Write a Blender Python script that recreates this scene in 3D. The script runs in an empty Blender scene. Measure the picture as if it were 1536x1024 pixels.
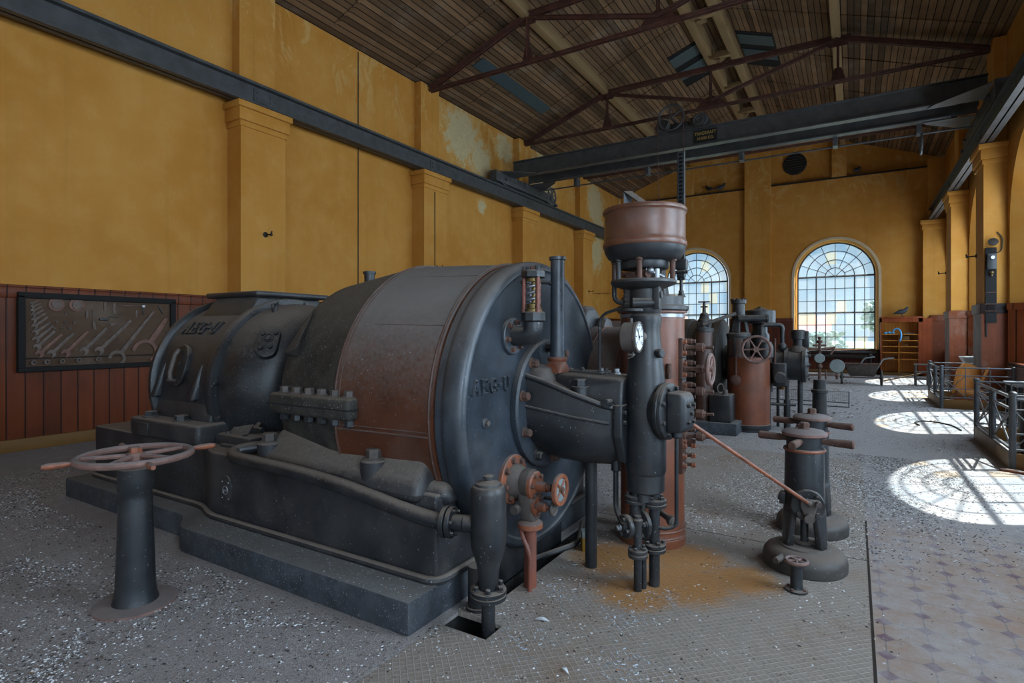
import bpy, bmesh, math, random
import numpy as np
from mathutils import Vector, Matrix, Quaternion
R = math.radians
PI = math.pi
random.seed(7)
rng = np.random.default_rng(11)
scene = bpy.context.scene
COL = scene.collection
ORI = {}          # world origin of each object

# ------------------------------------------------------------------ helpers
def V(*a):
    return Vector(a[0]) if len(a) == 1 else Vector(a)

def smooth_path(pts, k=6):
    P = [V(p) for p in pts]
    if len(P) < 3 or k < 2:
        return P
    out = []
    n = len(P)
    for i in range(n - 1):
        p0 = P[max(i - 1, 0)]; p1 = P[i]; p2 = P[i + 1]; p3 = P[min(i + 2, n - 1)]
        for j in range(k):
            t = j / k
            out.append(0.5 * ((2 * p1) + (p2 - p0) * t + (2 * p0 - 5 * p1 + 4 * p2 - p3) * t * t + (3 * p1 - p0 - 3 * p2 + p3) * t ** 3))
    out.append(P[-1])
    return out

def round_path(pts, rad, k=6):
    """polyline with rounded corners"""
    P = [V(p) for p in pts]
    out = [P[0]]
    for i in range(1, len(P) - 1):
        a, b, c = P[i - 1], P[i], P[i + 1]
        d1 = (a - b); d2 = (c - b)
        r = min(rad, d1.length * .48, d2.length * .48)
        s = b + d1.normalized() * r; e = b + d2.normalized() * r
        for j in range(k + 1):
            t = j / k
            out.append(s * (1 - t) ** 2 + b * 2 * t * (1 - t) + e * t * t)
    out.append(P[-1])
    return out

class MB:
    def __init__(s):
        s.b = bmesh.new()
    def _xf(s, vs, M):
        if M is not None:
            for v in vs: v.co = M @ v.co
    def box(s, c, size, bev=0.0, rot=None, seg=2):
        g = bmesh.ops.create_cube(s.b, size=1.0)
        vs = g['verts']
        for v in vs:
            v.co = Vector((v.co.x * size[0], v.co.y * size[1], v.co.z * size[2]))
        if bev > 0:
            es = list({e for v in vs for e in v.link_edges})
            r = bmesh.ops.bevel(s.b, geom=es, offset=min(bev, min(size) * .49), segments=seg, affect='EDGES', profile=.5)
            vs = list({v for f in r['faces'] for v in f.verts})
            # collect every vert of this island
            seen = set(vs); st = list(vs)
            while st:
                v = st.pop()
                for e in v.link_edges:
                    o = e.other_vert(v)
                    if o not in seen: seen.add(o); st.append(o)
            vs = list(seen)
        M = Matrix.Translation(V(c))
        if rot is not None: M = M @ rot.to_4x4()
        s._xf(vs, M)
        return s
    def b2(s, x0, x1, y0, y1, z0, z1, bev=0.0, seg=2):
        return s.box(((x0 + x1) / 2, (y0 + y1) / 2, (z0 + z1) / 2), (abs(x1 - x0), abs(y1 - y0), abs(z1 - z0)), bev, None, seg)
    def ringsweep(s, rings, cap0=True, cap1=True, closed=False):
        b = s.b
        VV = [[b.verts.new(p) for p in r] for r in rings]
        n = len(VV[0])
        m = len(VV)
        for i in range(m if closed else m - 1):
            A = VV[i]; B = VV[(i + 1) % m]
            for j in range(n):
                try: b.faces.new((A[j], A[(j + 1) % n], B[(j + 1) % n], B[j]))
                except ValueError: pass
        if not closed:
            if cap0: b.faces.new(list(reversed(VV[0])))
            if cap1: b.faces.new(VV[-1])
        return s
    def tube(s, pts, r, n=10, closed=False):
        P = [V(p) for p in pts]
        m = len(P)
        rs = r if isinstance(r, (list, tuple)) else [r] * m
        T = []
        for i in range(m):
            if closed: t = P[(i + 1) % m] - P[i - 1]
            elif i == 0: t = P[1] - P[0]
            elif i == m - 1: t = P[-1] - P[-2]
            else: t = (P[i + 1] - P[i]).normalized() + (P[i] - P[i - 1]).normalized()
            if t.length < 1e-9: t = Vector((0, 0, 1))
            T.append(t.normalized())
        up = Vector((0, 0, 1)) if abs(T[0].z) < .9 else Vector((1, 0, 0))
        u = T[0].cross(up).normalized()
        rings = []
        for i in range(m):
            u = (u - T[i] * u.dot(T[i]))
            u = u.normalized() if u.length > 1e-6 else T[i].orthogonal().normalized()
            w = T[i].cross(u)
            rings.append([P[i] + (u * math.cos(a) + w * math.sin(a)) * rs[i] for a in [2 * PI * j / n for j in range(n)]])
        return s.ringsweep(rings, closed=closed)
    def cyl(s, p0, p1, r0, r1=None, n=20):
        return s.tube([p0, p1], [r0, r0 if r1 is None else r1], n)
    def lathe(s, o, axis, prof, n=32):
        """prof: list of (radius, height along axis)"""
        o = V(o); a = V(axis).normalized()
        u = a.orthogonal().normalized(); w = a.cross(u)
        b = s.b
        rows = []
        for r, h in prof:
            if r < 1e-5: rows.append([b.verts.new(o + a * h)])
            else: rows.append([b.verts.new(o + a * h + (u * math.cos(t) + w * math.sin(t)) * r) for t in [2 * PI * j / n for j in range(n)]])
        for A, B in zip(rows, rows[1:]):
            if len(A) == 1 and len(B) == 1: continue
            for j in range(n):
                k = (j + 1) % n
                if len(A) == 1: b.faces.new((A[0], B[k], B[j]))
                elif len(B) == 1: b.faces.new((A[j], A[k], B[0]))
                else: b.faces.new((A[j], A[k], B[k], B[j]))
        if len(rows[0]) > 1: b.faces.new(list(reversed(rows[0])))
        if len(rows[-1]) > 1: b.faces.new(rows[-1])
        return s
    def torus(s, c, axis, Rm, r, n=40, m=10):
        a = V(axis).normalized(); u = a.orthogonal().normalized(); w = a.cross(u); c = V(c)
        pts = [c + (u * math.cos(t) + w * math.sin(t)) * Rm for t in [2 * PI * j / n for j in range(n)]]
        return s.tube(pts, r, m, closed=True)
    def sphere(s, c, r, sc=(1, 1, 1), rot=None, sub=3):
        g = bmesh.ops.create_icosphere(s.b, subdivisions=sub, radius=1.0)
        M = Matrix.Translation(V(c))
        if rot is not None: M = M @ rot.to_4x4()
        for v in g['verts']:
            v.co = M @ Vector((v.co.x * r * sc[0], v.co.y * r * sc[1], v.co.z * r * sc[2]))
        return s
    def hull(s, pts, bev=0.0, seg=3):
        t = bmesh.new()
        vs = [t.verts.new(p) for p in pts]
        g = bmesh.ops.convex_hull(t, input=vs)
        dead = [x for x in g['geom_interior'] if isinstance(x, bmesh.types.BMVert)]
        if dead: bmesh.ops.delete(t, geom=dead, context='VERTS')
        bmesh.ops.dissolve_limit(t, angle_limit=R(2), verts=t.verts[:], edges=t.edges[:])
        if bev > 0:
            bmesh.ops.bevel(t, geom=t.edges[:], offset=bev, segments=seg, affect='EDGES', profile=.5, clamp_overlap=True)
        return s._merge(t)
    def prism(s, poly, d, bev=0.0, seg=2):
        """poly: 3d polygon (any planar, may be concave); d: extrude vector"""
        t = bmesh.new()
        vs = [t.verts.new(p) for p in poly]
        f = t.faces.new(vs)
        g = bmesh.ops.extrude_face_region(t, geom=[f])
        nv = [x for x in g['geom'] if isinstance(x, bmesh.types.BMVert)]
        for v in nv: v.co += V(d)
        bmesh.ops.recalc_face_normals(t, faces=t.faces[:])
        if bev > 0:
            bmesh.ops.bevel(t, geom=t.edges[:], offset=bev, segments=seg, affect='EDGES', profile=.5, clamp_overlap=True)
        return s._merge(t)
    def _merge(s, t):
        me = bpy.data.meshes.new('tmp'); t.to_mesh(me); t.free()
        s.b.from_mesh(me); bpy.data.meshes.remove(me)
        return s
    def quad(s, *pts):
        s.b.faces.new([s.b.verts.new(p) for p in pts]); return s
    def build(s, name, mat, parent=None, ang=32, origin=None, recalc=True):
        if recalc: bmesh.ops.recalc_face_normals(s.b, faces=s.b.faces[:])
        o0 = ORI[parent.name] if parent is not None else (V(origin) if origin is not None else Vector((0, 0, 0)))
        if o0.length > 0:
            for v in s.b.verts: v.co -= o0
        me = bpy.data.meshes.new(name)
        s.b.to_mesh(me); s.b.free()
        me.materials.append(mat)
        me.polygons.foreach_set('use_smooth', [True] * len(me.polygons))
        me.set_sharp_from_angle(angle=R(ang))
        o = bpy.data.objects.new(name, me)
        COL.objects.link(o)
        if parent is not None:
            o.parent = parent
        else:
            o.location = o0
        ORI[o.name] = Vector(o0)
        return o

def tag(o, label=None, cat=None, group=None, kind=None):
    if label: o['label'] = label
    if cat: o['category'] = cat
    if group: o['group'] = group
    if kind: o['kind'] = kind
    return o

def thing(name, label, cat, loc=(0, 0, 0), group=None):
    o = bpy.data.objects.new(name, None)
    COL.objects.link(o)
    o.location = loc; o.empty_display_size = .1
    ORI[o.name] = V(loc)
    return tag(o, label, cat, group)

def dup(root, loc, rotz=None, label=None, group=None):
    r = root.copy(); COL.objects.link(r); r.location = loc
    if rotz is not None: r.rotation_euler = (0, 0, rotz)
    if label: r['label'] = label
    if group: r['group'] = group
    ORI[r.name] = V(loc)
    for ch in list(root.children):
        c = ch.copy(); COL.objects.link(c); c.parent = r
        for g in list(ch.children):
            d = g.copy(); COL.objects.link(d); d.parent = c
    return r

BOLT = {}
def bolt(parent, p, d, r, h, mat, name='bolt', washer=True):
    """hexagon headed bolt, base at world point p, pointing along d"""
    key = (round(r, 4), round(h, 4), mat.name, washer)
    if key not in BOLT:
        m = MB()
        if washer: m.lathe((0, 0, 0), (0, 0, 1), [(r * 1.3, -.002), (r * 1.3, h * .12), (r * 1.2, h * .16)], 16)
        m.lathe((0, 0, 0), (0, 0, 1), [(r, h * .1), (r, h * .88), (r * .82, h)], 6)
        bmesh.ops.recalc_face_normals(m.b, faces=m.b.faces[:])
        me = bpy.data.meshes.new(name); m.b.to_mesh(me); m.b.free(); me.materials.append(mat)
        BOLT[key] = me
    o = bpy.data.objects.new(name, BOLT[key]); COL.objects.link(o)
    o.parent = parent
    o.location = V(p) - ORI[parent.name]
    o.rotation_mode = 'QUATERNION'
    o.rotation_quaternion = V(d).to_track_quat('Z', 'Y') @ Quaternion((0, 0, 1), random.random() * 1.0)
    o.rotation_mode = 'XYZ'
    o.rotation_euler = (V(d).to_track_quat('Z', 'Y') @ Quaternion((0, 0, 1), random.random())).to_euler()
    ORI[o.name] = V(p)
    return o

def bolt_ring(parent, c, axis, rad, n, r, h, mat, a0=0.0, name='bolt'):
    a = V(axis).normalized(); u = a.orthogonal().normalized(); w = a.cross(u); c = V(c)
    for j in range(n):
        t = a0 + 2 * PI * j / n
        bolt(parent, c + (u * math.cos(t) + w * math.sin(t)) * rad, a, r, h, mat, name)

def text_mesh(body, size, depth, spacing=1.0):
    cu = bpy.data.curves.new('lettering', 'FONT')
    cu.body = body; cu.size = size; cu.extrude = depth / 2; cu.align_x = 'CENTER'; cu.align_y = 'CENTER'
    cu.space_character = spacing; cu.resolution_u = 3; cu.bevel_depth = min(depth * .15, size * .02); cu.offset = size * .012
    o = bpy.data.objects.new('lettering', cu); COL.objects.link(o)
    dg = bpy.context.evaluated_depsgraph_get(); dg.update()
    me = bpy.data.meshes.new_from_object(o.evaluated_get(dg))
    bpy.data.objects.remove(o); bpy.data.curves.remove(cu)
    me.materials.clear()
    return me

def add_text(name, body, size, depth, mat, parent, fn, spacing=1.0):
    """fn maps (x, y, z) of the flat lettering to a world point"""
    me = text_mesh(body, size, depth, spacing)
    o0 = ORI[parent.name]
    for v in me.vertices:
        v.co = V(fn(v.co.x, v.co.y, v.co.z)) - o0
    me.materials.append(mat)
    o = bpy.data.objects.new(name, me); COL.objects.link(o); o.parent = parent
    ORI[o.name] = V(o0)
    return o

# ------------------------------------------------------------------ materials
def lin(h):
    h = h.lstrip('#')
    c = [int(h[i:i + 2], 16) / 255 for i in (0, 2, 4)]
    return tuple(x / 12.92 if x <= .04045 else ((x + .055) / 1.055) ** 2.4 for x in c) + (1.0,)

class NT:
    def __init__(s, name):
        s.m = bpy.data.materials.new(name); s.m.use_nodes = True
        s.t = s.m.node_tree; s.t.nodes.clear()
        s.out = s.t.nodes.new('ShaderNodeOutputMaterial')
    def n(s, typ, **k):
        nd = s.t.nodes.new(typ)
        for a, b in k.items():
            if a.startswith('i_'):
                key = a[2:]
                key = int(key) if key.isdigit() else key.replace('_', ' ')
                s.set(nd, key, b)
            else: setattr(nd, a, b)
        return nd
    def set(s, nd, key, val):
        inp = nd.inputs[key]
        if isinstance(val, bpy.types.NodeSocket): s.t.links.new(val, inp)
        else: inp.default_value = val
    def math(s, op, a, b=0.0, clamp=False, c=None):
        nd = s.n('ShaderNodeMath', operation=op, use_clamp=clamp)
        s.set(nd, 0, a); s.set(nd, 1, b)
        if c is not None: s.set(nd, 2, c)
        return nd.outputs[0]
    def mix(s, f, a, b, typ='MIX'):
        nd = s.n('ShaderNodeMix', data_type='RGBA', blend_type=typ, clamp_factor=True)
        s.set(nd, 0, f); s.set(nd, 6, a); s.set(nd, 7, b)
        return nd.outputs[2]
    def ramp(s, f, a, b, lo=0.0, hi=1.0):
        nd = s.n('ShaderNodeMapRange', interpolation_type='SMOOTHSTEP', clamp=True)
        s.set(nd, 0, f); s.set(nd, 1, a); s.set(nd, 2, b); s.set(nd, 3, lo); s.set(nd, 4, hi)
        return nd.outputs[0]
    def noise(s, vec, scale, detail=4, rough=.55, dist=0.0):
        nd = s.n('ShaderNodeTexNoise', noise_dimensions='3D')
        s.set(nd, 'Vector', vec); s.set(nd, 'Scale', scale); s.set(nd, 'Detail', detail); s.set(nd, 'Roughness', rough); s.set(nd, 'Distortion', dist)
        return nd.outputs[0]
    def coord(s): return s.n('ShaderNodeTexCoord').outputs['Object']
    def pos(s): return s.n('ShaderNodeNewGeometry').outputs['Position']
    def nrm(s): return s.n('ShaderNodeNewGeometry').outputs['Normal']
    def sep(s, v):
        nd = s.n('ShaderNodeSeparateXYZ'); s.set(nd, 0, v); return nd.outputs
    def comb(s, x, y, z):
        nd = s.n('ShaderNodeCombineXYZ'); s.set(nd, 0, x); s.set(nd, 1, y); s.set(nd, 2, z); return nd.outputs[0]
    def scale(s, v, k):
        nd = s.n('ShaderNodeVectorMath', operation='MULTIPLY'); s.set(nd, 0, v); s.set(nd, 1, k); return nd.outputs[0]
    def white(s, v):
        nd = s.n('ShaderNodeTexWhiteNoise', noise_dimensions='3D'); s.set(nd, 'Vector', v); return nd.outputs[0]
    def bump(s, h, strength=.3, dist=.01, normal=None):
        nd = s.n('ShaderNodeBump'); s.set(nd, 'Height', h); s.set(nd, 'Strength', strength); s.set(nd, 'Distance', dist)
        if normal is not None: s.set(nd, 'Normal', normal)
        return nd.outputs[0]
    def bsdf(s, col, rough=.6, metal=0.0, spec=.5, normal=None):
        nd = s.n('ShaderNodeBsdfPrincipled')
        s.set(nd, 'Base Color', col); s.set(nd, 'Roughness', rough); s.set(nd, 'Metallic', metal); s.set(nd, 'Specular IOR Level', spec)
        if normal is not None: s.set(nd, 'Normal', normal)
        s.t.links.new(nd.outputs[0], s.out.inputs[0])
        return nd

def iron(name, base, rough=.45, dust=.75, dustcol='#6a645a', var=.35, rust=0.0, rustcol='#6b3a22', speck=.5, spec=.5, metal=0.0, streak=0.0, dlo=.25, dhi=.95, sc=1.0):
    """painted or bare iron with settled dust on upward faces, rust blotches and pale flecks"""
    t = NT(name); P = t.pos()
    n1 = t.noise(P, 5 * sc, 5); n2 = t.noise(P, 38 * sc, 4, .6)
    b = lin(base)
    dk = tuple(c * (1 - var) for c in b[:3]) + (1,); lt = tuple(min(1, c * (1 + var)) for c in b[:3]) + (1,)
    col = t.mix(t.ramp(n1, .3, .7), dk, lt)
    ro = t.math('MULTIPLY_ADD', n2, .3, c=rough - .15)
    if rust > 0:
        n3 = t.noise(P, 9 * sc, 6, .7)
        f = t.ramp(n3, .74 - rust * .4, .80 - rust * .3)
        col = t.mix(f, col, lin(rustcol)); ro = t.math('MAXIMUM', ro, t.math('MULTIPLY', f, .85))
    if streak > 0:
        S = t.noise(t.scale(P, (22, 22, 2.0)), 1.0, 4)
        col = t.mix(t.math('MULTIPLY', t.ramp(S, .5, .75), streak), col, lin(dustcol))
    if dust > 0:
        nz = t.sep(t.nrm())[2]
        nn = t.math('MULTIPLY_ADD', n2, .5, c=-.25)
        f = t.ramp(t.math('ADD', nz, nn), dlo, dhi)
        f = t.math('MULTIPLY', f, dust)
        film = t.math('MULTIPLY', t.ramp(t.noise(P, 3.0 * sc, 4), .42, .75), .14)
        f = t.math('MAXIMUM', f, film)
        dc = t.mix(n1, tuple(c * .75 for c in lin(dustcol)[:3]) + (1,), lin(dustcol))
        col = t.mix(f, col, dc)
        ro = t.math('ADD', ro, t.math('MULTIPLY', f, .45), True)
    if speck > 0:
        wob = t.n('ShaderNodeTexNoise'); t.set(wob, 'Vector', P); t.set(wob, 'Scale', 60.0)
        va_ = t.n('ShaderNodeVectorMath', operation='MULTIPLY_ADD'); t.set(va_, 0, wob.outputs['Color']); t.set(va_, 1, (.02, .02, .03)); t.set(va_, 2, P)
        vo = t.n('ShaderNodeTexVoronoi', feature='F1'); t.set(vo, 'Vector', t.scale(va_.outputs[0], (1.1, 1.1, .7))); t.set(vo, 'Scale', 120.0)
        w_ = t.white(t.scale(vo.outputs['Position'], (7.3, 7.3, 7.3)))
        keep = t.math('GREATER_THAN', w_, t.ramp(t.noise(P, 2.3, 4), .4, .75, 1 - .03 * speck, 1 - .16 * speck))
        d = t.math('MULTIPLY', t.math('LESS_THAN', vo.outputs['Distance'], .30), keep)
        col = t.mix(t.math('MULTIPLY', d, .6), col, lin('#9a9da2'))
    bm = t.bump(t.math('ADD', t.math('MULTIPLY', n2, .6), n1), .12, .006)
    t.bsdf(col, ro, metal, spec, bm)
    return t.m

def plain(name, col, rough=.7, var=.15, sc=20, metal=0.0, spec=.4, bump=.1):
    t = NT(name); P = t.coord(); n = t.noise(P, sc, 4)
    b = lin(col)
    c = t.mix(n, tuple(x * (1 - var) for x in b[:3]) + (1,), tuple(min(1, x * (1 + var)) for x in b[:3]) + (1,))
    t.bsdf(c, rough, metal, spec, t.bump(n, bump, .004))
    return t.m

M = {}
M['black'] = iron('black_painted_iron', '#1d1f22', .42, .9, '#756a60', .35, .10, '#4a2f22', .5)
M['disc'] = iron('blue_black_cover', '#2e343b', .38, .75, '#736c66', .35, .0, speck=.25, dlo=.1, dhi=.8)
M['lag'] = iron('rough_black_lagging', '#26231f', .7, .75, '#6b6052', .45, .12, '#57493a', 1.3, sc=2.0)
M['bed'] = iron('dusty_bed_iron', '#222326', .5, 1.0, '#7b7066', .3, .06, '#4a3a2c', .6, dlo=.24, dhi=1.0)
M['sheet'] = iron('red_brown_sheet', '#4b2817', .36, .95, '#787470', .22, .04, '#7d5a3c', .3, dlo=-.02, dhi=.8)
M['redpaint'] = iron('red_brown_paint', '#6c3a23', .42, .6, '#7a706a', .22, .10, '#83482a', .25)
M['bowlpaint'] = iron('worn_red_bowl_paint', '#5f3a29', .36, .5, '#8a8580', .25, .12, '#7d4630', .1)
M['brownpaint'] = iron('brown_paint', '#4a332a', .42, .75, '#7a706a', .25, .10, '#7c4a2c', .25)
M['rust'] = iron('rusted_iron', '#50352a', .75, .3, '#82786e', .35, .3, '#7d4a30', .15, sc=3)
M['orange'] = iron('orange_primer', '#7c452c', .55, .8, '#6f6a66', .3, .25, '#96502c', .1, sc=2.5)
M['greyiron'] = iron('grey_dusty_iron', '#4a423d', .6, .6, '#6d655d', .3, .3, '#8a4f30', .2, sc=2.5)
M['wheelrust'] = iron('dusty_rust_wheel', '#6f5148', .65, .8, '#77716f', .25, .3, '#9a4f34', .3, sc=2.5)
M['redrod'] = iron('red_oxide_rod', '#6e3a2a', .5, .3, '#7a706a', .2, .1, '#a8542a', .0)
M['steel'] = iron('worn_steel', '#8f9296', .35, .3, '#7a746c', .2, .12, '#7a4a30', .0, metal=.7)
M['brass'] = iron('dull_brass', '#6e5c38', .4, .25, '#7a746c', .2, .0, speck=0, metal=.8)
M['crane'] = iron('grey_crane_paint', '#3a3b3c', .5, .4, '#5a5650', .25, .05, '#4a3a30', .1)
M['truss'] = iron('oxide_red_truss', '#4a2a20', .6, .3, '#6a5a50', .3, .3, '#5e3526', .0)
M['rail'] = iron('railing_paint', '#43464b', .45, .45, '#85837f', .25, .12, '#6b4a36', .3)
M['concrete'] = iron('black_tarred_concrete', '#30343a', .7, .85, '#686663', .35, .15, '#4b4d50', 2.5, sc=2, dlo=.3, dhi=.8)
M['hook'] = plain('dark_hook_iron', '#241d18', .6)
M['pitdark'] = plain('sooty_pit_lining', '#1b1a19', .9)
M['capbase'] = iron('dusty_stand_base', '#34302d', .5, .95, '#6b6058', .3, .15, '#6a4630', .3)
M['paleplaster'] = plain('pale_window_plaster', '#b8a488', .8, .15, 5)
M['hookblack'] = plain('sooty_black_iron', '#17181a', .55)
M['dial'] = plain('white_dial', '#d6dade', .35, .05)
M['dialink'] = plain('dial_ink', '#16181a', .5)
M['blankdial'] = iron('grey_gauge_face', '#76807f', .5, .2, '#8a8a86', .15, .05, speck=.2)
M['alu'] = plain('pale_wrap_metal', '#8d9296', .45, .2, 15, .3)
M['ochre'] = plain('ochre_paint', '#6b4a1c', .6, .18, 6)
M['wood'] = plain('plain_timber', '#7d6446', .75, .2, 6)
M['shelfwood'] = None
M['rubber'] = plain('worn_rubber', '#3a3937', .8)
M['blueplastic'] = plain('blue_plastic', '#5ea6d8', .4, .1)
M['pigeon'] = plain('pigeon_plumage', '#2e3138', .7)
M['yellowtin'] = plain('yellow_tin', '#8a6a1c', .55, .2, 14)
M['leather'] = plain('tan_leather', '#a5682c', .6, .25, 10)
M['cable'] = plain('dark_cable', '#2a2622', .7)
M['letter'] = plain('faded_gold_lettering', '#8c7440', .6)
M['toolsteel'] = iron('dusty_tool_steel', '#5b4c43', .6, .5, '#6d655c', .3, .3, '#6b4430', .0, sc=3)
M['toolrust'] = iron('reddish_tool', '#69473a', .6, .3, '#6d655c', .2, .2, '#8a5238', .0, sc=3)
M['whitebit'] = plain('white_plastic', '#c9ccd0', .5)

def plaster():
    t = NT('ochre_yellow_plaster'); P = t.pos()
    n1 = t.noise(P, .55, 5, .6); n2 = t.noise(P, 2.2, 6, .65); n3 = t.noise(P, 45, 3)
    col = t.mix(t.ramp(n1, .3, .7), lin('#ab732a'), lin('#b68139'))
    col = t.mix(t.math('MULTIPLY', t.ramp(n2, .4, .85), .45), col, lin('#c39352'))
    st = t.noise(t.scale(P, (6, 6, .25)), 1.0, 4)
    col = t.mix(t.math('MULTIPLY', t.ramp(st, .5, .8), .25), col, lin('#8a6424'))
    z = t.sep(P)[2]
    # bare patches where the plaster has come off, and pale dried runs near the eaves
    tot = None
    for c, r in (((-9.5, 12.9, 7.2), 1.0), ((-9.5, 13.8, 6.75), .75), ((-9.5, 17.9, 7.3), 1.1), ((-9.5, 22.6, 7.1), 1.1), ((-9.5, 22.9, 6.1), .8), ((-9.5, 22.7, 5.0), .9), ((-9.5, 15.2, 7.5), .6), ((-9.5, 13.9, 5.4), .3)):
        nd = t.n('ShaderNodeVectorMath', operation='DISTANCE'); t.set(nd, 0, P); t.set(nd, 1, c)
        f = t.math('SUBTRACT', 1.0, t.math('DIVIDE', nd.outputs['Value'], r))
        tot = f if tot is None else t.math('MAXIMUM', tot, f)
    pn = t.noise(P, 4.2, 9, .78)
    peel = t.ramp(t.math('ADD', tot, t.math('MULTIPLY', t.math('SUBTRACT', pn, .5), 2.6)), .25, .30)
    rim = t.ramp(t.math('ADD', tot, t.math('MULTIPLY', t.math('SUBTRACT', pn, .5), 2.6)), -.2, .28)
    hi = t.ramp(z, 5.9, 7.6)
    run = t.noise(t.scale(P, (1.6, 1.6, .9)), 1.0, 7, .75, 1.2)
    col = t.mix(t.math('MULTIPLY', t.math('MULTIPLY', t.ramp(run, .52, .6), t.ramp(run, .7, .6)), t.math('MULTIPLY', hi, .35)), col, lin('#c8ab72'))
    col = t.mix(t.math('MULTIPLY', rim, .35), col, lin('#bfa46a'))
    pc = t.mix(t.noise(P, 14, 5, .7), lin('#96825c'), lin('#cbb98e'))
    col = t.mix(peel, col, pc)
    h = t.math('SUBTRACT', t.math('ADD', t.math('MULTIPLY', n3, .25), n2), t.math('MULTIPLY', peel, .9))
    t.bsdf(col, .75, 0, .25, t.bump(h, .16, .02))
    return t.m
M['plaster'] = plaster()

def boards(name, c1, c2, axis, width, rough=.5, groove=.035, dusty=0.0, gcol='#1c0f0a', rv=.55, grey_nx=0.0):
    """planks counted along one world axis (0=x 1=y), grain along the other direction"""
    t = NT(name); P = t.pos(); s = t.sep(P)
    q = t.math('DIVIDE', s[axis], width)
    idx = t.math('FLOOR', q); fr = t.math('FRACT', q)
    rnd = t.white(t.comb(idx, idx, idx))
    k = [1.5, 1.5, 1.5]; k[axis] = 14.0
    if axis == 0: k = [14, .8, 14]
    else: k = [14, 14, .8]
    g = t.noise(t.scale(P, tuple(k)), 1.0, 5, .6, .6)
    col = t.mix(g, lin(c1), lin(c2))
    col = t.mix(t.math('MULTIPLY', rnd, rv), col, lin(c1))
    if rv > .6: col = t.mix(t.math('MULTIPLY', t.math('GREATER_THAN', t.white(t.comb(t.math('MULTIPLY', idx, 1.7), 3.0, 5.0)), .82), .55), col, tuple(x * .3 for x in lin(c1)[:3]) + (1,))
    if grey_nx > 0:  # faces turned to -x are mixed towards bluish grey
        nx = t.sep(t.nrm())[0]
        col = t.mix(t.math('MULTIPLY', t.math('LESS_THAN', nx, -.8), t.math('MULTIPLY', t.ramp(t.noise(t.scale(P, (3, 3, .8)), 1.5, 5), .25, .6), grey_nx)), col, lin('#77808b'))
    big = t.noise(P, 1.3, 4)
    col = t.mix(t.math('MULTIPLY', t.ramp(big, .45, .75), .5), col, tuple(x * .55 for x in lin(c1)[:3]) + (1,))
    if dusty > 0:
        col = t.mix(t.math('MULTIPLY', t.ramp(t.noise(P, .9, 6, .7), .5, .72), dusty), col, lin('#8d8478'))
    e = t.math('ABSOLUTE', t.math('SUBTRACT', fr, .5))
    gr = t.ramp(e, .5 - groove * 1.6, .5 - groove * .5)
    col = t.mix(gr, col, lin(gcol))
    h = t.math('SUBTRACT', t.math('MULTIPLY', g, .2), gr)
    t.bsdf(col, rough, 0, .2, t.bump(h, .5, .012))
    return t.m
M['wains'] = boards('red_brown_wainscot_left', '#4c1f08', '#7c3a12', 1, .2, .42)
M['wainsx'] = boards('red_brown_wainscot_far', '#4a2216', '#6a3420', 0, .16, .45)
M['wainr'] = boards('red_brown_wainscot_right', '#552611', '#804220', 1, .22, .5, dusty=.3, grey_nx=.7)
M['ceil'] = boards('aged_plank_ceiling', '#57412d', '#9a7857', 0, .135, .8, .06, .3, '#0d0906', .85)
M['shelfwood'] = boards('orange_varnished_pine', '#b8701f', '#dc9a45', 0, .11, .4, .02)
M['cabwood'] = boards('red_varnished_cabinet', '#7a3418', '#a0542c', 0, .14, .4, .02)
M['toolboard'] = boards('brown_tool_panel', '#4b382b', '#5e4938', 0, 9.0, .75, .0, .25)

def purlin_mat():
    t = NT('pale_roof_timber'); P = t.pos()
    g = t.noise(t.scale(P, (12, .7, 12)), 1.0, 5)
    col = t.mix(g, lin('#755e40'), lin('#987c56'))
    t.bsdf(col, .8, 0, .3, t.bump(g, .2, .01)); return t.m
M['purlin'] = purlin_mat()

def floor_mat():
    t = NT('dusty_floor'); P = t.pos()
    n1 = t.noise(P, .7, 6, .65); n2 = t.noise(P, 6, 6, .7); n3 = t.noise(P, 60, 4, .7); n4 = t.noise(P, 160, 2, .6)
    col = t.mix(n1, lin('#8a807c'), lin('#a39b98'))
    col = t.mix(t.math('MULTIPLY', t.ramp(n2, .45, .7), .6), col, lin('#aca7a5'))
    col = t.mix(t.math('MULTIPLY', t.ramp(n3, .52, .66), t.math('MULTIPLY', t.ramp(n2, .3, .55), .85)), col, lin('#4c4846'))
    col = t.mix(t.math('MULTIPLY', t.ramp(n4, .57, .66), .75), col, lin('#c0c2c8'))
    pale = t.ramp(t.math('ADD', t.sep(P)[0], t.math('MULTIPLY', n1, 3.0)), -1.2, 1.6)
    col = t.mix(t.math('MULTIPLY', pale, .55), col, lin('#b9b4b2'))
    t.bsdf(col, .9, 0, .25, t.bump(t.math('ADD', t.math('ADD', n3, n4), t.math('MULTIPLY', n2, 1.5)), .9, .016)); return t.m
M['floor'] = floor_mat()

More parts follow.
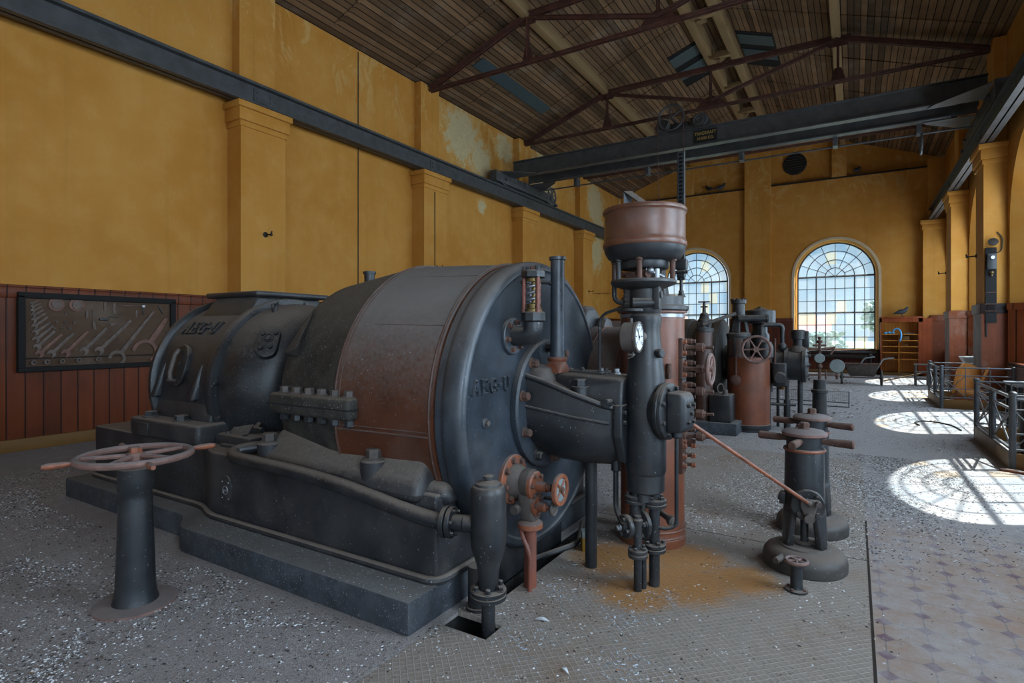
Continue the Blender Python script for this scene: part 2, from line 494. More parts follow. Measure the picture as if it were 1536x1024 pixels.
def plate_mat():
    t = NT('checker_plate'); P = t.pos(); s = t.sep(P)
    a = t.math('ADD', s[0], s[1]); b = t.math('SUBTRACT', s[0], s[1])
    k = 1 / .047
    fa = t.math('ABSOLUTE', t.math('SUBTRACT', t.math('FRACT', t.math('MULTIPLY', a, k)), .5))
    fb = t.math('ABSOLUTE', t.math('SUBTRACT', t.math('FRACT', t.math('MULTIPLY', b, k)), .5))
    line = t.math('MAXIMUM', t.ramp(fa, .37, .45), t.ramp(fb, .37, .45))
    n1 = t.noise(P, 1.1, 6, .65); n2 = t.noise(P, 9, 6, .7); n3 = t.noise(P, 70, 3, .7)
    col = t.mix(n2, lin('#6f655b'), lin('#9f948a'))
    col = t.mix(t.math('MULTIPLY', line, .26), col, lin('#b0acaa'))
    # rust spread round the pipe feet
    tot = None
    for c, r in (((-.92, 3.62, 0), .42), ((-1.15, 3.3, 0), .3), ((-1.45, 3.75, 0), .38), ((-1.0, 4.0, 0), .35), ((-.62, 3.85, 0), .3)):
        nd = t.n('ShaderNodeVectorMath', operation='DISTANCE'); t.set(nd, 0, P); t.set(nd, 1, c)
        f = t.math('SUBTRACT', 1.0, t.math('DIVIDE', nd.outputs['Value'], r))
        tot = f if tot is None else t.math('MAXIMUM', tot, f)
    rf = t.ramp(t.math('ADD', tot, t.math('SUBTRACT', n2, .5)), .0, .55)
    col = t.mix(t.math('MULTIPLY', rf, .75), col, t.mix(n3, lin('#8a5a1c'), lin('#b87c2a')))
    rs = t.ramp(n1, .5, .72)
    col = t.mix(t.math('MULTIPLY', rs, .55), col, lin('#7d5c3e'))
    grit = t.ramp(n2, .5, .68)
    col = t.mix(t.math('MULTIPLY', t.ramp(n3, .45, .62), t.math('MULTIPLY', grit, .6)), col, lin('#4c4845'))
    seam = t.math('MAXIMUM', t.math('LESS_THAN', t.math('ABSOLUTE', t.math('ADD', s[1], -4.62)), .006), t.math('LESS_THAN', t.math('ABSOLUTE', t.math('ADD', s[0], .93)), .0))
    col = t.mix(seam, col, lin('#2a2725'))
    h = t.math('ADD', t.math('MULTIPLY', line, 1.0), t.math('MULTIPLY', n3, .5))
    t.bsdf(col, .7, .15, .4, t.bump(h, .55, .004)); return t.m
M['plate'] = plate_mat()

def tile_mat():
    t = NT('octagon_and_dot_tiles'); P = t.pos(); s = t.sep(P)
    W = .189
    qx = t.math('DIVIDE', t.math('ADD', s[0], -.139), W); qy = t.math('DIVIDE', t.math('ADD', s[1], -3.70), W)
    dx = t.math('ABSOLUTE', t.math('SUBTRACT', t.math('FRACT', t.math('ADD', qx, .5)), .5))
    dy = t.math('ABSOLUTE', t.math('SUBTRACT', t.math('FRACT', t.math('ADD', qy, .5)), .5))
    dia = t.math('ADD', dx, dy)
    dot = t.math('LESS_THAN', dia, .235)
    grout = t.math('MULTIPLY', t.math('GREATER_THAN', dia, .235), t.math('MAXIMUM', t.math('LESS_THAN', dx, .014), t.math('LESS_THAN', dy, .014)))
    grout = t.math('MAXIMUM', grout, t.math('MULTIPLY', t.math('GREATER_THAN', dia, .225), t.math('LESS_THAN', dia, .25)))
    n1 = t.noise(P, 1.6, 6, .65); n2 = t.noise(P, 12, 6, .7); n3 = t.noise(P, 80, 3)
    tile = t.mix(n1, lin('#84695a'), lin('#96816f'))
    col = t.mix(dot, tile, lin('#63464f'))
    col = t.mix(grout, col, lin('#5e5a5a'))
    d = t.ramp(t.math('ADD', n1, t.math('MULTIPLY', n2, .6)), .55, 1.0)
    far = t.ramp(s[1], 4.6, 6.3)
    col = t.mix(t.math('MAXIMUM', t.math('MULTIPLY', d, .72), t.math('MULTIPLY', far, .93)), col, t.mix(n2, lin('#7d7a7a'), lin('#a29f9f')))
    col = t.mix(t.math('MULTIPLY', t.ramp(n3, .62, .7), .5), col, lin('#55504e'))
    t.bsdf(col, .75, 0, .35, t.bump(t.math('ADD', t.math('MULTIPLY', grout, -.6), n3), .3, .004)); return t.m
M['tile'] = tile_mat()

def glass_mat():
    t = NT('weathered_window_glass'); P = t.pos(); s = t.sep(P)
    cell = t.comb(t.math('FLOOR', t.math('MULTIPLY', t.math('ADD', s[0], .6), 2.857)), t.math('FLOOR', t.math('MULTIPLY', s[1], 2.857)), t.math('FLOOR', t.math('MULTIPLY', t.math('ADD', s[2], -.95), 2.08)))
    r = t.white(cell); r2 = t.white(t.scale(cell, (3.1, 1.7, 2.3)))
    n = t.noise(P, 9, 4)
    tint = t.mix(r, lin('#c6e0f4'), lin('#e2eef6'))
    tint = t.mix(t.math('MULTIPLY', t.math('GREATER_THAN', r2, .9), .8), tint, lin('#f1e9cf'))
    tr = t.n('ShaderNodeBsdfTransparent'); t.set(tr, 0, tint)
    tl = t.n('ShaderNodeBsdfTranslucent'); t.set(tl, 0, tint)
    gl = t.n('ShaderNodeBsdfGlossy'); t.set(gl, 'Roughness', .08); t.set(gl, 0, (1, 1, 1, 1))
    m1 = t.n('ShaderNodeMixShader'); t.set(m1, 0, t.math('ADD', .05, t.math('MULTIPLY', t.math('ADD', r2, n), .10))); t.t.links.new(tr.outputs[0], m1.inputs[1]); t.t.links.new(tl.outputs[0], m1.inputs[2])
    m2 = t.n('ShaderNodeMixShader'); t.set(m2, 0, .05); t.t.links.new(m1.outputs[0], m2.inputs[1]); t.t.links.new(gl.outputs[0], m2.inputs[2])
    t.t.links.new(m2.outputs[0], t.out.inputs[0]); return t.m
M['glass'] = glass_mat()

def debris_mat(name, cols, rough=.9):
    t = NT(name)
    rnd = t.n('ShaderNodeNewGeometry').outputs['Random Per Island']
    cr = t.n('ShaderNodeValToRGB'); t.set(cr, 0, rnd)
    cr.color_ramp.interpolation = 'CONSTANT'
    e = cr.color_ramp.elements
    while len(e) < len(cols): e.new(0)
    for i, (p, c) in enumerate(cols):
        e[i].position = p; e[i].color = lin(c)
    t.bsdf(cr.outputs[0], rough, 0, .2); return t.m
M['grit'] = debris_mat('grit', [(0, '#3f3b39'), (.22, '#6a6460'), (.40, '#96928f'), (.62, '#bab9ba'), (.86, '#dfe1e5'), (.96, '#4f4034')])
M['feather'] = debris_mat('feathers', [(0, '#a9b2bf'), (.4, '#c4ccd6'), (.7, '#7f8893'), (.93, '#a9774a')])

M['grit2'] = debris_mat('dark_debris', [(0, '#4f4b48'), (.2, '#6c6662'), (.45, '#8f8a86'), (.65, '#b9b6b4'), (.85, '#d4d6da'), (.94, '#5a4838')])

GLYPH = {  # slab lettering as strokes on a 0..1 box: (points, width)
 'A': [([(.12, 0), (.5, 1)], .16), ([(.5, 1), (.88, 0)], .2), ([(.28, .34), (.74, .34)], .12), ([(0, .04), (.28, .04)], .1), ([(.70, .04), (1, .04)], .1)],
 'E': [([(.2, 0), (.2, 1)], .2), ([(.04, .95), (.9, .95)], .12), ([(.04, .05), (.92, .05)], .12), ([(.2, .5), (.66, .5)], .12), ([(.88, .95), (.88, .76)], .1), ([(.9, .05), (.9, .26)], .1), ([(.66, .38), (.66, .62)], .09)],
 'G': [([(.88, .78), (.74, .92), (.5, .96), (.26, .88), (.13, .68), (.11, .45), (.18, .22), (.36, .07), (.58, .05), (.76, .12), (.84, .2)], .17), ([(.84, 0.02), (.84, .45)], .17), ([(.6, .43), (.98, .43)], .1), ([(.9, .72), (.9, .96)], .09)],
 '-': [([(.1, .5), (.9, .5)], .2)],
 'U': [([(.2, 1), (.2, .34), (.26, .15), (.42, .05), (.58, .05), (.74, .15), (.8, .34), (.8, 1)], .17), ([(.02, .95), (.38, .95)], .1), ([(.62, .95), (.98, .95)], .1)],
}
def slab_text(name, body, h, w, gap, depth, mat, parent, fn):
    """raised cast letters; fn maps (x, y, z) of the flat lettering, centred, to the world; every letter is an object"""
    ws = [w * (.5 if c == '-' else 1) for c in body]
    tot = sum(ws) + gap * (len(ws) - 1); x0 = -tot / 2
    for c, cw in zip(body, ws):
        m = MB()
        for pts, sw in GLYPH[c]:
            for (ax_, ay_), (bx_, by_) in zip(pts, pts[1:]):
                a = Vector((x0 + ax_ * cw, (ay_ - .5) * h)); b = Vector((x0 + bx_ * cw, (by_ - .5) * h))
                d = (b - a).normalized(); n = Vector((-d.y, d.x)); k = sw * h * .5; e = k * .25
                q = [a - d * e + n * k, a - d * e - n * k, b + d * e - n * k, b + d * e + n * k]
                ring0 = [fn(p.x, p.y, -.01) for p in q]; mid = sum(q, Vector((0, 0))) / 4
                ring1 = [fn(p.x, p.y, depth * .7) for p in q]; ring2 = [fn(mid.x + (p.x - mid.x) * .96, mid.y + (p.y - mid.y) * .85, depth) for p in q]
                m.ringsweep([ring0, ring1, ring2])
        m.build(name, mat, parent)
        x0 += cw + gap
SKY, SUN, WINR, WINN, EXPO = 1.0, 21.0, 300.0, 150.0, 0.0
# ================================================================== THE SETTING
XL, XR, Y0, YF = -9.6, 2.8, -9.0, 25.5
ZE = 8.0                       # eaves
XM = (XL + XR) / 2
def zroof(x): return ZE + .365 * (min(x, 2 * XM - x) - XL)
def st(o): o['kind'] = 'structure'; return o

# ---- floor: concrete, checker plates, tiles, with two open pits beside the machine
PX0, PX1 = -1.93, .085         # checker plated strip
m = MB()
m.b2(XL - .4, PX0, Y0 - .4, YF + .4, -.3, 0)
m.b2(PX0, XR + .4, 8.15, YF + .4, -.3, 0)
m.b2(PX0, XR + .4, Y0 - .4, 1.2, -.3, 0)
floor = st(m.build('floor', M['floor']))
m = MB()
PITS = [(-1.93, -1.63, 2.40, 2.56), (-1.93, -1.80, 2.74, 4.25)]
m.b2(PX0, PX1, 1.2, 2.40, -.02, .003); m.b2(-1.63, PX1, 2.40, 2.56, -.02, .003); m.b2(PX0, PX1, 2.56, 2.74, -.02, .003)
m.b2(-1.80, PX1, 2.74, 4.25, -.02, .003); m.b2(PX0, PX1, 4.25, 8.15, -.02, .003)
m.build('checker_plate', M['plate'], floor)
m = MB()
m.b2(PX0, PX1, 1.2, 8.15, -.62, -.6); m.b2(PX0 - .02, PX0, 1.2, 8.15, -.6, -.02); m.b2(PX1, PX1 + .02, 1.2, 8.15, -.6, -.02)
m.build('pit_lining', M['pitdark'], floor)
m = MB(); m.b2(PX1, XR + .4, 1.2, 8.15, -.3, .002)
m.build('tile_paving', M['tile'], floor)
m = MB(); m.b2(PX1 - .007, PX1 + .007, 1.2, 5.6, -.01, .004); m.build('plate_edging', M['hook'], floor)

# ---- walls
def arch_wall(name, fn, s0, s1, ztop, dep, ops, zcut=None):
    """fn(s, z, d): wall coordinates to world, d grows outwards. ops: (centre, springing z, sill z, radius inside, radius outside)"""
    m = MB(); N = 24
    def face(d, k):
        x = s0
        for (c, zs, z0, ri, ro) in ops:
            r = (ri, ro)[k]
            m.quad(fn(x, 0, d), fn(c - r, 0, d), fn(c - r, ztop, d), fn(x, ztop, d))
            m.quad(fn(c - r, 0, d), fn(c + r, 0, d), fn(c + r, z0, d), fn(c - r, z0, d))
            P = [(c - r * math.cos(PI * j / N), zs + r * math.sin(PI * j / N)) for j in range(N + 1)]
            for a, b in zip(P, P[1:]):
                m.quad(fn(a[0], a[1], d), fn(b[0], b[1], d), fn(b[0], ztop, d), fn(a[0], ztop, d))
            x = c + r
        m.quad(fn(x, 0, d), fn(s1, 0, d), fn(s1, ztop, d), fn(x, ztop, d))
    face(0, 0); face(dep, 1)
    for (c, zs, z0, ri, ro) in ops:
        def ring(r, d): return [fn(c - r, z0, d)] + [fn(c - r * math.cos(PI * j / N), zs + r * math.sin(PI * j / N), d) for j in range(N + 1)] + [fn(c + r, z0, d)]
        A = ring(ri, 0); B = ring(ro, dep)
        for i in range(len(A)):
            k = (i + 1) % len(A)
            m.quad(A[i], A[k], B[k], B[i])
    m.quad(fn(s0, ztop, 0), fn(s1, ztop, 0), fn(s1, ztop, dep), fn(s0, ztop, dep))
    for s in (s0, s1): m.quad(fn(s, 0, 0), fn(s, ztop, 0), fn(s, ztop, dep), fn(s, 0, dep))
    bmesh.ops.remove_doubles(m.b, verts=m.b.verts[:], dist=1e-5)
    o = st(m.build(name, M['plaster'], None, 40))
    o.data.polygons.foreach_set('use_smooth', [False] * len(o.data.polygons))
    return o

m = MB(); m.b2(XL - .45, XL, Y0, YF, 0, ZE + .05); wall_left = st(m.build('wall_left', M['plaster']))
WF = [(-6.06, 3.83, .93, 1.46, 1.36), (-.64, 3.83, .93, 1.46, 1.36)]
wall_far = arch_wall('wall_far', lambda s, z, d: (s, YF + d, z), XL, XR, 7.68, .42, WF)
WRY = [-5.72, -.88, 3.96, 8.8, 13.65, 18.5, 23.2]
WR = [(y, 3.83, .95, 1.86, 1.45) for y in WRY]
wall_right = arch_wall('wall_right', lambda s, z, d: (XR + d, s, z), Y0, YF, ZE + .05, .42, WR)
WN = [(-6.06, 3.83, .93, 1.46, 1.36), (-.64, 3.83, .93, 1.46, 1.36)]
wall_near = arch_wall('wall_near', lambda s, z, d: (s, Y0 - d, z), XL, XR, ZE, .42, WN)

# gables above
for nm, y, d in (('wall_far_gable', YF + .16, .3), ('wall_near_gable', Y0, -.3)):
    m = MB(); m.prism([(XL, y, 7.6), (XR, y, 7.6), (XR, y, ZE + .1), (XM, y, zroof(XM) + .1), (XL, y, ZE + .1)], (0, d, 0))
    m.build('gable', M['plaster'], wall_far if y > 0 else wall_near)
m = MB(); m.b2(XL, XR, YF - .05, YF + .2, 7.66, 7.72); m.build('ledge', M['hook'], wall_far)

# pilasters with stepped caps that carry the crane rails
ntrim = [0]
def trim(mb, mat):
    ntrim[0] += 1
    return st(mb.build('trim_%d' % ntrim[0], mat))
PY = [1.5, 6.33, 11.24, 16.13, 20.9]
def pilaster(xw, sgn, yc):
    xf = xw + sgn * .4
    m = MB()
    m.b2(xw, xf, yc - .45, yc + .45, 0, 5.3)
    m.b2(xw, xf + sgn * .03, yc - .48, yc + .48, 5.24, 5.34, .012); m.b2(xw, xf + sgn * .06, yc - .51, yc + .51, 5.34, 5.56, .015); m.b2(xw, xf + sgn * .10, yc - .55, yc + .55, 5.56, 5.67, .012)
    m.b2(xw, xw + sgn * .22, yc - .36, yc + .36, 5.6, ZE - .02)
    return trim(m, M['plaster'])
PIL_L = [pilaster(XL, 1, y) for y in PY]
PIL_R = [pilaster(XR, -1, y) for y in PY]
# far wall pilasters
m = MB(); m.b2(-3.95, -2.94, YF - .22, YF, 0, 7.66); m.b2(-3.95, -2.94, YF - .22, YF + .1, 7.66, 9.9); trim(m, M['plaster'])
for x in (-6.35, -.5):
    m = MB(); m.b2(x - .25, x + .25, YF - .06, YF + .17, 7.72, 9.0); trim(m, M['plaster'])
m = MB(); m.b2(2.14, 2.8, YF - .42, YF, 0, 5.3); m.b2(2.1, 2.8, YF - .46, YF, 5.3, 5.5, .02); m.b2(2.05, 2.8, YF - .5, YF, 5.5, 5.66, .02); m.b2(2.3, 2.8, YF - .3, YF, 5.6, 7.9); trim(m, M['plaster'])

# wainscots (boards in the material, rail and foot as geometry)
m = MB(); m.b2(XL, XL + .035, Y0, YF, .17, 2.16)
wl = trim(m, M['wains'])
m = MB(); m.b2(XL, XL + .06, Y0, YF, 2.06, 2.22, .012); m.b2(XL, XL + .075, Y0, YF, 2.2, 2.235, .008); m.build('top_rail', M['wains'], wl)
for yc in PY:
    m = MB(); m.b2(XL, XL + .44, yc - .48, yc + .48, .17, 2.16); m.b2(XL, XL + .47, yc - .51, yc + .51, 2.06, 2.235, .012); m.build('pilaster_casing', M['wains'], wl)
m = MB(); m.b2(XL, XL + .06, Y0, YF, 0, .17, .01)
for yc in PY: m.b2(XL, XL + .46, yc - .5, yc + .5, 0, .17, .01)
bl = m.build('baseboard_left', M['ochre']); st(bl)
m = MB()
for yc in PY + [YF]:
    m.b2(XR - .44, XR, yc - .48, yc + .48, .0, 2.06); m.b2(XR - .47, XR, yc - .51, yc + .51, 2.0, 2.22, .015)
wr = trim(m, M['wainr'])
m = MB()
for yc in WRY:
    # boarding that lines the splayed window bays, below and beside the sill
    m.b2(XR - .03, XR, yc - 1.9, yc + 1.9, 0, .93)
    m.b2(XR - .03, XR + .1, yc - 1.93, yc + 1.93, .9, .97, .01)
    for s in (-1, 1):
        a = Vector((XR, yc + s * 1.885, 0)); b = Vector((XR + .38, yc + s * 1.50, 0)); n = Vector((-.39 * s, -.38, 0)).normalized() * .03
        if s > 0: n = Vector((-.7, -.7, 0)) * .04
        else: n = Vector((-.7, .7, 0)) * .04
        P = [a, b, b + n, a + n]
        m.prism([(p.x, p.y, .95) for p in P], (0, 0, 1.12)); m.prism([(p.x, p.y, 2.07) for p in (a, b, b + n * 1.9, a + n * 1.9)], (0, 0, .14))
m.build('bay_boarding', M['wainr'], wr)
m = MB()
for x0, x1 in ((XL, -7.55), (-4.57, -2.13), (.83, 2.1)):
    m.b2(x0, x1, YF - .035, YF, .12, 2.1); m.b2(x0, x1, YF - .06, YF, 2.02, 2.17, .01)
for x0, x1 in ((-7.55, -4.57), (-2.13, .83)): m.b2(x0, x1, YF - .035, YF, .12, .78); m.b2(x0, x1, YF - .08, YF, .8, .92, .01)
m.b2(-3.98, -2.91, YF - .25, YF, .12, 2.1); m.b2(-4.0, -2.89, YF - .28, YF, 2.02, 2.17, .01)
trim(m, M['wainsx'])
m = MB(); m.b2(XL, XR, YF - .06, YF, 0, .12, .01); st(m.build('baseboard_far', M['ochre']))

# ---- windows
def make_window(name, fn, c, zs, z0, r, dep, mat_fr, pale=0):
    """arched iron window; fn(s, z, d)"""
    m = MB()
    def bar(a, b, w=.02, n=4):
        m.tube([fn(a[0], a[1], dep), fn(b[0], b[1], dep)], w * .75, n)
    r2 = r - .03
    for j in range(9):
        s = c - r2 + 2 * r2 * j / 8
        bar((s, z0), (s, zs), .035 if j in (0, 8) else (.034 if j in (2, 6) else .017))
    H = zs - z0
    for j in range(7):
        z = z0 + H * j / 6
        bar((c - r2, z), (c + r2, z), .05 if j in (0, 6) else (.042 if j == 3 else .017))
    for k, q in enumerate((.26, .5, .76, 1.0)):
        P = [fn(c - r2 * q * math.cos(PI * j / 32), zs + r2 * q * math.sin(PI * j / 32), dep) for j in range(33)]
        m.tube(P, .030 if k == 3 else .016, 4)
    for j in range(1, 8):
        a = PI * j / 8
        q = .26 if j % 2 else .0
        bar((c - r2 * q * math.cos(a), zs + r2 * q * math.sin(a)), (c - r2 * math.cos(a), zs + r2 * math.sin(a)), .016)
    o = st(m.build(name, mat_fr))
    g = MB()
    P = [fn(c - r2, z0, dep)] + [fn(c - r2 * math.cos(PI * j / 24), zs + r2 * math.sin(PI * j / 24), dep) for j in range(25)] + [fn(c + r2, z0, dep)]
    g.b.faces.new([g.b.verts.new(p) for p in P])
    g.build('glass', M['glass'], o)
    if pale:
        ri = pale; s_ = MB(); rings = []
        for r_, d_ in ((ri - .012, .28), (ri - .012, -.03), (ri + .075, -.03), (ri + .075, .0)):
            rings.append([fn(c - r_, z0, d_)] + [fn(c - r_ * math.cos(PI * j / 32), zs + r_ * math.sin(PI * j / 32), d_) for j in range(33)] + [fn(c + r_, z0, d_)])
        VV = [[s_.b.verts.new(p) for p in q] for q in rings]
        for A_, B_ in zip(VV, VV[1:]):
            for j in range(len(A_) - 1): s_.b.faces.new((A_[j], A_[j + 1], B_[j + 1], B_[j]))
        s_.build('surround', M['paleplaster'], o)
    return o
k = 0
for (c, zs, z0, ri, ro) in reversed(WF):
    k += 1; make_window('window_%d' % k, lambda s, z, d: (s, YF + d, z), c, zs, z0, ro, .3, M['crane'], ri)
for (c, zs, z0, ri, ro) in WR:
    k += 1; make_window('window_%d' % k, lambda s, z, d: (XR + d, s, z), c, zs, z0, ro + .05, .34, M['crane'])
for (c, zs, z0, ri, ro) in WN:
    k += 1; make_window('window_%d' % k, lambda s, z, d: (s, Y0 - d, z), c, zs, z0, ro, .3, M['crane'])

# ---- roof
m = MB()
T = .12
for a, b in ((XL - .5, XM), (XM, XR + .5)):
    za, zb = zroof(a), zroof(b)
    m.prism([(a, Y0 - .6, za), (b, Y0 - .6, zb), (b, Y0 - .6, zb + T), (a, Y0 - .6, za + T)], (0, YF - Y0 + 1.4, 0))
ceiling = st(m.build('ceiling', M['ceil']))
m = MB()
sl = math.atan(.365)
for yb in [-1.6 + 2.42 * i for i in range(11)]:
    for s in (-1, 1):
        L = 6.3
        cx = XM + s * L / 2 * math.cos(sl); cz = zroof(XM) - L / 2 * math.sin(sl) - .012
        m.box((cx, yb, cz), (L, .05, .022), 0, Matrix.Rotation(s * sl, 3, 'Y'))
m.build('batten', M['ceil'], ceiling)
# timber purlins and the ridge pair, each a trim
for x, w, h in ((-6.5, .2, .2), (-.38, .2, .2)):
    m = MB(); zr = zroof(x); m.b2(x - w / 2, x + w / 2, Y0, YF, zr - h - .04, zr + .02, .01); trim(m, M['purlin'])
for x in (-3.72, -3.02):
    m = MB(); zr = zroof(x); m.b2(x - .12, x + .12, Y0, YF, zr - .34, zr + .02, .01); trim(m, M['purlin'])
m = MB()
for y in [5.2 + 2.42 * i for i in range(9)]:
    m.b2(-3.66, -3.08, y - .07, y + .07, 9.72, 9.9, .01)
    m.box((-3.42, y + .5, 9.9), (.09, 1.2, .1), 0, Matrix.Rotation(.5, 3, 'X'))
trim(m, M['purlin'])
# skylight hatches at ridge: hole darkness painted as black panels, blue-green sheets, green eaves plank
def slope_box(x0, x1, y0, y1, dz, th, mat, name):
    m = MB()
    za, zb = zroof(x0) - dz, zroof(x1) - dz
    m.prism([(x0, y0, za), (x1, y0, zb), (x1, y0, zb - th), (x0, y0, za - th)], (0, y1 - y0, 0))
    return m.build(name, mat, ceiling)
M['tealsheet'] = plain('blue_green_sheet', '#39474b', .6, .25, 8)
M['hatchdark'] = plain('hatch_hole_dark', '#0d0b0a', .95)
for x0, x1 in ((-4.75, -3.9), (-2.85, -1.9)):
    slope_box(x0, x1, 16.6, 18.9, .004, .012, M['hatchdark'], 'hatch_opening')
    slope_box(x0 + .02, x1 - .02, 16.75, 17.35, .02, .02, M['tealsheet'], 'hatch_sheet')
    slope_box(x0 + .02, x1 - .02, 17.7, 18.3, .02, .02, M['tealsheet'], 'hatch_sheet')
slope_box(-8.35, -8.02, 11.7, 15.4, .004, .02, M['tealsheet'], 'eaves_sheet')

# canopy added out of view to keep direct sun off the nearest right window
m = MB(); m.prism([(XR + .42, 1.6, 5.75), (XR + 4.4, 1.6, 5.3), (XR + 4.4, 1.6, 5.4), (XR + .42, 1.6, 5.85)], (0, 5.4, 0))
for y in (1.7, 6.9): m.b2(XR + 4.2, XR + 4.35, y - .07, y + .07, 0, 5.3)
trim(m, M['purlin'])

# ---- steel roof trusses
def make_truss(y, label):
    t = thing('roof_truss', label, 'truss', (XM, y, 7.9), 'steel trusses under the plank roof')
    W = 6.05; nx = 3.06; zn = 8.93; ze = 7.86; zt = 8.02
    def pair(a, b, w=.05, h=.08, gap=.035):
        m = MB(); a = V(a); b = V(b)
        d = (b - a); L = d.length; ang = math.atan2(d.z, d.x)
        for s in (-1, 1):
            m.box(((a.x + b.x) / 2, y + s * gap, (a.z + b.z) / 2), (L, w * .35, h), 0, Matrix.Rotation(-ang, 3, 'Y'))
            m.box(((a.x + b.x) / 2, y + s * (gap + w * .5), (a.z + b.z) / 2 + h * .42), (L, w, .012), 0, Matrix.Rotation(-ang, 3, 'Y'))
        return m
    for s in (-1, 1):
        pair((XM + s * W, y, ze), (XM + s * nx, y, zn), .07, .12).build('top_chord', M['truss'], t)
        pair((XM + s * nx, y, zn - .04), (XM, y, zt), .05, .07).build('diagonal', M['truss'], t)
        pair((XM + s * nx, y, zn), (XM + s * nx, y, 7.93), .045, .06).build('post', M['truss'], t)
        m = MB(); m.prism([(XM + s * nx - .3, y, zn + .06), (XM + s * nx + .3, y, zn + .06), (XM + s * nx + .2, y, zn - .2), (XM + s * nx - .2, y, zn - .2)], (0, .014, 0)); m.build('gusset', M['truss'], t)
        m = MB(); m.prism([(XM + s * nx - .07, y, 8.2), (XM + s * nx + .07, y, 8.2), (XM + s * nx + .16, y, 7.9), (XM + s * nx - .16, y, 7.9)], (0, .014, 0)); m.build('gusset', M['truss'], t)
    pair((XM - nx, y, zn), (XM + nx, y, zn), .07, .12).build('collar', M['truss'], t)
    pair((XM - W, y, ze - .02), (XM + W, y, ze - .02 + .0), .05, .05, .05).build('tie', M['truss'], t)
    pair((XM, y, zn), (XM, y, zt), .045, .06).build('post', M['truss'], t)
    m = MB(); m.prism([(XM - .45, y, 7.8), (XM + .45, y, 7.8), (XM + .3, y, 8.02), (XM, y, 8.2), (XM - .3, y, 8.02)], (0, .014, 0)); m.build('gusset', M['truss'], t)
    return t
make_truss(11.24, 'oxide red steel roof truss nearest the camera, above the crane girder')
make_truss(16.13, 'oxide red steel roof truss just behind the crane girder')
make_truss(20.9, 'oxide red steel roof truss glimpsed below the crane girder, farthest away')

# ---- crane rails
def ibeam(m, x, y0, y1, z0, z1, fw=.2, tf=.03, tw=.03):
    m.b2(x - fw / 2, x + fw / 2, y0, y1, z0, z0 + tf); m.b2(x - fw / 2, x + fw / 2, y0, y1, z1 - tf, z1); m.b2(x - tw / 2, x + tw / 2, y0, y1, z0, z1)
for x, s, lab in ((-9.22, 1, 'long dark grey steel crane rail beam along the left yellow wall'), (2.42, -1, 'long dark grey steel crane rail beam along the right window wall')):
    t = thing('crane_rail', lab, 'crane rail', (x, 8, 5.67))
    m = MB(); ibeam(m, x, Y0, YF, 5.675, 6.05, .24); m.build('beam', M['crane'], t)
    m = MB(); m.b2(x - .03, x + .03, Y0, YF, 6.05, 6.11); m.build('rail_head', M['crane'], t)
    for yc in PY:
        m = MB(); m.b2(x + s * .018, x + s * .03, yc - .2, yc + .2, 5.76, 5.98); m.build('splice_plate', M['crane'], t)
        for dy in (-.13, .13):
            for dz in (5.82, 5.92): bolt(t, (x + s * .03, yc + dy, dz), (s, 0, 0), .022, .02, M['crane'])

# ---- travelling crane
t = thing('bridge_crane', 'grey overhead travelling crane spanning the hall with load plate', 'crane', (XM, 15.4, 6.12))
GY = (15.0, 15.95)
for y in GY:
    m = MB()
    x0, x1 = -9.1, 2.36
    m.prism([(x0, y - .015, 6.92), (x1, y - .015, 6.92), (x1, y - .015, 6.62), (x1 - .5, y - .015, 6.46), (x0 + .5, y - .015, 6.46), (x0, y - .015, 6.62)], (0, .03, 0))
    m.b2(x0, x1, y - .11, y + .11, 6.9, 6.925); m.b2(x0 + .5, x1 - .5, y - .11, y + .11, 6.45, 6.478)
    m.build('girder', M['crane'], t)
def carriage(x, s):
    m = MB()
    y0, y1 = 14.0, 17.9
    m.prism([(x + s * .06, y0, 6.16), (x + s * .06, y1, 6.16), (x + s * .06, y1, 6.3), (x + s * .06, y1 - .7, 6.46), (x + s * .06, y0 + .7, 6.46), (x + s * .06, y0, 6.42)], (s * .03, 0, 0), .01)
    m.prism([(x - s * .12, y0, 6.16), (x - s * .12, y1, 6.16), (x - s * .12, y1, 6.3), (x - s * .12, y1 - .7, 6.46), (x - s * .12, y0 + .7, 6.46), (x - s * .12, y0, 6.42)], (s * .03, 0, 0), .01)
    m.b2(x - .12, x + .12, y0 - .04, y0 + .02, 6.14, 6.46); m.b2(x - .12, x + .12, y1 - .02, y1 + .12, 6.12, 6.2)
    for yy in (15.0, 15.95): m.b2(x - .1, x + .1, yy - .2, yy + .2, 6.3, 6.47)
    c = m.build('end_carriage', M['crane'], t)
    for yy in (y0 + .55, y1 - .45):
        w = MB(); w.lathe((x - .05, yy, 6.29), (1, 0, 0), [(.19, -.01), (.19, 0), (.175, .01), (.175, .09), (.19, .1), (.19, .11)], 24); w.cyl((x - .14, yy, 6.29), (x + .14, yy, 6.29), .04); w.build('wheel', M['crane'], c)
    xx = x + s * .09
    for yy in (15.0, 15.95):
        g = MB(); g.prism([(xx, yy - .02, 6.46), (xx + s * .75, yy - .02, 6.46), (xx + s * .1, yy - .02, 6.9), (xx, yy - .02, 6.9)], (0, .01, 0)); g.build('gusset', M['crane'], c)
carriage(-9.22, 1); carriage(2.42, -1)
for x, s in ((-9.1, 1), (2.3, -1)):
    for yy, sg in ((15.0, -1), (15.95, 1)):
        m = MB(); m.prism([(x, yy, 6.44), (x + s * .95, yy, 6.44), (x + s * .85, yy + sg * .2, 6.44), (x, yy + sg * 1.0, 6.44)], (0, 0, -.015)); m.build('knee_plate', M['crane'], t)
m = MB(); m.cyl((-9.0, 16.3, 6.28), (2.3, 16.3, 6.28), .022, n=8)
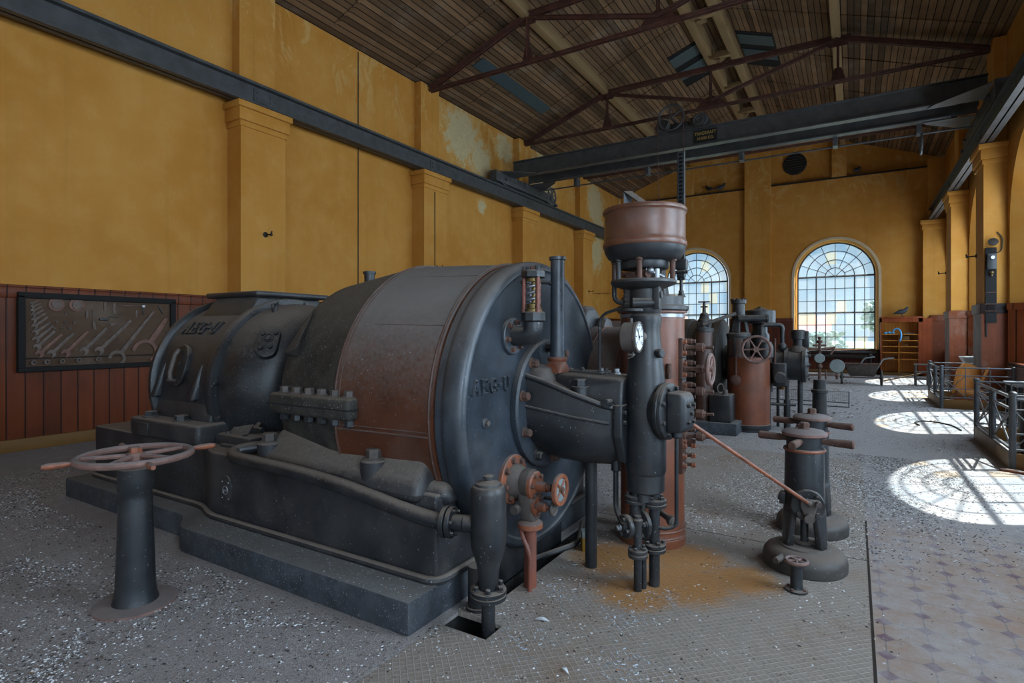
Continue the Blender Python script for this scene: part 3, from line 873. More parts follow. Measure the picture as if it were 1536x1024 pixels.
for x in (-7.5, -5.2, -2.6, -.4, 1.3): m.b2(x - .05, x + .05, 16.05, 16.33, 6.24, 6.47)
m.build('drive_shaft', M['crane'], t)
def spoked(m, c, axis, Rm, r, n=6, hub=.03, sr=None):
    a = V(axis).normalized(); u = a.orthogonal().normalized(); w = a.cross(u); c = V(c)
    m.torus(c, a, Rm, r, 40, 8)
    for j in range(n):
        q = 2 * PI * j / n + .3
        m.cyl(c, c + (u * math.cos(q) + w * math.sin(q)) * Rm, sr or r * .8, (sr or r * .8) * .8, 8)
    m.cyl(c - a * hub, c + a * hub, hub * 1.1, n=14)
m = MB(); spoked(m, (-8.45, 16.3, 6.05), (1, 0, 0), .27, .025, 8); m.cyl((-8.45, 16.3, 6.0), (-8.45, 16.3, 6.3), .02); m.build('shaft_wheel', M['crane'], t)
m = MB(); spoked(m, (1.35, 16.3, 6.05), (1, 0, 0), .24, .025, 6); m.build('shaft_wheel', M['crane'], t)
# crab on the girders
m = MB(); m.b2(-4.45, -3.2, 15.05, 15.9, 6.98, 7.08, .01); m.b2(-3.75, -3.28, 15.2, 15.8, 7.08, 7.32, .02); m.b2(-4.3, -3.8, 15.3, 15.8, 7.08, 7.3, .02)
crab = m.build('trolley', M['crane'], t)
m = MB(); spoked(m, (-4.15, 14.86, 7.3), (0, 1, 0), .33, .03, 5); m.cyl((-4.15, 14.86, 7.3), (-4.15, 15.4, 7.3), .03); m.build('chain_wheel', M['crane'], crab)
for x, r in ((-3.42, .2), (-4.4, .2)):
    m = MB(); m.lathe((x, 14.98, 7.12), (0, 1, 0), [(r * .6, -.05), (r, -.03), (r, .03), (r * .85, .05), (r * .85, .5)], 28); m.torus((x, 14.94, 7.12), (0, 1, 0), r * .8, .02, 28, 6); m.torus((x, 14.93, 7.12), (0, 1, 0), r * .4, .02, 20, 6); m.build('drum', M['crane'], crab)
m = MB()
for x in (-4.5, -3.82): m.tube([(x, 14.84, 7.25), (x + .03, 14.84, 4.2)], .009, 5)
m.tube(smooth_path([(-4.47, 14.84, 4.2), (-4.3, 14.84, 4.0), (-3.95, 14.84, 4.0), (-3.79, 14.84, 4.2)], 4), .009, 5)
m.build('hand_chain', M['truss'], t)
# load plate
m = MB(); m.b2(-3.58, -3.0, 14.955, 14.984, 6.55, 6.86); pl = m.build('load_plate', M['pitdark'], t)
pl['label'] = 'dark load plate with faded gold lettering'
add_text('lettering', 'TRAGKRAFT', .115, .006, M['letter'], pl, lambda x, y, z: (-3.29 + x * .85, 14.953 - z, 6.765 + y), 1.0)
add_text('lettering', '10.000 KG.', .105, .006, M['letter'], pl, lambda x, y, z: (-3.29 + x * .9, 14.953 - z, 6.635 + y), 1.0)

# ---- small fixtures on the walls
def hook(x, y, z, s, label):
    t = thing('wall_hook', label, 'hook', (x, y, z), None)
    m = MB(); m.lathe((x, y, z), (s, 0, 0), [(.05, 0), (.05, .012), (.022, .03)], 14); m.build('rose', M['hook'], t)
    m = MB(); m.tube(round_path([(x, y, z), (x + s * .17, y, z - .01), (x + s * .19, y, z + .05)], .03), .014, 8); m.sphere((x + s * .17, y, z - .012), .028, sub=2); m.build('arm', M['hook'], t)
hook(-9.2, 6.36, 3.384, 1, 'small dark iron hook on the nearest left pilaster, above the generator')
hook(-9.2, 11.29, 3.272, 1, 'small dark iron hook on the second left pilaster, above the brown drum')
hook(-9.2, 21.0, 3.26, 1, 'small dark iron hook on a far left pilaster beside the bowl-topped column')
hook(2.35, 16.14, 3.31, -1, 'dark iron hook on the right pilaster beside the black switch panel')
hook(2.35, 21.0, 3.37, -1, 'dark iron hook on the farther right pilaster, towards the shelf cabinet')
m = MB(); m.tube([(-9.58, 22.1, 3.25), (-9.58, 24.2, 3.37)], .012, 6); m.cyl((-9.6, 23, 3.3), (-9.56, 23, 3.3), .02)
tag(m.build('iron_rod', M['hook'], None, origin=(-9.58, 22.1, 3.25)), 'thin dark iron rod fixed level on the far left yellow wall', 'rod')
for (x, y, lab) in ((XL, 8.97, 'thin dark cable running down the left wall between two pilasters'), (XL + .4, 11.2, 'thin dark cable running down the second left pilaster')):
    m = MB(); m.tube([(x + .012, y, 2.25), (x + .012, y, 5.2)], .011, 6)
    if x == XL: m.tube([(x + .012, y, 5.2), (x + .012, y, 7.95)], .011, 6)
    tag(m.build('wall_cable', M['cable'], None, origin=(x, y, 2.25)), lab, 'cable')
# round louvred ventilator in the far gable
t = thing('wall_ventilator', 'round black louvred ventilator high in the far gable wall', 'ventilator', (-2.07, YF + .1, 8.5))
m = MB(); m.lathe((-2.07, YF + .18, 8.5), (0, -1, 0), [(.44, 0), (.44, .08), (.38, .09), (.38, .03), (0, .03)], 36); m.build('frame', M['hook'], t)
m = MB()
for i in range(7):
    z = 8.5 - .3 + i * .1; w = math.sqrt(max(.01, .37 ** 2 - (z - 8.5) ** 2))
    m.box((-2.07, YF + .12, z), (w * 2, .05, .012), 0, Matrix.Rotation(.6, 3, 'X'))
m.build('louvre', M['crane'], t)

# toolboard on the left wainscot
TX = XL + .1
t = thing('tool_board', 'brown wall panel in a black frame covered with hanging spanners', 'tool board', (TX, 3.9, 1.08))
m = MB(); m.b2(XL + .03, TX - .03, 2.95, 4.86, 1.10, 2.10); m.build('panel', M['toolboard'], t)
m = MB()
m.b2(XL + .03, TX + .02, 2.9, 4.93, 2.06, 2.14, .012); m.b2(XL + .03, TX + .02, 2.9, 4.93, 1.06, 1.13, .012); m.b2(XL + .03, TX + .02, 2.9, 2.98, 1.1, 2.1, .012); m.b2(XL + .03, TX + .02, 4.85, 4.93, 1.1, 2.1, .012)
m.b2(XL + .03, TX - .015, 2.95, 4.86, 1.235, 1.25)
m.build('frame', M['pitdark'], t)
TB = TX - .03
# pixel -> board coordinates were measured once; (y, z) pairs
def bp(px, py):
    # left edge px 115 -> y 2.98, right edge 1440 -> y 4.86, perspective corrected
    s = (px - 115) / 1325.0
    d0, d1 = 7.5, 9.13
    y = 2.98 + 1.88 * (s * d0) / (s * d0 + (1 - s) * d1)
    top = 100 + (px - 115) * .0362; bot = 742 - (px - 115) * .037
    return y, 2.07 - (py - top) / (bot - top) * .94
ORD = ['first', 'second', 'third', 'fourth', 'fifth', 'sixth', 'seventh', 'eighth', 'ninth', 'tenth', 'eleventh', 'twelfth', 'thirteenth', 'fourteenth']
def spanner(a, b, w, label, mat, jaw=True):
    (y0, z0), (y1, z1) = bp(*a), bp(*b)
    t = thing('spanner', label, 'spanner', (TB, y0, z0), 'spanners on the wall tool board')
    d = Vector((0, y1 - y0, z1 - z0)); L = d.length; d /= L; n = Vector((0, -d.z, d.y))
    A = Vector((TB + .004, y0, z0)); B = Vector((TB + .004, y1, z1))
    m = MB(); m.prism([A - n * w * .45, B - n * w * .35, B + n * w * .35, A + n * w * .45], (.012, 0, 0), .003); m.build('handle', mat, t)
    m = MB()
    rr = w * 1.0
    P = [A + d * (rr * math.cos(q)) * -1 + n * (rr * math.sin(q)) for q in [R(35) + R(290) * i / 14 for i in range(15)]]
    Q = [A - d * rr * .25 + (p - A) * .0 + n * (.42 * rr) * s for p, s in ((A, -1), (A, 1))]
    m.prism(P + [A - d * rr * .15 - n * rr * .38, A + d * rr * .1, A - d * rr * .15 + n * rr * .38], (.018, 0, 0)); m.build('jaw', mat, t)
    return t
FAN = [((172, 160), (242, 125)), ((178, 192), (257, 155)), ((182, 228), (268, 182)), ((187, 268), (286, 215)), ((190, 315), (306, 245)), ((200, 370), (322, 280)), ((207, 425), (346, 330)), ((214, 490), (372, 365)), ((222, 560), (388, 410)), ((245, 622), (452, 440)), ((355, 620), (560, 430)), ((485, 615), (690, 410)), ((650, 595), (862, 380)), ((790, 595), (1080, 310))]
for i, (a, b) in enumerate(FAN):
    lab = ('%s spanner from the top in the tool board\'s left slanting row' % ORD[i]) if i < 8 else ('long slanting spanner, %s from the left along the tool board\'s bottom' % ORD[i - 8])
    spanner(a, b, .022 + .0032 * i, lab, M['toolsteel'] if i not in (11, 9) else M['toolrust'])
# the largest open spanner, and the broad red jaw spanner
def jawtool(c, e, ri, ro, w, label, mat, gap):
    (yc, zc), (ye, ze) = bp(*c), bp(*e)
    t = thing('spanner', label, 'spanner', (TB, yc, zc), 'spanners on the wall tool board')
    C = Vector((TB + .004, yc, zc)); E_ = Vector((TB + .004, ye, ze)); d = (E_ - C).normalized(); n = Vector((0, -d.z, d.y))
    out = [C - (d * math.cos(q) - n * math.sin(q)) * ro for q in [gap + (2 * PI - 2 * gap) * i / 22 for i in range(23)]]
    inn = [C - (d * math.cos(q) - n * math.sin(q)) * ri for q in [gap + (2 * PI - 2 * gap) * i / 22 for i in range(23)]]
    m = MB(); m.prism(out + inn[::-1], (.022, 0, 0)); m.build('jaw', mat, t)
    m = MB(); m.prism([C + d * ri * 1.02 - n * w, E_ - n * w * .6, E_ + n * w * .6, C + d * ri * 1.02 + n * w], (.016, 0, 0), .004); m.build('handle', mat, t)
jawtool((950, 665), (1285, 225), .075, .12, .032, 'largest grey spanner with horseshoe jaw on the tool board', M['toolsteel'], R(55))
jawtool((1205, 600), (1400, 290), .135, .185, .05, 'broad reddish jaw spanner at the right of the tool board', M['toolrust'], R(62))
for (p, lab) in (((402, 165), 'grey disc on a brown ring, left one of the tool board\'s pair'), ((588, 170), 'grey disc on a brown ring, right one of the tool board\'s pair')):
    y, z = bp(*p)
    t = thing('flange_disc', lab, 'disc', (TB, y, z))
    m = MB(); m.lathe((TB, y, z), (1, 0, 0), [(.095, 0), (.095, .02), (.08, .026), (.03, .026)], 30); m.build('ring', M['toolrust'], t)
    m = MB(); m.lathe((TB + .02, y, z), (1, 0, 0), [(.062, 0), (.062, .02), (.05, .024), (0, .024)], 26); m.build('plate', M['toolsteel'], t)
for ps, rr, what in (([(490, 250), (405, 325), (485, 325), (565, 330), (385, 383), (460, 385), (525, 385)], .02, 'tool board\'s upper left'), ([(190, 700), (310, 695), (450, 690), (600, 680), (775, 670)], .035, 'tool board\'s bottom ledge')):
    for i, p in enumerate(ps):
        y, z = bp(*p)
        m = MB(); m.lathe((TB, y, z), (1, 0, 0), [(rr, 0), (rr, rr * 1.2), (rr * .6, rr * 1.2), (rr * .6, rr * .2), (0, rr * .2)], 6)
        tag(m.build('socket', M['toolsteel'], None, origin=(TB, y, z)), ('small dark socket, %s in the cluster at the %s' if rr < .03 else 'dark hexagonal socket, %s from the left along the %s') % (ORD[i], what), 'socket', 'sockets on the tool board')
def boardbox(p, w, h, d, name, label, cat, mat, rot=0):
    y, z = bp(*p); m = MB(); m.box((TB + d / 2, y, z), (d, w, h), .004, Matrix.Rotation(rot, 3, 'X'))
    return tag(m.build(name, mat, None, origin=(TB, y, z)), label, cat)
boardbox((680, 258), .03, .1, .02, 'steel_gauge', 'upright dark steel strip beside the discs on the tool board', 'gauge', M['toolsteel'])
boardbox((735, 250), .02, .12, .015, 'drill_bit', 'thin upright drill right of the dark strip on the tool board', 'drill', M['toolsteel'])
boardbox((830, 302), .11, .035, .03, 'steel_block', 'short dark steel block at the centre of the tool board', 'block', M['black'])
boardbox((745, 355), .035, .13, .02, 'chisel', 'pale grey chisel hanging below the strips on the tool board', 'chisel', M['toolsteel'], .15)
boardbox((925, 280), .14, .012, .015, 'thin_rod', 'thin black rod right of the steel block on the tool board', 'rod', M['black'], -.05)
boardbox((930, 200), .04, .16, .015, 'scraper', 'pale upright scraper near the top middle of the tool board', 'scraper', M['toolsteel'])
boardbox((845, 180), .03, .12, .015, 'punch', 'short pale punch left of the scraper on the tool board', 'punch', M['toolsteel'])
boardbox((1130, 250), .03, .12, .015, 'file', 'narrow grey file below the long bar on the tool board', 'file', M['toolsteel'])
boardbox((1110, 172), .36, .014, .015, 'long_bar', 'long thin level bar at the top right of the tool board', 'bar', M['toolsteel'], .03)
boardbox((1350, 210), .018, .14, .018, 'tommy_bar', 'short black slanting bar near the top right corner of the tool board', 'bar', M['black'], .5)
boardbox((920, 345), .1, .03, .02, 'gland_key', 'small dark cross-shaped key in the middle of the tool board', 'key', M['toolsteel'], .3)
t = thing('hammer', 'small hammer with a white head hanging at the top right of the tool board', 'hammer', (TB, *bp(1190, 215)))
y, z = bp(1188, 178); m = MB(); m.box((TB + .03, y, z), (.03, .04, .04), .01); m.build('head', M['whitebit'], t)
m = MB(); m.box((TB + .03, y, z - .07), (.012, .014, .12), .003); m.build('handle', M['black'], t)
y, z = bp(1405, 460); m = MB()
for i in range(6): m.torus((TB + .01, y + .008 * (i % 2), z + .07 - i * .03), (1, .4 * (-1) ** i, 0), .016, .005, 14, 6)
tag(m.build('chain', M['black'], None, origin=(TB, y, z)), 'short hanging black chain at the right edge of the tool board', 'chain')
# ================================================================== TURBO SET IN FRONT
AY, AZ = 3.46, 1.11
def ax(r, deg, x):
    """point on a cylinder about the machine axis; deg measured from the camera side (-y) upwards"""
    a = R(deg); return Vector((x, AY - r * math.cos(a), AZ + r * math.sin(a)))

# plinth
m = MB()
m.prism([(-6.55, 2.36, 0)] + [(-4.5 + .36 * i / 8, 2.36 - .16 * (.5 - .5 * math.cos(PI * i / 8)), 0) for i in range(9)] + [(-1.985, 2.2, 0), (-1.985, 4.72, 0), (-4.18, 4.72, 0), (-4.36, 4.56, 0), (-6.55, 4.56, 0)], (0, 0, .185), .018)
tag(m.build('machine_plinth', M['concrete'], None, origin=(-4.3, AY, 0)), 'low black stepped plinth under the nearest turbine and generator', 'plinth')

# bedplate
bed = thing('machine_bedplate', 'long dusty cast iron bedplate on the black plinth, with oil pipe along its side', 'bedplate', (-4.3, AY, .185))
m = MB()
m.prism([(-6.4, 2.55, .18)] + [(-4.52 + .34 * i / 8, 2.55 - .10 * (.5 - .5 * math.cos(PI * i / 8)), .18) for i in range(9)] + [(-2.0, 2.45, .18), (-2.0, 4.47, .18), (-4.22, 4.47, .18), (-4.45, 4.37, .18), (-6.4, 4.37, .18)], (0, 0, .5), .075, 4)
m.build('body', M['bed'], bed)
m = MB(); foot = round_path([(-6.42, AY, .2), (-6.42, 2.53, .2), (-4.45, 2.53, .2), (-4.2, 2.43, .2), (-1.98, 2.43, .2), (-1.98, 4.49, .2), (-4.2, 4.49, .2), (-4.45, 4.39, .2), (-6.42, 4.39, .2), (-6.42, AY + .05, .2)], .1)
m.tube(foot, .026, 10); m.build('foot_moulding', M['bed'], bed)
m = MB(); m.hull([(x, y, z) for x, y, z in [(-2.5, 2.47, .6), (-1.96, 2.47, .6), (-2.5, 3.0, .6), (-1.96, 3.0, .6), (-2.5, 2.5, .76), (-1.98, 2.5, .72), (-2.5, 3.0, .76), (-1.98, 3.0, .72)]], .05); m.build('end_shoulder', M['bed'], bed)
# oval nameplate
np_ = MB(); c = Vector((-4.012, 2.44, .417))
c.y = 2.475
P = [(c.x + .075 * math.cos(q), 2.452, c.z + .11 * math.sin(q)) for q in [2 * PI * i / 32 for i in range(32)]]
np_.prism(P, (0, -.012, 0), .002); plate = np_.build('name_plate', M['bed'], bed)
m = MB(); m.torus((c.x, 2.44, c.z - .0), (0, 1, 0), .03, .005, 24, 6)
for q in (0, 90, 180, 270): m.sphere((c.x + .055 * math.cos(R(q + 45)), 2.44, c.z + .085 * math.sin(R(q + 45))), .006, sub=1)
m.b2(c.x - .02, c.x + .02, 2.436, 2.442, c.z - .008, c.z + .008)
m.build('emblem', M['steel'], plate)
m = MB(); m.prism([(-4.36, 2.6, .68), (-3.98, 2.62, .68), (-3.98, 2.85, .68), (-4.36, 2.85, .68)], (0, 0, .022), .006); m.build('cover_plate', M['bed'], bed)
# oil pipe along the bed, ending at the strainer
m = MB(); m.tube(smooth_path([(-3.62, 2.72, .745), (-3.78, 2.55, .745), (-3.86, 2.43, .725), (-3.76, 2.37, .705), (-3.5, 2.36, .70), (-3.1, 2.36, .69), (-2.7, 2.36, .665), (-2.4, 2.37, .625), (-2.15, 2.385, .585), (-1.95, 2.40, .565), (-1.80, 2.44, .565)], 6), .046, 14); op = m.build('oil_pipe', M['black'], bed)
m = MB(); ax_ = Vector((.97, .24, 0))
for d in (-.017, .017): m.lathe(Vector((-1.885, 2.415, .565)) + ax_ * d, ax_, [(.082, -.013), (.085, -.01), (.085, .01), (.082, .013)], 24)
fl = m.build('pipe_flange', M['black'], op)
bolt_ring(op, Vector((-1.885, 2.415, .565)) + ax_ * .03, ax_, .066, 6, .011, .018, M['black'])

# generator -------------------------------------------------------------
gen = thing('generator', 'black generator with raised AEG-U lettering and a top hatch, left end of the nearest machine', 'generator', (-4.95, AY, .69))
X_ = (1, 0, 0)
O = (0, AY, AZ)
m = MB(); m.lathe(O, X_, [(.3, -5.62), (.775, -5.56), (.775, -4.62), (.3, -4.6)], 72); m.build('barrel', M['black'], gen, 40)
m = MB(); m.lathe(O, X_, [(.76, -5.6), (.81, -5.585), (.825, -5.55), (.825, -5.51), (.79, -5.49), (.77, -5.49)], 72); m.build('rear_ring', M['black'], gen)
m = MB(); m.lathe(O, X_, [(.77, -4.69), (.80, -4.685), (.81, -4.66), (.81, -4.6), (.80, -4.575), (.74, -4.57)], 72); m.build('front_ring', M['black'], gen)
m = MB(); m.lathe(O, X_, [(.755, -4.6), (.755, -4.5), (.745, -4.38), (.71, -4.24), (.64, -4.13), (.54, -4.06), (.36, -4.02), (.36, -3.95), (.2, -3.95), (.2, -3.5)], 72); m.build('end_shield', M['black'], gen, 50)
m = MB(); m.lathe(O, X_, [(.2, -6.2), (.3, -6.18), (.32, -5.95), (.55, -5.85), (.7, -5.7), (.74, -5.57)], 60); m.build('rear_shield', M['black'], gen, 50)
m = MB(); m.lathe((-5.72, 2.84, .98), (0, -1, 0), [(.09, -.1), (.09, .03), (.06, .05)], 20); m.lathe((-5.72, 2.84, 1.22), (0, -1, 0), [(.13, -.1), (.13, .02), (.05, .06)], 24); m.build('rear_boss', M['black'], gen)
# hatch on top
m = MB(); m.hull([(-5.28, 3.12, 1.93), (-4.62, 3.12, 1.93), (-4.62, 3.8, 1.93), (-5.28, 3.8, 1.93), (-5.42, 2.98, 1.66), (-4.62, 2.98, 1.66), (-4.62, 3.94, 1.66), (-5.42, 3.94, 1.66)], .02); m.build('hatch_neck', M['black'], gen)
m = MB(); m.b2(-5.36, -4.55, 3.06, 3.87, 1.925, 1.975, .018, 3); m.build('hatch_cover', M['black'], gen)
# lettering wrapped on the barrel
slab_text('raised_letter', 'AEG-U', .135, .105, .018, .02, M['black'], gen, lambda x, y, z: ax(.777 + z, 42.5 + math.degrees(y / .78), -5.10 + x + y * .04))
# inspection cover with vertical bar
def pad_on(parent, x, deg, rx, rz, rad, th, mat, name, n=36):
    m = MB()
    top = []; bot = []
    for i in range(n):
        q = 2 * PI * i / n
        dx, dz = rx * math.cos(q), rz * math.sin(q)
        p = ax(rad, deg + math.degrees(dz / rad), x + dx); top.append(ax(rad + th, deg + math.degrees(dz * .92 / rad), x + dx * .92)); bot.append(ax(rad - .03, deg + math.degrees(dz / rad), x + dx))
    mid = [ax(rad + th * .7, deg + math.degrees(rz * math.sin(2 * PI * i / n) / rad), x + rx * math.cos(2 * PI * i / n)) for i in range(n)]
    m.ringsweep([bot, mid, top])
    return m.build(name, mat, parent)
cov = pad_on(gen, -5.15, 14.5, .15, .19, .775, .03, M['black'], 'inspection_cover')
m = MB(); m.tube([ax(.82, 24, -5.165), ax(.835, 20, -5.168), ax(.835, 9, -5.172), ax(.82, 4, -5.175)], .02, 8); m.tube([ax(.815, 4.5, -5.23), ax(.83, 4.5, -5.175), ax(.815, 4.5, -5.12)], .014, 8); m.build('clamp_bar', M['greyiron'], cov)
for dx, dg in ((-.07, 13), (.07, 15)): bolt(cov, ax(.803, dg, -5.17 + dx), ax(1, dg, 0) - ax(0, dg, 0), .012, .02, M['black'])
for xt, xb in ((-5.40, -5.47), (-4.80, -4.86)):
    m = MB(); m.hull([ax(.76, 17, xt - .02), ax(.76, 17, xt + .02), ax(.77, -7, xb - .07), ax(.77, -7, xb + .06), ax(.84, -7, xb - .05), ax(.84, -7, xb + .04), ax(.79, 15, xt)], .012); m.build('rib', M['black'], gen)
# feet
def gen_foot(s):
    yo = AY - s * .98
    m = MB()
    def y(v): return AY - s * v
    m.hull([(-5.62, y(.95), .67), (-4.52, y(.95), .67), (-5.62, y(.4), .67), (-4.52, y(.4), .67), (-5.62, y(.95), .84), (-4.52, y(.95), .84), (-5.62, y(.4), .84), (-4.52, y(.4), .84)], .035)
    m.hull([(-5.52, y(.8), .83), (-4.6, y(.8), .83), (-5.5, y(.755), 1.02), (-4.62, y(.755), 1.02), (-5.5, y(.4), .8), (-4.62, y(.4), .8)], .02)
    f = m.build('foot', M['bed'], gen)
    for x in (-5.42, -4.92): bolt(f, (x, y(.86), .84), (0, 0, 1), .055, .05, M['bed'])
    m = MB(); m.b2(-5.5, -5.28, y(.945), y(.96), .69, .8, .004); m.build('foot_plate', M['black'], f)
    m = MB(); m.b2(-4.5, -4.02, y(.82), y(.4), .67, .77, .03); m.hull([(-4.45, y(.72), .76), (-4.2, y(.72), .76), (-4.4, y(.6), .92), (-4.25, y(.58), .92), (-4.4, y(.3), .76), (-4.2, y(.3), .76)]); f2 = m.build('foot', M['bed'], gen)
    for x in (-4.38, -4.15): bolt(f2, (x, y(.77), .77), (0, 0, 1), .018, .015, M['black'])
gen_foot(1); gen_foot(-1)
# end shield furniture: terminal plate, lifting eye, bolts round the ring, drain plug
tp = thing  # alias kept short
o_ = ax(.69, 36, -4.16); nrm_ = Vector((.62, -.63, .46)).normalized()
m = MB(); u = nrm_.cross(Vector((0, .2, 1))).normalized(); w = nrm_.cross(u)
P = []
for i in range(32):
    q = 2 * PI * i / 32
    a, b = math.cos(q), math.sin(q)
    P.append(o_ + u * (.085 * a) + w * (.085 * b + (.06 if b > 0 else -.06)))
m.prism([p - nrm_ * .06 for p in P], nrm_ * .085, .006); tplate = m.build('terminal_plate', M['black'], gen)
for a, b in ((.04, .07), (-.03, .05), (.0, -.02), (-.045, -.08), (.05, -.06)):
    m = MB(); m.cyl(o_ + u * a + w * b + nrm_ * .02, o_ + u * a + w * b + nrm_ * .045, .022, .018, 12); m.build('stud', M['black'], tplate)
m = MB(); m.torus(o_ + nrm_ * .027 - w * .03, nrm_, .035, .008, 20, 6); m.build('ring_mark', M['black'], tplate)
e_ = ax(.735, 64, -4.42); m = MB(); m.cyl(ax(.66, 60, -4.40), ax(.76, 66, -4.42), .032, .024); m.torus(ax(.785, 66, -4.42), (1, .3, 0), .026, .011, 20, 8); m.build('lifting_eye', M['black'], gen)
for dg in (4, 32, 58, 78, 100, -18): bolt(gen, ax(.775, dg, -4.572), (1, 0, 0), .016, .016, M['black'])
m = MB(); m.cyl(ax(.66, -24, -4.2), ax(.76, -24, -4.14), .026); m.cyl(ax(.72, -24, -4.2), ax(.74, -24, -4.06), .02); m.build('drain_plug', M['black'], gen)

# turbine ---------------------------------------------------------------
tur = thing('steam_turbine', 'large steam turbine drum in red-brown sheet with dark AEG-U end cover', 'turbine', (-2.7, AY, .69))
m = MB(); m.lathe(O, X_, [(.4, -3.62), (.86, -3.58), (.905, -3.52), (.915, -3.45), (.99, -2.95), (1.0, -2.84), (.9, -2.83)], 80); m.build('lagged_casing', M['lag'], tur, 50)
m = MB()
rings = []
NA = 72; A0, A1 = -26, 206
for x, r in ((-2.85, .97), (-2.85, 1.005), (-2.06, .972), (-2.06, .93)):
    rings.append([ax(r, A0 + (A1 - A0) * j / NA, x) for j in range(NA + 1)])
b = m.b; VV = [[b.verts.new(p) for p in r_] for r_ in rings]
for A_, B_ in zip(VV, VV[1:] + VV[:1]):
    for j in range(NA): b.faces.new((A_[j], A_[j + 1], B_[j + 1], B_[j]))
for j in (0, NA): b.faces.new([q[j] for q in VV])
m.build('lagging_sheet', M['sheet'], tur, 30)
m = MB(); m.lathe(O, X_, [(.5, -2.84), (.962, -2.82), (.94, -2.05), (.5, -2.04)], 60); m.build('inner_casing', M['sheet'], tur)
def strip(x0, r0, x1, r1, d0, d1, w, name, n=40):
    m = MB(); P = []
    for i in range(n + 1):
        t = i / n; P.append(ax(r0 + (r1 - r0) * t, d0 + (d1 - d0) * t, x0 + (x1 - x0) * t))
    m.tube(P, w, 6); return m.build(name, M['brownpaint'], tur)
strip(-2.835, 1.006, -2.835, 1.006, -22, 200, .009, 'sheet_seam')
strip(-2.80, 1.004, -2.80, 1.004, -8, 190, .005, 'sheet_seam')
strip(-2.085, .974, -2.085, .974, -24, 204, .009, 'sheet_seam')
strip(-2.83, 1.004, -2.09, .974, -7.2, -7.2, .008, 'sheet_seam', 4); strip(-2.83, 1.004, -2.09, .974, -5.6, -5.6, .005, 'sheet_seam', 4)
strip(-2.75, .99, -2.75, .99, -7, 10, .006, 'sheet_seam', 6)
for dg in (33, 62, 95): strip(-2.83, 1.0, -2.09, .9725, dg, dg, .0035, 'sheet_seam', 4)
# end cover with heavy rounded rim
m = MB(); m.lathe(O, X_, [(.5, -2.06), (.955, -2.06), (.965, -2.05), (.968, -2.0), (.978, -1.99), (.982, -1.96), (.982, -1.905), (.972, -1.875), (.95, -1.858), (.925, -1.855), (.915, -1.862), (.905, -1.866), (.0, -1.866)], 96)
m.build('end_cover', M['disc'], tur, 40)
slab_text('raised_letter', 'AEG-U', .088, .080, .013, .015, M['disc'], tur, lambda x, y, z: (-1.866 + z, 2.80 + x, 1.278 + y))
for y, z, r in ((2.735, 1.06, .016),): m = MB(); m.lathe((-1.866, y, z), X_, [(.032, 0), (.032, .008), (.02, .012)], 20); pb = m.build('plug_boss', M['disc'], tur); bolt(pb, (-1.858, y, z), X_, .018, .024, M['greyiron'])
# stub on top, back part
m = MB(); m.lathe((-3.56, AY, 1.7), (0, 0, 1), [(.045, 0), (.045, .40), (.055, .40), (.055, .42), (.04, .425)], 20); m.build('vent_stub', M['black'], tur)
# half joint flanges
def joint(s):
    def y(v): return AY - s * v
    m = MB(); m.hull([(x, y(v), z) for x in (-3.42, -2.64) for v in (.8, 1.08) for z in (1.05, 1.19)], .03); f = m.build('joint_flange', M['lag'], tur)
    m = MB(); m.b2(-3.43, -2.63, y(1.083), y(.8), 1.112, 1.122); m.build('joint_line', M['pitdark'], f)
    for i in range(6):
        x = -3.34 + i * .126
        bolt(f, (x, y(1.0), 1.19), (0, 0, 1), .034, .04, M['greyiron']); bolt(f, (x, y(1.0), 1.05), (0, 0, -1), .034, .05, M['black'])
    if s > 0:
        for i in range(3): bolt(f, (-3.33, y(.93), 1.19), (0, 0, 1), .03, .03, M['greyiron']); break
    # casing foot pad with two holding down bolts
    m = MB()
    m.hull([(-3.66, y(1.06), .62), (-2.10, y(1.06), .62), (-3.66, y(.55), .62), (-2.10, y(.55), .62), (-3.66, y(1.06), .72), (-2.10, y(1.06), .72), (-3.66, y(.55), .72), (-2.10, y(.55), .72), (-3.50, y(.78), .99), (-2.18, y(.78), .99), (-3.46, y(.55), .99), (-2.22, y(.55), .99)], .06, 5)
    pd = m.build('casing_foot', M['bed'], tur)
    for x, v in ((-2.52, .97), (-3.55, .97)):
        c = MB(); c.lathe((x, y(v), .68), (0, 0, 1), [(.085, 0), (.085, .13), (.075, .14)], 24); c.build('bolt_seat', M['bed'], pd); bolt(pd, (x, y(v), .82), (0, 0, 1), .052, .065, M['greyiron'])
joint(1); joint(-1)
m = MB(); m.hull([ax(.93, 20, -3.5), ax(.93, 23, -3.5), ax(.99, 20, -3.46), ax(.92, 44, -3.46), ax(.96, 44, -3.42), ax(.93, 20, -3.36), ax(1.0, 22, -3.32)], .01); m.build('lagging_bracket', M['lag'], tur)
# bottom of the casing between the pads, under the cover
m = MB(); m.b2(-2.06, -1.93, 3.0, 3.9, -.05, .2, .02); m.build('keel', M['black'], tur)
m = MB(); m.tube(round_path([(-1.9, 3.35, .03), (-1.74, 3.8, .035), (-1.9, 4.2, .04)], .12), .02, 8); m.build('pit_pipe', M['black'], tur)

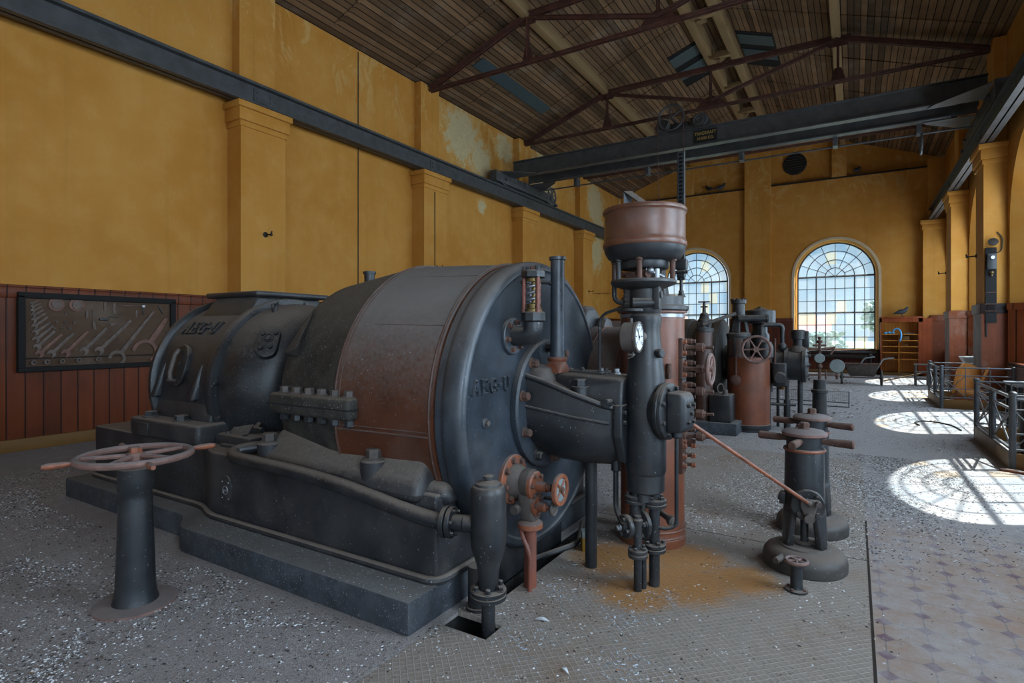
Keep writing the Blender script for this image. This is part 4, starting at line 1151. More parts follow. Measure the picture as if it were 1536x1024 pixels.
# rear steam inlet casing (lobed black box seen past the cover)
m = MB()
pr_ = [(-2.0, 4.42, .75), (-2.0, 4.42, 1.3), (-2.0, 4.40, 1.72), (-2.0, 4.5, 1.84), (-2.0, 4.66, 1.86), (-2.0, 4.80, 1.78), (-2.0, 4.84, 1.55), (-2.0, 4.74, 1.3), (-2.0, 4.78, .75)]
m.hull([(-2.25, y, z) for _, y, z in pr_] + [(-1.98, y * .97 + .14, z * .97 + .03) for _, y, z in pr_], .04, 4)
m.build('inlet_casing', M['black'], tur, 50)
m = MB(); m.prism([(-1.985, 4.9, .9), (-1.985, 4.9, 1.62), (-1.985, 4.84, 1.72), (-1.985, 4.72, 1.74), (-1.985, 4.6, 1.6), (-1.985, 4.66, 1.25), (-1.985, 4.6, .9)], (.1, 0, 0), .03); m.build('inlet_flange', M['black'], tur)

# bearing pedestal --------------------------------------------------------
ped = thing('bearing_pedestal', 'tapering black bearing pedestal bolted to the turbine end cover, ringed by rusty bolts', 'bearing pedestal', (-1.6, AY, .75))
m = MB(); m.lathe(O, X_, [(.437, -1.868), (.44, -1.862), (.44, -1.825), (.425, -1.812), (.30, -1.812), (.30, -1.82), (0, -1.82)], 64); m.build('mounting_flange', M['disc'], ped)
for i in range(10):
    dg = 18 + 36 * i - 6
    p = Vector((-1.812, AY - .385 * math.cos(R(dg)), AZ + .385 * math.sin(R(dg)))); bolt(ped, p, X_, .028, .05, M['rust'] if i not in (2, 8) else M['black'])
def usec(x, hw, zt, zb, k=10):
    P = [(x, AY - hw, zt)]
    for i in range(k + 1):
        q = PI * i / k
        P.append((x, AY - hw * math.cos(q), zb + (zt - zb) * .55 * (1 - math.sin(q))))
    P.append((x, AY + hw, zt)); return P
m = MB()
secs = [usec(-1.82, .33, 1.31, .78), usec(-1.68, .30, 1.27, .74), usec(-1.5, .26, 1.2, .73), usec(-1.33, .20, 1.14, .74), usec(-1.23, .13, 1.12, .80)]
m.ringsweep(secs); m.build('cone_body', M['black'], ped, 45)
for s in (-1, 1):
    m = MB(); m.tube([(-1.82, AY + s * .33, 1.32), (-1.68, AY + s * .302, 1.275), (-1.5, AY + s * .262, 1.205), (-1.33, AY + s * .202, 1.142), (-1.24, AY + s * .15, 1.12)], .019, 10); m.build('edge_rib', M['black'], ped)
    m = MB(); m.tube([(-1.82, AY + s * .335, 1.12), (-1.5, AY + s * .258, 1.06), (-1.3, AY + s * .19, 1.03)], .011, 8); m.build('side_rib', M['black'], ped)
m = MB(); m.hull([(-1.27, AY - .2, 1.15), (-1.27, AY + .2, 1.15), (-1.27, AY - .2, .95), (-1.27, AY + .2, .95), (-1.27, AY - .12, .78), (-1.27, AY + .12, .78), (-1.21, AY - .2, 1.15), (-1.21, AY + .2, 1.15), (-1.21, AY - .2, .95), (-1.21, AY + .2, .95), (-1.21, AY - .12, .78), (-1.21, AY + .12, .78)], .012); ep = m.build('end_plate', M['black'], ped)
for z in (1.1, 1.04): bolt(ep, (-1.21, AY - .165, z), X_, .014, .018, M['black'])
m = MB(); m.hull([(-1.74, AY - .17, 1.2), (-1.74, AY + .2, 1.2), (-1.22, AY - .17, 1.05), (-1.22, AY + .2, 1.05), (-1.70, AY - .12, 1.335), (-1.70, AY + .17, 1.335), (-1.22, AY - .15, 1.315), (-1.22, AY + .17, 1.315)], .025); cap = m.build('bearing_cap', M['black'], ped)
m = MB(); m.lathe((-1.5, AY - .17, 1.12), (0, 0, 1), [(.056, 0), (.05, .12), (.046, .125)], 20); m.build('bolt_seat', M['black'], cap); bolt(cap, (-1.5, AY - .17, 1.245), (0, 0, 1), .044, .055, M['black'])
m = MB(); m.cyl((-1.3, AY - .17, 1.16), (-1.3, AY - .24, 1.16), .026, n=14); m.build('cap_plug', M['black'], cap)
for x, y, r in ((-1.56, .0, .014), (-1.45, .06, .016), (-1.40, .02, .012), (-1.35, .08, .018), (-1.6, .08, .012)):
    m = MB(); m.lathe((x, AY + y, 1.32), (0, 0, 1), [(r * 1.5, 0), (r * 1.5, .012), (r, .014), (r, .035), (r * .7, .04)], 8); m.build('oil_fitting', M['steel'] if r > .015 else M['black'], cap)
m = MB(); m.b2(-1.68, -1.4, AY - .06, AY + .12, 1.325, 1.34, .004); m.build('inspection_lid', M['black'], cap)
# legs
m = MB(); m.cyl((-1.53, 3.53, -.2), (-1.53, 3.53, .76), .041, n=20); m.lathe((-1.53, 3.53, .72), (0, 0, 1), [(.041, 0), (.085, .02), (.09, .06)], 20); m.build('support_pipe', M['black'], ped)
m = MB(); m.tube(round_path([(-1.31, 3.42, .8), (-1.31, 3.42, .46), (-1.24, 3.35, .40), (-1.2, 3.31, .40)], .08), .017, 10); m.lathe((-1.31, 3.42, .7), (0, 0, 1), [(.017, 0), (.03, .01), (.03, .1)], 12); m.build('drain_pipe', M['black'], ped)
# reddish neck for the vent
m = MB(); m.hull([(-1.74 + a, 3.36 + b, 1.33) for a, b in ((-.05, -.085), (.1, -.085), (.1, .085), (-.05, .085))] + [(-1.70 + .055 * math.cos(q), 3.36 + .055 * math.sin(q), 1.415) for q in [PI / 4 * i for i in range(8)]], .006); m.lathe((-1.70, 3.36, 1.405), (0, 0, 1), [(.062, 0), (.066, .008), (.066, .02), (.058, .03)], 24); neck = m.build('vent_neck', M['redpaint'], ped)
m = MB(); m.lathe((-1.80, 3.28, 1.25), (.25, -.1, 1), [(.14, -.1), (.13, .0), (.09, .1), (.06, .13)], 24); m.build('vent_shoulder', M['greyiron'], ped)

vent = thing('vent_pipe', 'tall black upright pipe with a collared top standing before the turbine end cover', 'pipe', (-1.70, 3.36, 1.42))
m = MB(); m.lathe((-1.70, 3.36, 1.42), (0, 0, 1), [(.052, 0), (.049, .05), (.047, .66), (.057, .665), (.057, .685), (.045, .687), (.045, .6), (0, .6)], 28); m.build('pipe', M['disc'], vent)
m = MB(); m.cyl((-1.73, 3.34, 1.93), (-1.865, 3.16, 1.93), .011, n=10); m.sphere((-1.74, 3.335, 1.93), .018, sub=2); m.build('stay', M['black'], vent)
for z in (1.78, 1.88, 1.98): m = MB(); m.sphere((-1.662, 3.335, z), .007, sub=1); m.build('rivet', M['black'], vent)

# relief valve with spring -------------------------------------------------
rv = thing('relief_valve', 'spring loaded relief valve with brass seats on a black elbow of the end cover', 'valve', (-1.866, 3.03, 1.58))
m = MB(); m.lathe((-1.868, 3.03, 1.575), X_, [(.115, 0), (.118, .004), (.118, .024), (.112, .03), (.06, .03)], 36); fl = m.build('flange', M['disc'], rv)
bolt_ring(rv, (-1.84, 3.03, 1.575), X_, .09, 6, .016, .026, M['rust'], .5)
m = MB(); el = round_path([(-1.86, 3.03, 1.575), (-1.70, 3.03, 1.575), (-1.70, 3.03, 1.70)], .11, 10); m.tube(el, .062, 20); m.build('elbow', M['black'], rv)
m = MB(); m.lathe((-1.70, 3.03, 1.66), (0, 0, 1), [(.062, 0), (.078, .012), (.078, .06), (.07, .066), (0, .066)], 10); m.build('seat_ring', M['black'], rv)
m = MB(); m.lathe((-1.70, 3.03, 1.722), (0, 0, 1), [(.056, 0), (.056, .02), (.04, .024), (.04, .04), (.045, .04), (.045, .052), (.02, .054), (.012, .06), (.012, .19), (.045, .192), (.045, .212), (.03, .214)], 24); m.build('brass_spindle', M['brass'], rv)
m = MB(); H_ = [(-1.70 + .036 * math.cos(2 * PI * 3.6 * i / 90), 3.03 + .036 * math.sin(2 * PI * 3.6 * i / 90), 1.775 + .14 * i / 90) for i in range(91)]; m.tube(H_, .0085, 8); m.build('coil_spring', M['steel'], rv)
for q in (205, 325, 85):
    x, y = -1.70 + .06 * math.cos(R(q)), 3.03 + .06 * math.sin(R(q))
    m = MB(); m.lathe((x, y, 1.72), (0, 0, 1), [(.016, 0), (.016, .02), (.0125, .022), (.0125, .22)], 14); m.build('rod', M['redrod'], rv)
m = MB(); m.lathe((-1.70, 3.03, 1.935), (0, 0, 1), [(.07, 0), (.078, .006), (.078, .04), (.066, .05), (0, .05)], 8); tc = m.build('top_plate', M['black'], rv)
for q in (205, 325, 85): bolt(tc, (-1.70 + .056 * math.cos(R(q)), 3.03 + .056 * math.sin(R(q)), 1.98), (0, 0, 1), .015, .03, M['black'])
bolt(tc, (-1.70, 3.03, 1.985), (0, 0, 1), .024, .024, M['rust'])

# drain valve on the lower cover ---------------------------------------------
dv = thing('drain_valve', 'orange-primed drain valve cluster low on the turbine end cover, with pipe into the floor', 'valve', (-1.866, 3.04, .66))
Y_, Z_ = 3.04, .665
m = MB(); m.lathe((-1.868, Y_, Z_), X_, [(.155, 0), (.155, .022), (.148, .028), (.08, .03)], 40); m.build('flange', M['orange'], dv)
bolt_ring(dv, (-1.84, Y_, Z_), X_, .125, 8, .018, .026, M['rust'], .2)
m = MB(); m.lathe((-1.84, Y_, Z_ - .01), X_, [(.11, 0), (.105, .03), (.085, .07), (.09, .09), (.09, .13)], 30); m.build('barrel', M['greyiron'], dv)
m = MB(); m.hull([(-1.80, Y_ - .07, .63), (-1.80, Y_ + .07, .63), (-1.68, Y_ - .06, .63), (-1.68, Y_ + .06, .63), (-1.77, Y_ - .055, .42), (-1.77, Y_ + .055, .42), (-1.68, Y_ - .05, .42), (-1.68, Y_ + .05, .42)], .025, 4); m.build('lower_body', M['greyiron'], dv, 50)
m = MB(); m.lathe((-1.73, Y_, .43), (0, 0, -1), [(.05, 0), (.08, .02), (.08, .05), (.06, .06)], 24); m.build('base_flange', M['orange'], dv)
m = MB(); m.lathe((-1.71, Y_, .645), X_, [(.09, 0), (.09, .022), (.08, .03), (.03, .03), (.03, .1), (.022, .1), (.022, .13)], 28); m.build('bonnet', M['orange'], dv)
bolt_ring(dv, (-1.685, Y_, .645), X_, .068, 6, .014, .022, M['rust'], .1)
m = MB(); m.lathe((-1.69, Y_, .52), X_, [(.062, 0), (.062, .02), (.03, .024), (.03, .07), (.018, .08), (.018, .1)], 24); m.build('lower_bonnet', M['orange'], dv)
bolt_ring(dv, (-1.67, Y_, .52), X_, .046, 4, .012, .018, M['rust'], .5)
m = MB(); m.cyl((-1.66, Y_ + .06, .56), (-1.58, Y_ + .06, .56), .012); m.cyl((-1.6, Y_, .645), (-1.50, Y_, .645), .012); m.cyl((-1.6, Y_, .52), (-1.57, Y_, .52), .012); m.build('spindle', M['black'], dv)
m = MB(); m.lathe((-1.52, Y_ + .0, .645), X_, [(.095, -.012), (.098, 0), (.095, .012), (.072, .012), (.068, .0), (.072, -.012)], 36)
for q in range(4):
    a = R(45 + 90 * q); m.cyl((-1.52, Y_, .645), (-1.52, Y_ + .075 * math.cos(a), .645 + .075 * math.sin(a)), .011, n=8)
hw = m.build('handwheel', M['orange'], dv)
m = MB(); m.lathe((-1.525, Y_, .645), X_, [(.07, 0), (.07, .006), (0, .008)], 24); m.build('wheel_disc', M['blankdial'], hw); bolt(hw, (-1.516, Y_, .645), X_, .018, .02, M['rust'])
for x, y, z in ((-1.565, Y_, .52), (-1.57, Y_ + .06, .56)):
    m = MB(); m.torus((x, y, z), X_, .036, .011, 28, 8); m.lathe((x, y, z), X_, [(.03, -.004), (.03, .004), (.012, .012)], 16); m.build('small_handwheel', M['greyiron'], dv)
m = MB(); m.cyl((-1.735, Y_ + .01, .39), (-1.735, Y_ + .01, -.1), .04, n=20); m.build('waste_pipe', M['redrod'], dv)
m = MB(); m.tube(round_path([(-1.77, Y_ - .05, .40), (-1.76, Y_ - .045, .33), (-1.705, Y_ - .05, .24), (-1.705, Y_ - .05, -.05)], .06), .014, 10); m.build('bleed_pipe', M['redrod'], dv)
m = MB(); m.cyl((-1.79, Y_ - .06, .5), (-1.79, Y_ - .1, .5), .03, .028, 14); m.build('side_plug', M['greyiron'], dv)

# oil strainer vessel -------------------------------------------------------
ov = thing('oil_strainer', 'upright black bottle-shaped oil strainer standing before the bedplate end', 'vessel', (-1.675, 2.49, 0))
m = MB(); m.lathe((-1.675, 2.49, 0), (0, 0, 1), [(.052, .22), (.055, .30), (.065, .36), (.088, .43), (.096, .47), (.097, .52), (.097, .74), (.094, .76), (.085, .775), (.07, .78)], 40); m.build('body', M['black'], ov)
m = MB(); m.lathe((-1.675, 2.49, .775), (0, 0, 1), [(.068, 0), (.072, .004), (.07, .016), (.02, .03), (.02, .04), (.03, .042), (.03, .054), (.015, .06)], 28); m.build('lid', M['black'], ov)
m = MB()
for z in (.185, .212): m.lathe((-1.675, 2.49, z), (0, 0, 1), [(.092, -.012), (.097, -.008), (.097, .01), (.092, .013)], 32)
f = m.build('flange', M['black'], ov)
bolt_ring(ov, (-1.675, 2.49, .225), (0, 0, 1), .075, 6, .015, .026, M['black'], .3)
m = MB(); m.cyl((-1.675, 2.49, .18), (-1.675, 2.49, -.12), .037, n=20); m.build('foot_pipe', M['black'], ov)
m = MB(); m.tube([(-1.80, 2.44, .565), (-1.675, 2.49, .565)], .046, 16); m.build('inlet_pipe', M['black'], ov)
m = MB(); m.cyl((-1.86, 2.66, .25), (-1.86, 2.66, -.02), .06, n=20); m.lathe((-1.86, 2.66, -.02), (0, 0, 1), [(.075, 0), (.075, .04)], 20); tag(m.build('pipe_stub', M['bed'], None, origin=(-1.86, 2.66, 0)), 'short grey pipe stub behind the oil strainer at the plinth end', 'pipe')

# governor column ----------------------------------------------------------------
GX, GYc = -1.12, 3.44
gv = thing('governor_column', 'tall black governor column with round gauge, ending in pipe flanges above the floor', 'column', (GX, GYc, 0))
G = (GX, GYc, 0); UP = (0, 0, 1)
m = MB(); m.lathe(G, UP, [(.10, .60), (.116, .61), (.117, .715), (.121, .72), (.126, .735), (.126, .86), (.1255, 1.1), (.123, 1.25), (.108, 1.42), (.092, 1.56), (.088, 1.62), (.098, 1.67), (.098, 1.70), (.088, 1.715), (.098, 1.735), (.098, 1.90), (.08, 1.915)], 48); m.build('column_body', M['black'], gv)
m = MB(); m.lathe((GX - .015, GYc, 0), UP, [(.06, 1.90), (.13, 1.915), (.195, 1.94), (.203, 1.95), (.203, 1.962), (.198, 1.968), (0, 1.97)], 48); m.build('top_disc', M['black'], gv)
m = MB(); m.lathe((GX - .06, GYc - .05, 1.725), UP, [(.05, 0), (.088, .005), (.088, .02), (.05, .025)], 28); m.build('side_collar', M['black'], gv)
m = MB(); m.cyl((GX - .045, GYc - .12, 1.78), (GX + .06, GYc - .07, 1.78), .031, n=18); m.cyl((GX + .06, GYc - .07, 1.78), (GX + .072, GYc - .064, 1.78), .02, n=12); m.build('cross_cylinder', M['black'], gv)
m = MB(); m.cyl((GX + .05, GYc - .05, 1.83), (GX + .12, GYc - .05, 1.83), .022, n=12); m.b2(GX + .07, GX + .11, GYc - .08, GYc - .03, 1.74, 1.90, .008); m.build('side_latch', M['black'], gv)
for z in (1.86, 1.83, 1.80, 1.77): m = MB(); m.lathe((GX - .07, GYc - .03, z), (-1, -.2, 0), [(.02, 0), (.02, .05), (.012, .06)], 6); m.build('stud', M['black'], gv)
# posts and works between disc and bowl
for q, mt in ((-80, 'rust'), (0, 'rust'), (102, 'brownpaint'), (190, 'brownpaint'), (232, 'black')):
    x, y = GX - .012 + .182 * math.cos(R(q)), GYc + .182 * math.sin(R(q))
    m = MB(); m.lathe((x, y, 0), UP, [(.0165, 1.965), (.0165, 2.075), (.023, 2.08), (.023, 2.135), (.02, 2.15)], 14); m.sphere((x, y, 2.15), .026, sub=2); m.build('post', M[mt], gv)
m = MB(); m.cyl((GX - .02, GYc, 1.97), (GX - .02, GYc, 2.06), .05); m.cyl((GX + .01, GYc - .06, 1.97), (GX + .01, GYc - .06, 2.03), .03); m.cyl((GX + .05, GYc - .09, 2.0), (GX + .01, GYc - .06, 2.0), .025); m.b2(GX - .1, GX + .02, GYc - .09, GYc - .02, 1.975, 2.0, .005); m.b2(GX - .13, GX - .05, GYc - .06, GYc + .06, 2.0, 2.02, .004); wk = m.build('linkage', M['rust'], gv)
m = MB(); m.cyl((GX + .03, GYc - .09, 2.03), (GX + .13, GYc - .04, 1.98), .012); m.sphere((GX + .06, GYc - .09, 2.02), .022, sub=2); m.cyl((GX + .09, GYc - .06, 1.972), (GX + .09, GYc - .06, 2.03), .018); m.build('lever', M['steel'], gv)
m = MB(); m.tube(round_path([(GX - .16, GYc - .02, 2.1), (GX - .16, GYc - .02, 2.0), (GX - .06, GYc - .02, 2.0)], .04), .014, 8); m.build('copper_elbow', M['orange'], gv)
# bowl
bw = thing('governor_bowl', 'broad reddish-brown steel bowl with a black underside on top of the governor column', 'bowl', (GX - .01, GYc, 2.03))
B0 = (GX - .008, GYc, 0)
m = MB(); m.lathe(B0, UP, [(.05, 2.045), (.145, 2.05), (.152, 2.06), (.152, 2.095), (.19, 2.098), (.225, 2.118), (.246, 2.155), (.252, 2.185), (.2, 2.19)], 56); m.build('underside', M['black'], bw, 45)
m = MB(); m.lathe(B0, UP, [(.2, 2.18), (.254, 2.183), (.259, 2.19), (.259, 2.212), (.254, 2.22), (.249, 2.235), (.249, 2.385), (.254, 2.395), (.26, 2.40), (.26, 2.416), (.254, 2.424), (.235, 2.428), (0, 2.43)], 64); m.build('bowl_shell', M['bowlpaint'], bw, 40)
m = MB(); m.lathe(B0, UP, [(.25, 2.388), (.2515, 2.39), (.2515, 2.396), (.25, 2.398)], 64); m.build('dark_seam', M['pitdark'], bw)
m = MB(); m.lathe(B0, UP, [(.2502, 2.226), (.2506, 2.227), (.2506, 2.233), (.25, 2.234)], 64); m.build('sheen_band', M['greyiron'], bw)  # thin grey band painted for the sheen on the polished lower bowl
m = MB()
for a0, b0, a1, b1 in (((-.085, .0, 2.43), (-.085, .0, 2.475), (.06, -.06, 2.44), 0),): pass
hp = [Vector((GX - .115, GYc - .02, 2.425)), Vector((GX - .115, GYc - .02, 2.55)), Vector((GX + .01, GYc - .06, 2.45))]
for p, q in zip(hp, hp[1:]):
    d = (q - p); 
    m.hull([p + o for o in (Vector((.022, .03, 0)), Vector((-.022, -.0, 0)), Vector((.022, .03, .008)), Vector((-.022, 0, .008)))] + [q + o for o in (Vector((.022, .03, 0)), Vector((-.022, -.0, 0)), Vector((.022, .03, .008)), Vector((-.022, 0, .008)))])
m.build('lifting_strap', M['black'], bw)
# pipes on the governor
m = MB(); m.tube(round_path([(GX - .2, GYc - .02, 2.09), (GX - .2, GYc - .02, 1.83), (GX - .08, GYc - .02, 1.83)], .07), .0155, 10); m.build('overflow_pipe', M['black'], gv)
m = MB(); m.tube(round_path([(-1.42, 3.42, 1.33), (-1.42, 3.42, 1.71), (-1.3, 3.42, 1.75), (GX - .08, GYc - .03, 1.76)], .09), .0105, 8); m.build('gauge_pipe', M['black'], gv)
# gauge
ga = Vector((1, .02, 0)).normalized(); gc = Vector((-1.168, 3.165, 1.572))
m = MB(); m.lathe(gc, ga, [(.06, -.0), (.082, .006), (.086, .012), (.086, .082), (.091, .086), (.091, .10), (.08, .104), (.08, .097)], 44); gg = m.build('gauge_case', M['greyiron'], gv)
gg['label'] = 'round pressure gauge with white dial'
m = MB(); m.lathe(gc + ga * .096, ga, [(.08, 0), (.08, .002), (0, .002)], 40); m.build('dial', M['dial'], gg)
gu = Vector((0, 0, 1)); gw = ga.cross(gu).normalized()
m = MB()
for i in range(25):
    q = R(-130 + 260 * i / 24); d = gu * math.cos(q) + gw * math.sin(q); l = .014 if i % 4 == 0 else .008
    a = gc + ga * .0985 + d * .073; b_ = gc + ga * .0985 + d * (.073 - l); m.cyl(a, b_, .0012 if i % 4 else .0022, n=4)
    if i % 4 == 0: m.lathe(gc + ga * .0985 + d * .048, ga, [(.0055, 0), (.0055, .001), (0, .001)], 8)
m.cyl(gc + ga * .1 - gu * .02, gc + ga * .1 + gu * .05 + gw * .03, .0022, n=4); m.lathe(gc + ga * .099, ga, [(.008, 0), (.008, .004), (0, .004)], 12)
m.build('dial_marks', M['dialink'], gg)
m = MB(); m.cyl(gc + ga * .04, gc + ga * .04 + Vector((.04, .13, 0)), .028, n=14); m.tube(round_path([gc + ga * .06 - gu * .08, gc + ga * .06 - gu * .115, gc + ga * .03 - gu * .125], .01), .006, 6); m.b2(gc.x + .04, gc.x + .075, gc.y - .03, gc.y, 1.462, 1.475, .002); m.cyl(gc + gu * .08 + ga * .05, gc + gu * .11 + ga * .05, .009, n=8); m.build('gauge_mount', M['greyiron'], gg)
m = MB(); m.lathe((GX + .1, GYc - .05, 1.47), (1, -.4, 0), [(.028, -.02), (.028, .022), (.022, .028)], 16); m.build('side_boss', M['black'], gv)
# gearbox on the right flank
gbx = Vector((GX + .08, GYc - .005, 1.115))
m = MB(); m.lathe(gbx, (1, -.12, 0), [(.11, -.03), (.14, .0), (.15, .035), (.172, .037), (.175, .045), (.175, .058), (.17, .064), (.175, .068), (.172, .084), (.155, .09), (.125, .09)], 48); gb = m.build('gearbox_flange', M['black'], gv)
d_ = Vector((1, -.12, 0)).normalized(); e_ = Vector((.12, 1, 0)).normalized()
m = MB()
pts = []
for k_, (hy, z0, z1) in enumerate(((.088, -.12, .125), (.086, -.115, .12), (.06, -.085, .085))):
    o = gbx + d_ * (.085 + (.0, .10, .125)[k_])
    for sy in (-1, 1):
        for zz in (z0, z1): pts.append(o + e_ * (hy * sy) + Vector((0, 0, zz)))
m.hull(pts, .045, 5); gd = m.build('gearbox_dome', M['black'], gv, 50)
bolt_ring(gv, gbx + d_ * .088, d_, .15, 8, .014, .02, M['black'], .4)
for a, b_ in ((-.045, .05), (.03, .05), (0, .0), (-.045, -.05), (.03, -.05)): bolt(gd, gbx + d_ * .206 + e_ * a + Vector((0, 0, b_)), d_, .013, .02, M['black'])
m = MB(); q0 = gbx + d_ * .12; m.lathe((q0.x, q0.y, .955), (0, 0, 1), [(.02, 0), (.03, .01), (.03, .04)], 14); m.tube(round_path([(q0.x, q0.y, .97), (q0.x, q0.y, .42), (q0.x - .06, q0.y - .03, .40), (q0.x - .1, q0.y - .03, .40)], .05), .0125, 10); m.build('drain_pipe', M['black'], gv)
# flanged pipework below
def flange_pair(m, x, y, z, r):
    for dz in (-.014, .014): m.lathe((x, y, z + dz), UP, [(r * .94, -.012), (r, -.008), (r, .008), (r * .94, .012)], 28)
LX, LY = -1.175, 3.41; RX, RY = -1.075, 3.475
m = MB(); m.cyl((LX, LY, .64), (LX, LY, .36), .036, n=18); flange_pair(m, LX, LY, .55, .068); lp = m.build('left_pipe', M['black'], gv)
bolt_ring(gv, (LX, LY, .575), UP, .05, 5, .012, .02, M['black'], .5)
m = MB(); m.cyl((RX, RY, .64), (RX, RY, -.1), .034, n=18); flange_pair(m, RX, RY, .525, .074); flange_pair(m, RX, RY, .245, .072); m.build('right_pipe', M['black'], gv)
bolt_ring(gv, (RX, RY, .55), UP, .055, 5, .013, .02, M['black'], .2); bolt_ring(gv, (RX, RY, .27), UP, .055, 5, .013, .02, M['black'], .9)
m = MB(); m.cyl((GX, GYc - .05, .6), (GX, GYc - .05, .55), .045); m.cyl((GX, GYc - .05, .55), (GX, GYc - .05, .5), .015); m.build('plug', M['black'], gv)
va = Vector((-.55, -.83, 0)).normalized()
vc = Vector((LX - .0, LY - .0, .385))
m = MB(); m.lathe(vc, va, [(.03, -.06), (.095, -.055), (.097, -.03), (.09, -.025), (.06, -.02), (.055, .05), (.072, .055), (.075, .065), (.075, .085), (.068, .092), (.03, .092), (.028, .11), (.014, .115), (.012, .15)], 32); cv = m.build('check_valve', M['black'], gv)
bolt_ring(gv, vc + va * .092, va, .05, 4, .013, .018, M['black'], .6); bolt_ring(gv, vc + va * -.02, va, .075, 5, .016, .024, M['black'], .2)
bolt(gv, vc + va * .125, va, .016, .02, M['steel'])
px, py = LX + .035, LY - .06
m = MB(); m.cyl((px, py, .43), (px, py, -.1), .025, n=16); m.lathe((px, py, .41), UP, [(.03, 0), (.032, .03), (.022, .04), (.022, .055)], 14); flange_pair(m, px, py, .235, .06); m.build('small_pipe', M['black'], gv)
bolt_ring(gv, (px, py, .26), UP, .045, 5, .011, .018, M['black'], .2)
m = MB(); m.cyl((px + .02, py + .05, .22), (px + .02, py + .05, -.1), .018, n=12); m.build('small_pipe', M['black'], gv)

for o in list(gv.children):
    if o.name.split('.')[0] in ('top_disc', 'post', 'linkage', 'lever', 'copper_elbow', 'overflow_pipe'): o.location.z -= .042
bw.location.z -= .055
# little yellow tin by the pedestal leg
t = thing('tin_box', 'small yellow tin box with grey-green lid on the checker plate beside a black leg', 'box', (-1.67, 3.8, 0))
m = MB(); m.box((-1.67, 3.8, .05), (.1, .1, .098), .004, Matrix.Rotation(.55, 3, 'Z')); m.build('body', M['yellowtin'], t)
m = MB(); m.box((-1.67, 3.8, .118), (.102, .102, .045), .006, Matrix.Rotation(.55, 3, 'Z')); m.build('lid', M['blankdial'], t)

# steam chest ------------------------------------------------------------------
SX, SY = -1.335, 4.26
sc_ = thing('steam_chest', 'upright red-brown steam cylinder with black cap standing behind the governor column', 'steam cylinder', (SX, SY, 0))
S0 = (SX, SY, 0)
m = MB(); m.lathe(S0, UP, [(.25, 0), (.25, .06), (.243, .07), (.24, .1), (.24, 1.75), (.2, 1.755)], 56); m.build('shell', M['redpaint'], sc_)
for z in (.075, .125): m = MB(); m.torus((SX, SY, z), UP, .244, .009, 56, 6); m.build('base_bead', M['redpaint'], sc_)
m = MB(); m.lathe(S0, UP, [(.242, 1.71), (.246, 1.712), (.246, 1.735), (.242, 1.737)], 56); m.build('bright_band', M['steel'], sc_)
m = MB(); m.lathe(S0, UP, [(.2, 1.755), (.262, 1.76), (.27, 1.77), (.27, 1.795), (.26, 1.80), (.235, 1.805), (.235, 1.865), (.225, 1.875), (0, 1.88)], 56); m.build('cap', M['black'], sc_)
m = MB(); m.lathe(S0, UP, [(.242, 1.745), (.262, 1.747), (.262, 1.758), (.242, 1.76)], 56); m.build('cap_flange', M['redpaint'], sc_)
# yoke and toothed lifting bar
m = MB(); m.hull([(SX + a, SY + b, 1.87) for a in (-.02, .12) for b in (-.06, .06)] + [(SX + a, SY + b, 2.2) for a in (.02, .08) for b in (-.04, .04)], .012); m.b2(SX - .07, SX + .09, SY - .05, SY + .05, 2.12, 2.2, .01); m.b2(SX - .02, SX + .04, SY - .09, SY - .06, 1.9, 1.99, .005); m.build('yoke', M['black'], sc_)
rb = (-1.134, 4.345)
m = MB(); m.b2(rb[0] - .026, rb[0] - .012, rb[1] - .02, rb[1] + .02, 2.0, 2.99); m.b2(rb[0] + .012, rb[0] + .026, rb[1] - .02, rb[1] + .02, 2.0, 2.99); m.b2(rb[0] - .026, rb[0] + .026, rb[1] + .004, rb[1] + .02, 2.38, 2.99)
for i in range(14): m.b2(rb[0] - .02, rb[0] + .02, rb[1] - .012, rb[1] + .012, 2.03 + i * .026, 2.042 + i * .026)
for i in range(20): m.b2(rb[0] - .02, rb[0] + .02, rb[1] - .022, rb[1] + .01, 2.4 + i * .03, 2.412 + i * .03)
m.build('toothed_bar', M['hookblack'], sc_)
m = MB(); m.b2(rb[0] - .045, rb[0] + .045, rb[1] - .03, rb[1] + .03, 2.08, 2.16, .01); m.b2(rb[0] - .03, rb[0] + .03, rb[1] - .025, rb[1] + .025, 2.02, 2.08, .006); m.cyl((rb[0] - .055, rb[1] - .02, 2.06), (rb[0] + .055, rb[1] - .02, 2.06), .014); m.cyl((rb[0], rb[1], 2.03), (rb[0], rb[1], 1.87), .013); m.lathe((rb[0], rb[1], 1.87), UP, [(.035, 0), (.02, .03), (.02, .05)], 12); m.build('bar_clamp', M['black'], sc_)
# cock manifold on the right flank
mx, my = SX + .235, SY - .03
m = MB(); m.b2(mx - .02, mx + .02, my - .055, my + .055, .55, 1.555, .004); mf = m.build('manifold_plate', M['brownpaint'], sc_)
for z in (1.41, 1.25, 1.08, .915): m = MB(); m.b2(mx - .021, mx + .022, my - .056, my + .056, z - .003, z + .003); m.build('plate_joint', M['pitdark'], mf)
ZC = (1.488, 1.328, 1.165, 1.0, .832)
for i, z in enumerate(ZC):
    m = MB(); m.lathe((mx + .02, my, z), X_, [(.05, 0), (.05, .012), (.026, .014), (.018, .03), (.018, .085), (.032, .087), (.034, .1), (.034, .135), (.026, .14), (.022, .15), (.012, .152), (.012, .21)], 6 if i % 2 else 10); ck = m.build('drain_cock', M['rust'], mf)
    for dz in (-.042, .042):
        bolt(mf, (mx + .02, my - .03, z + dz), X_, .018, .024, M['orange']); 
        m = MB(); m.lathe((mx + .04, my + .02, z + dz * 1.05), X_, [(.022, -.02), (.022, .03), (.016, .035), (.016, .055)], 6); m.build('gland_nut', M['rust'], mf)
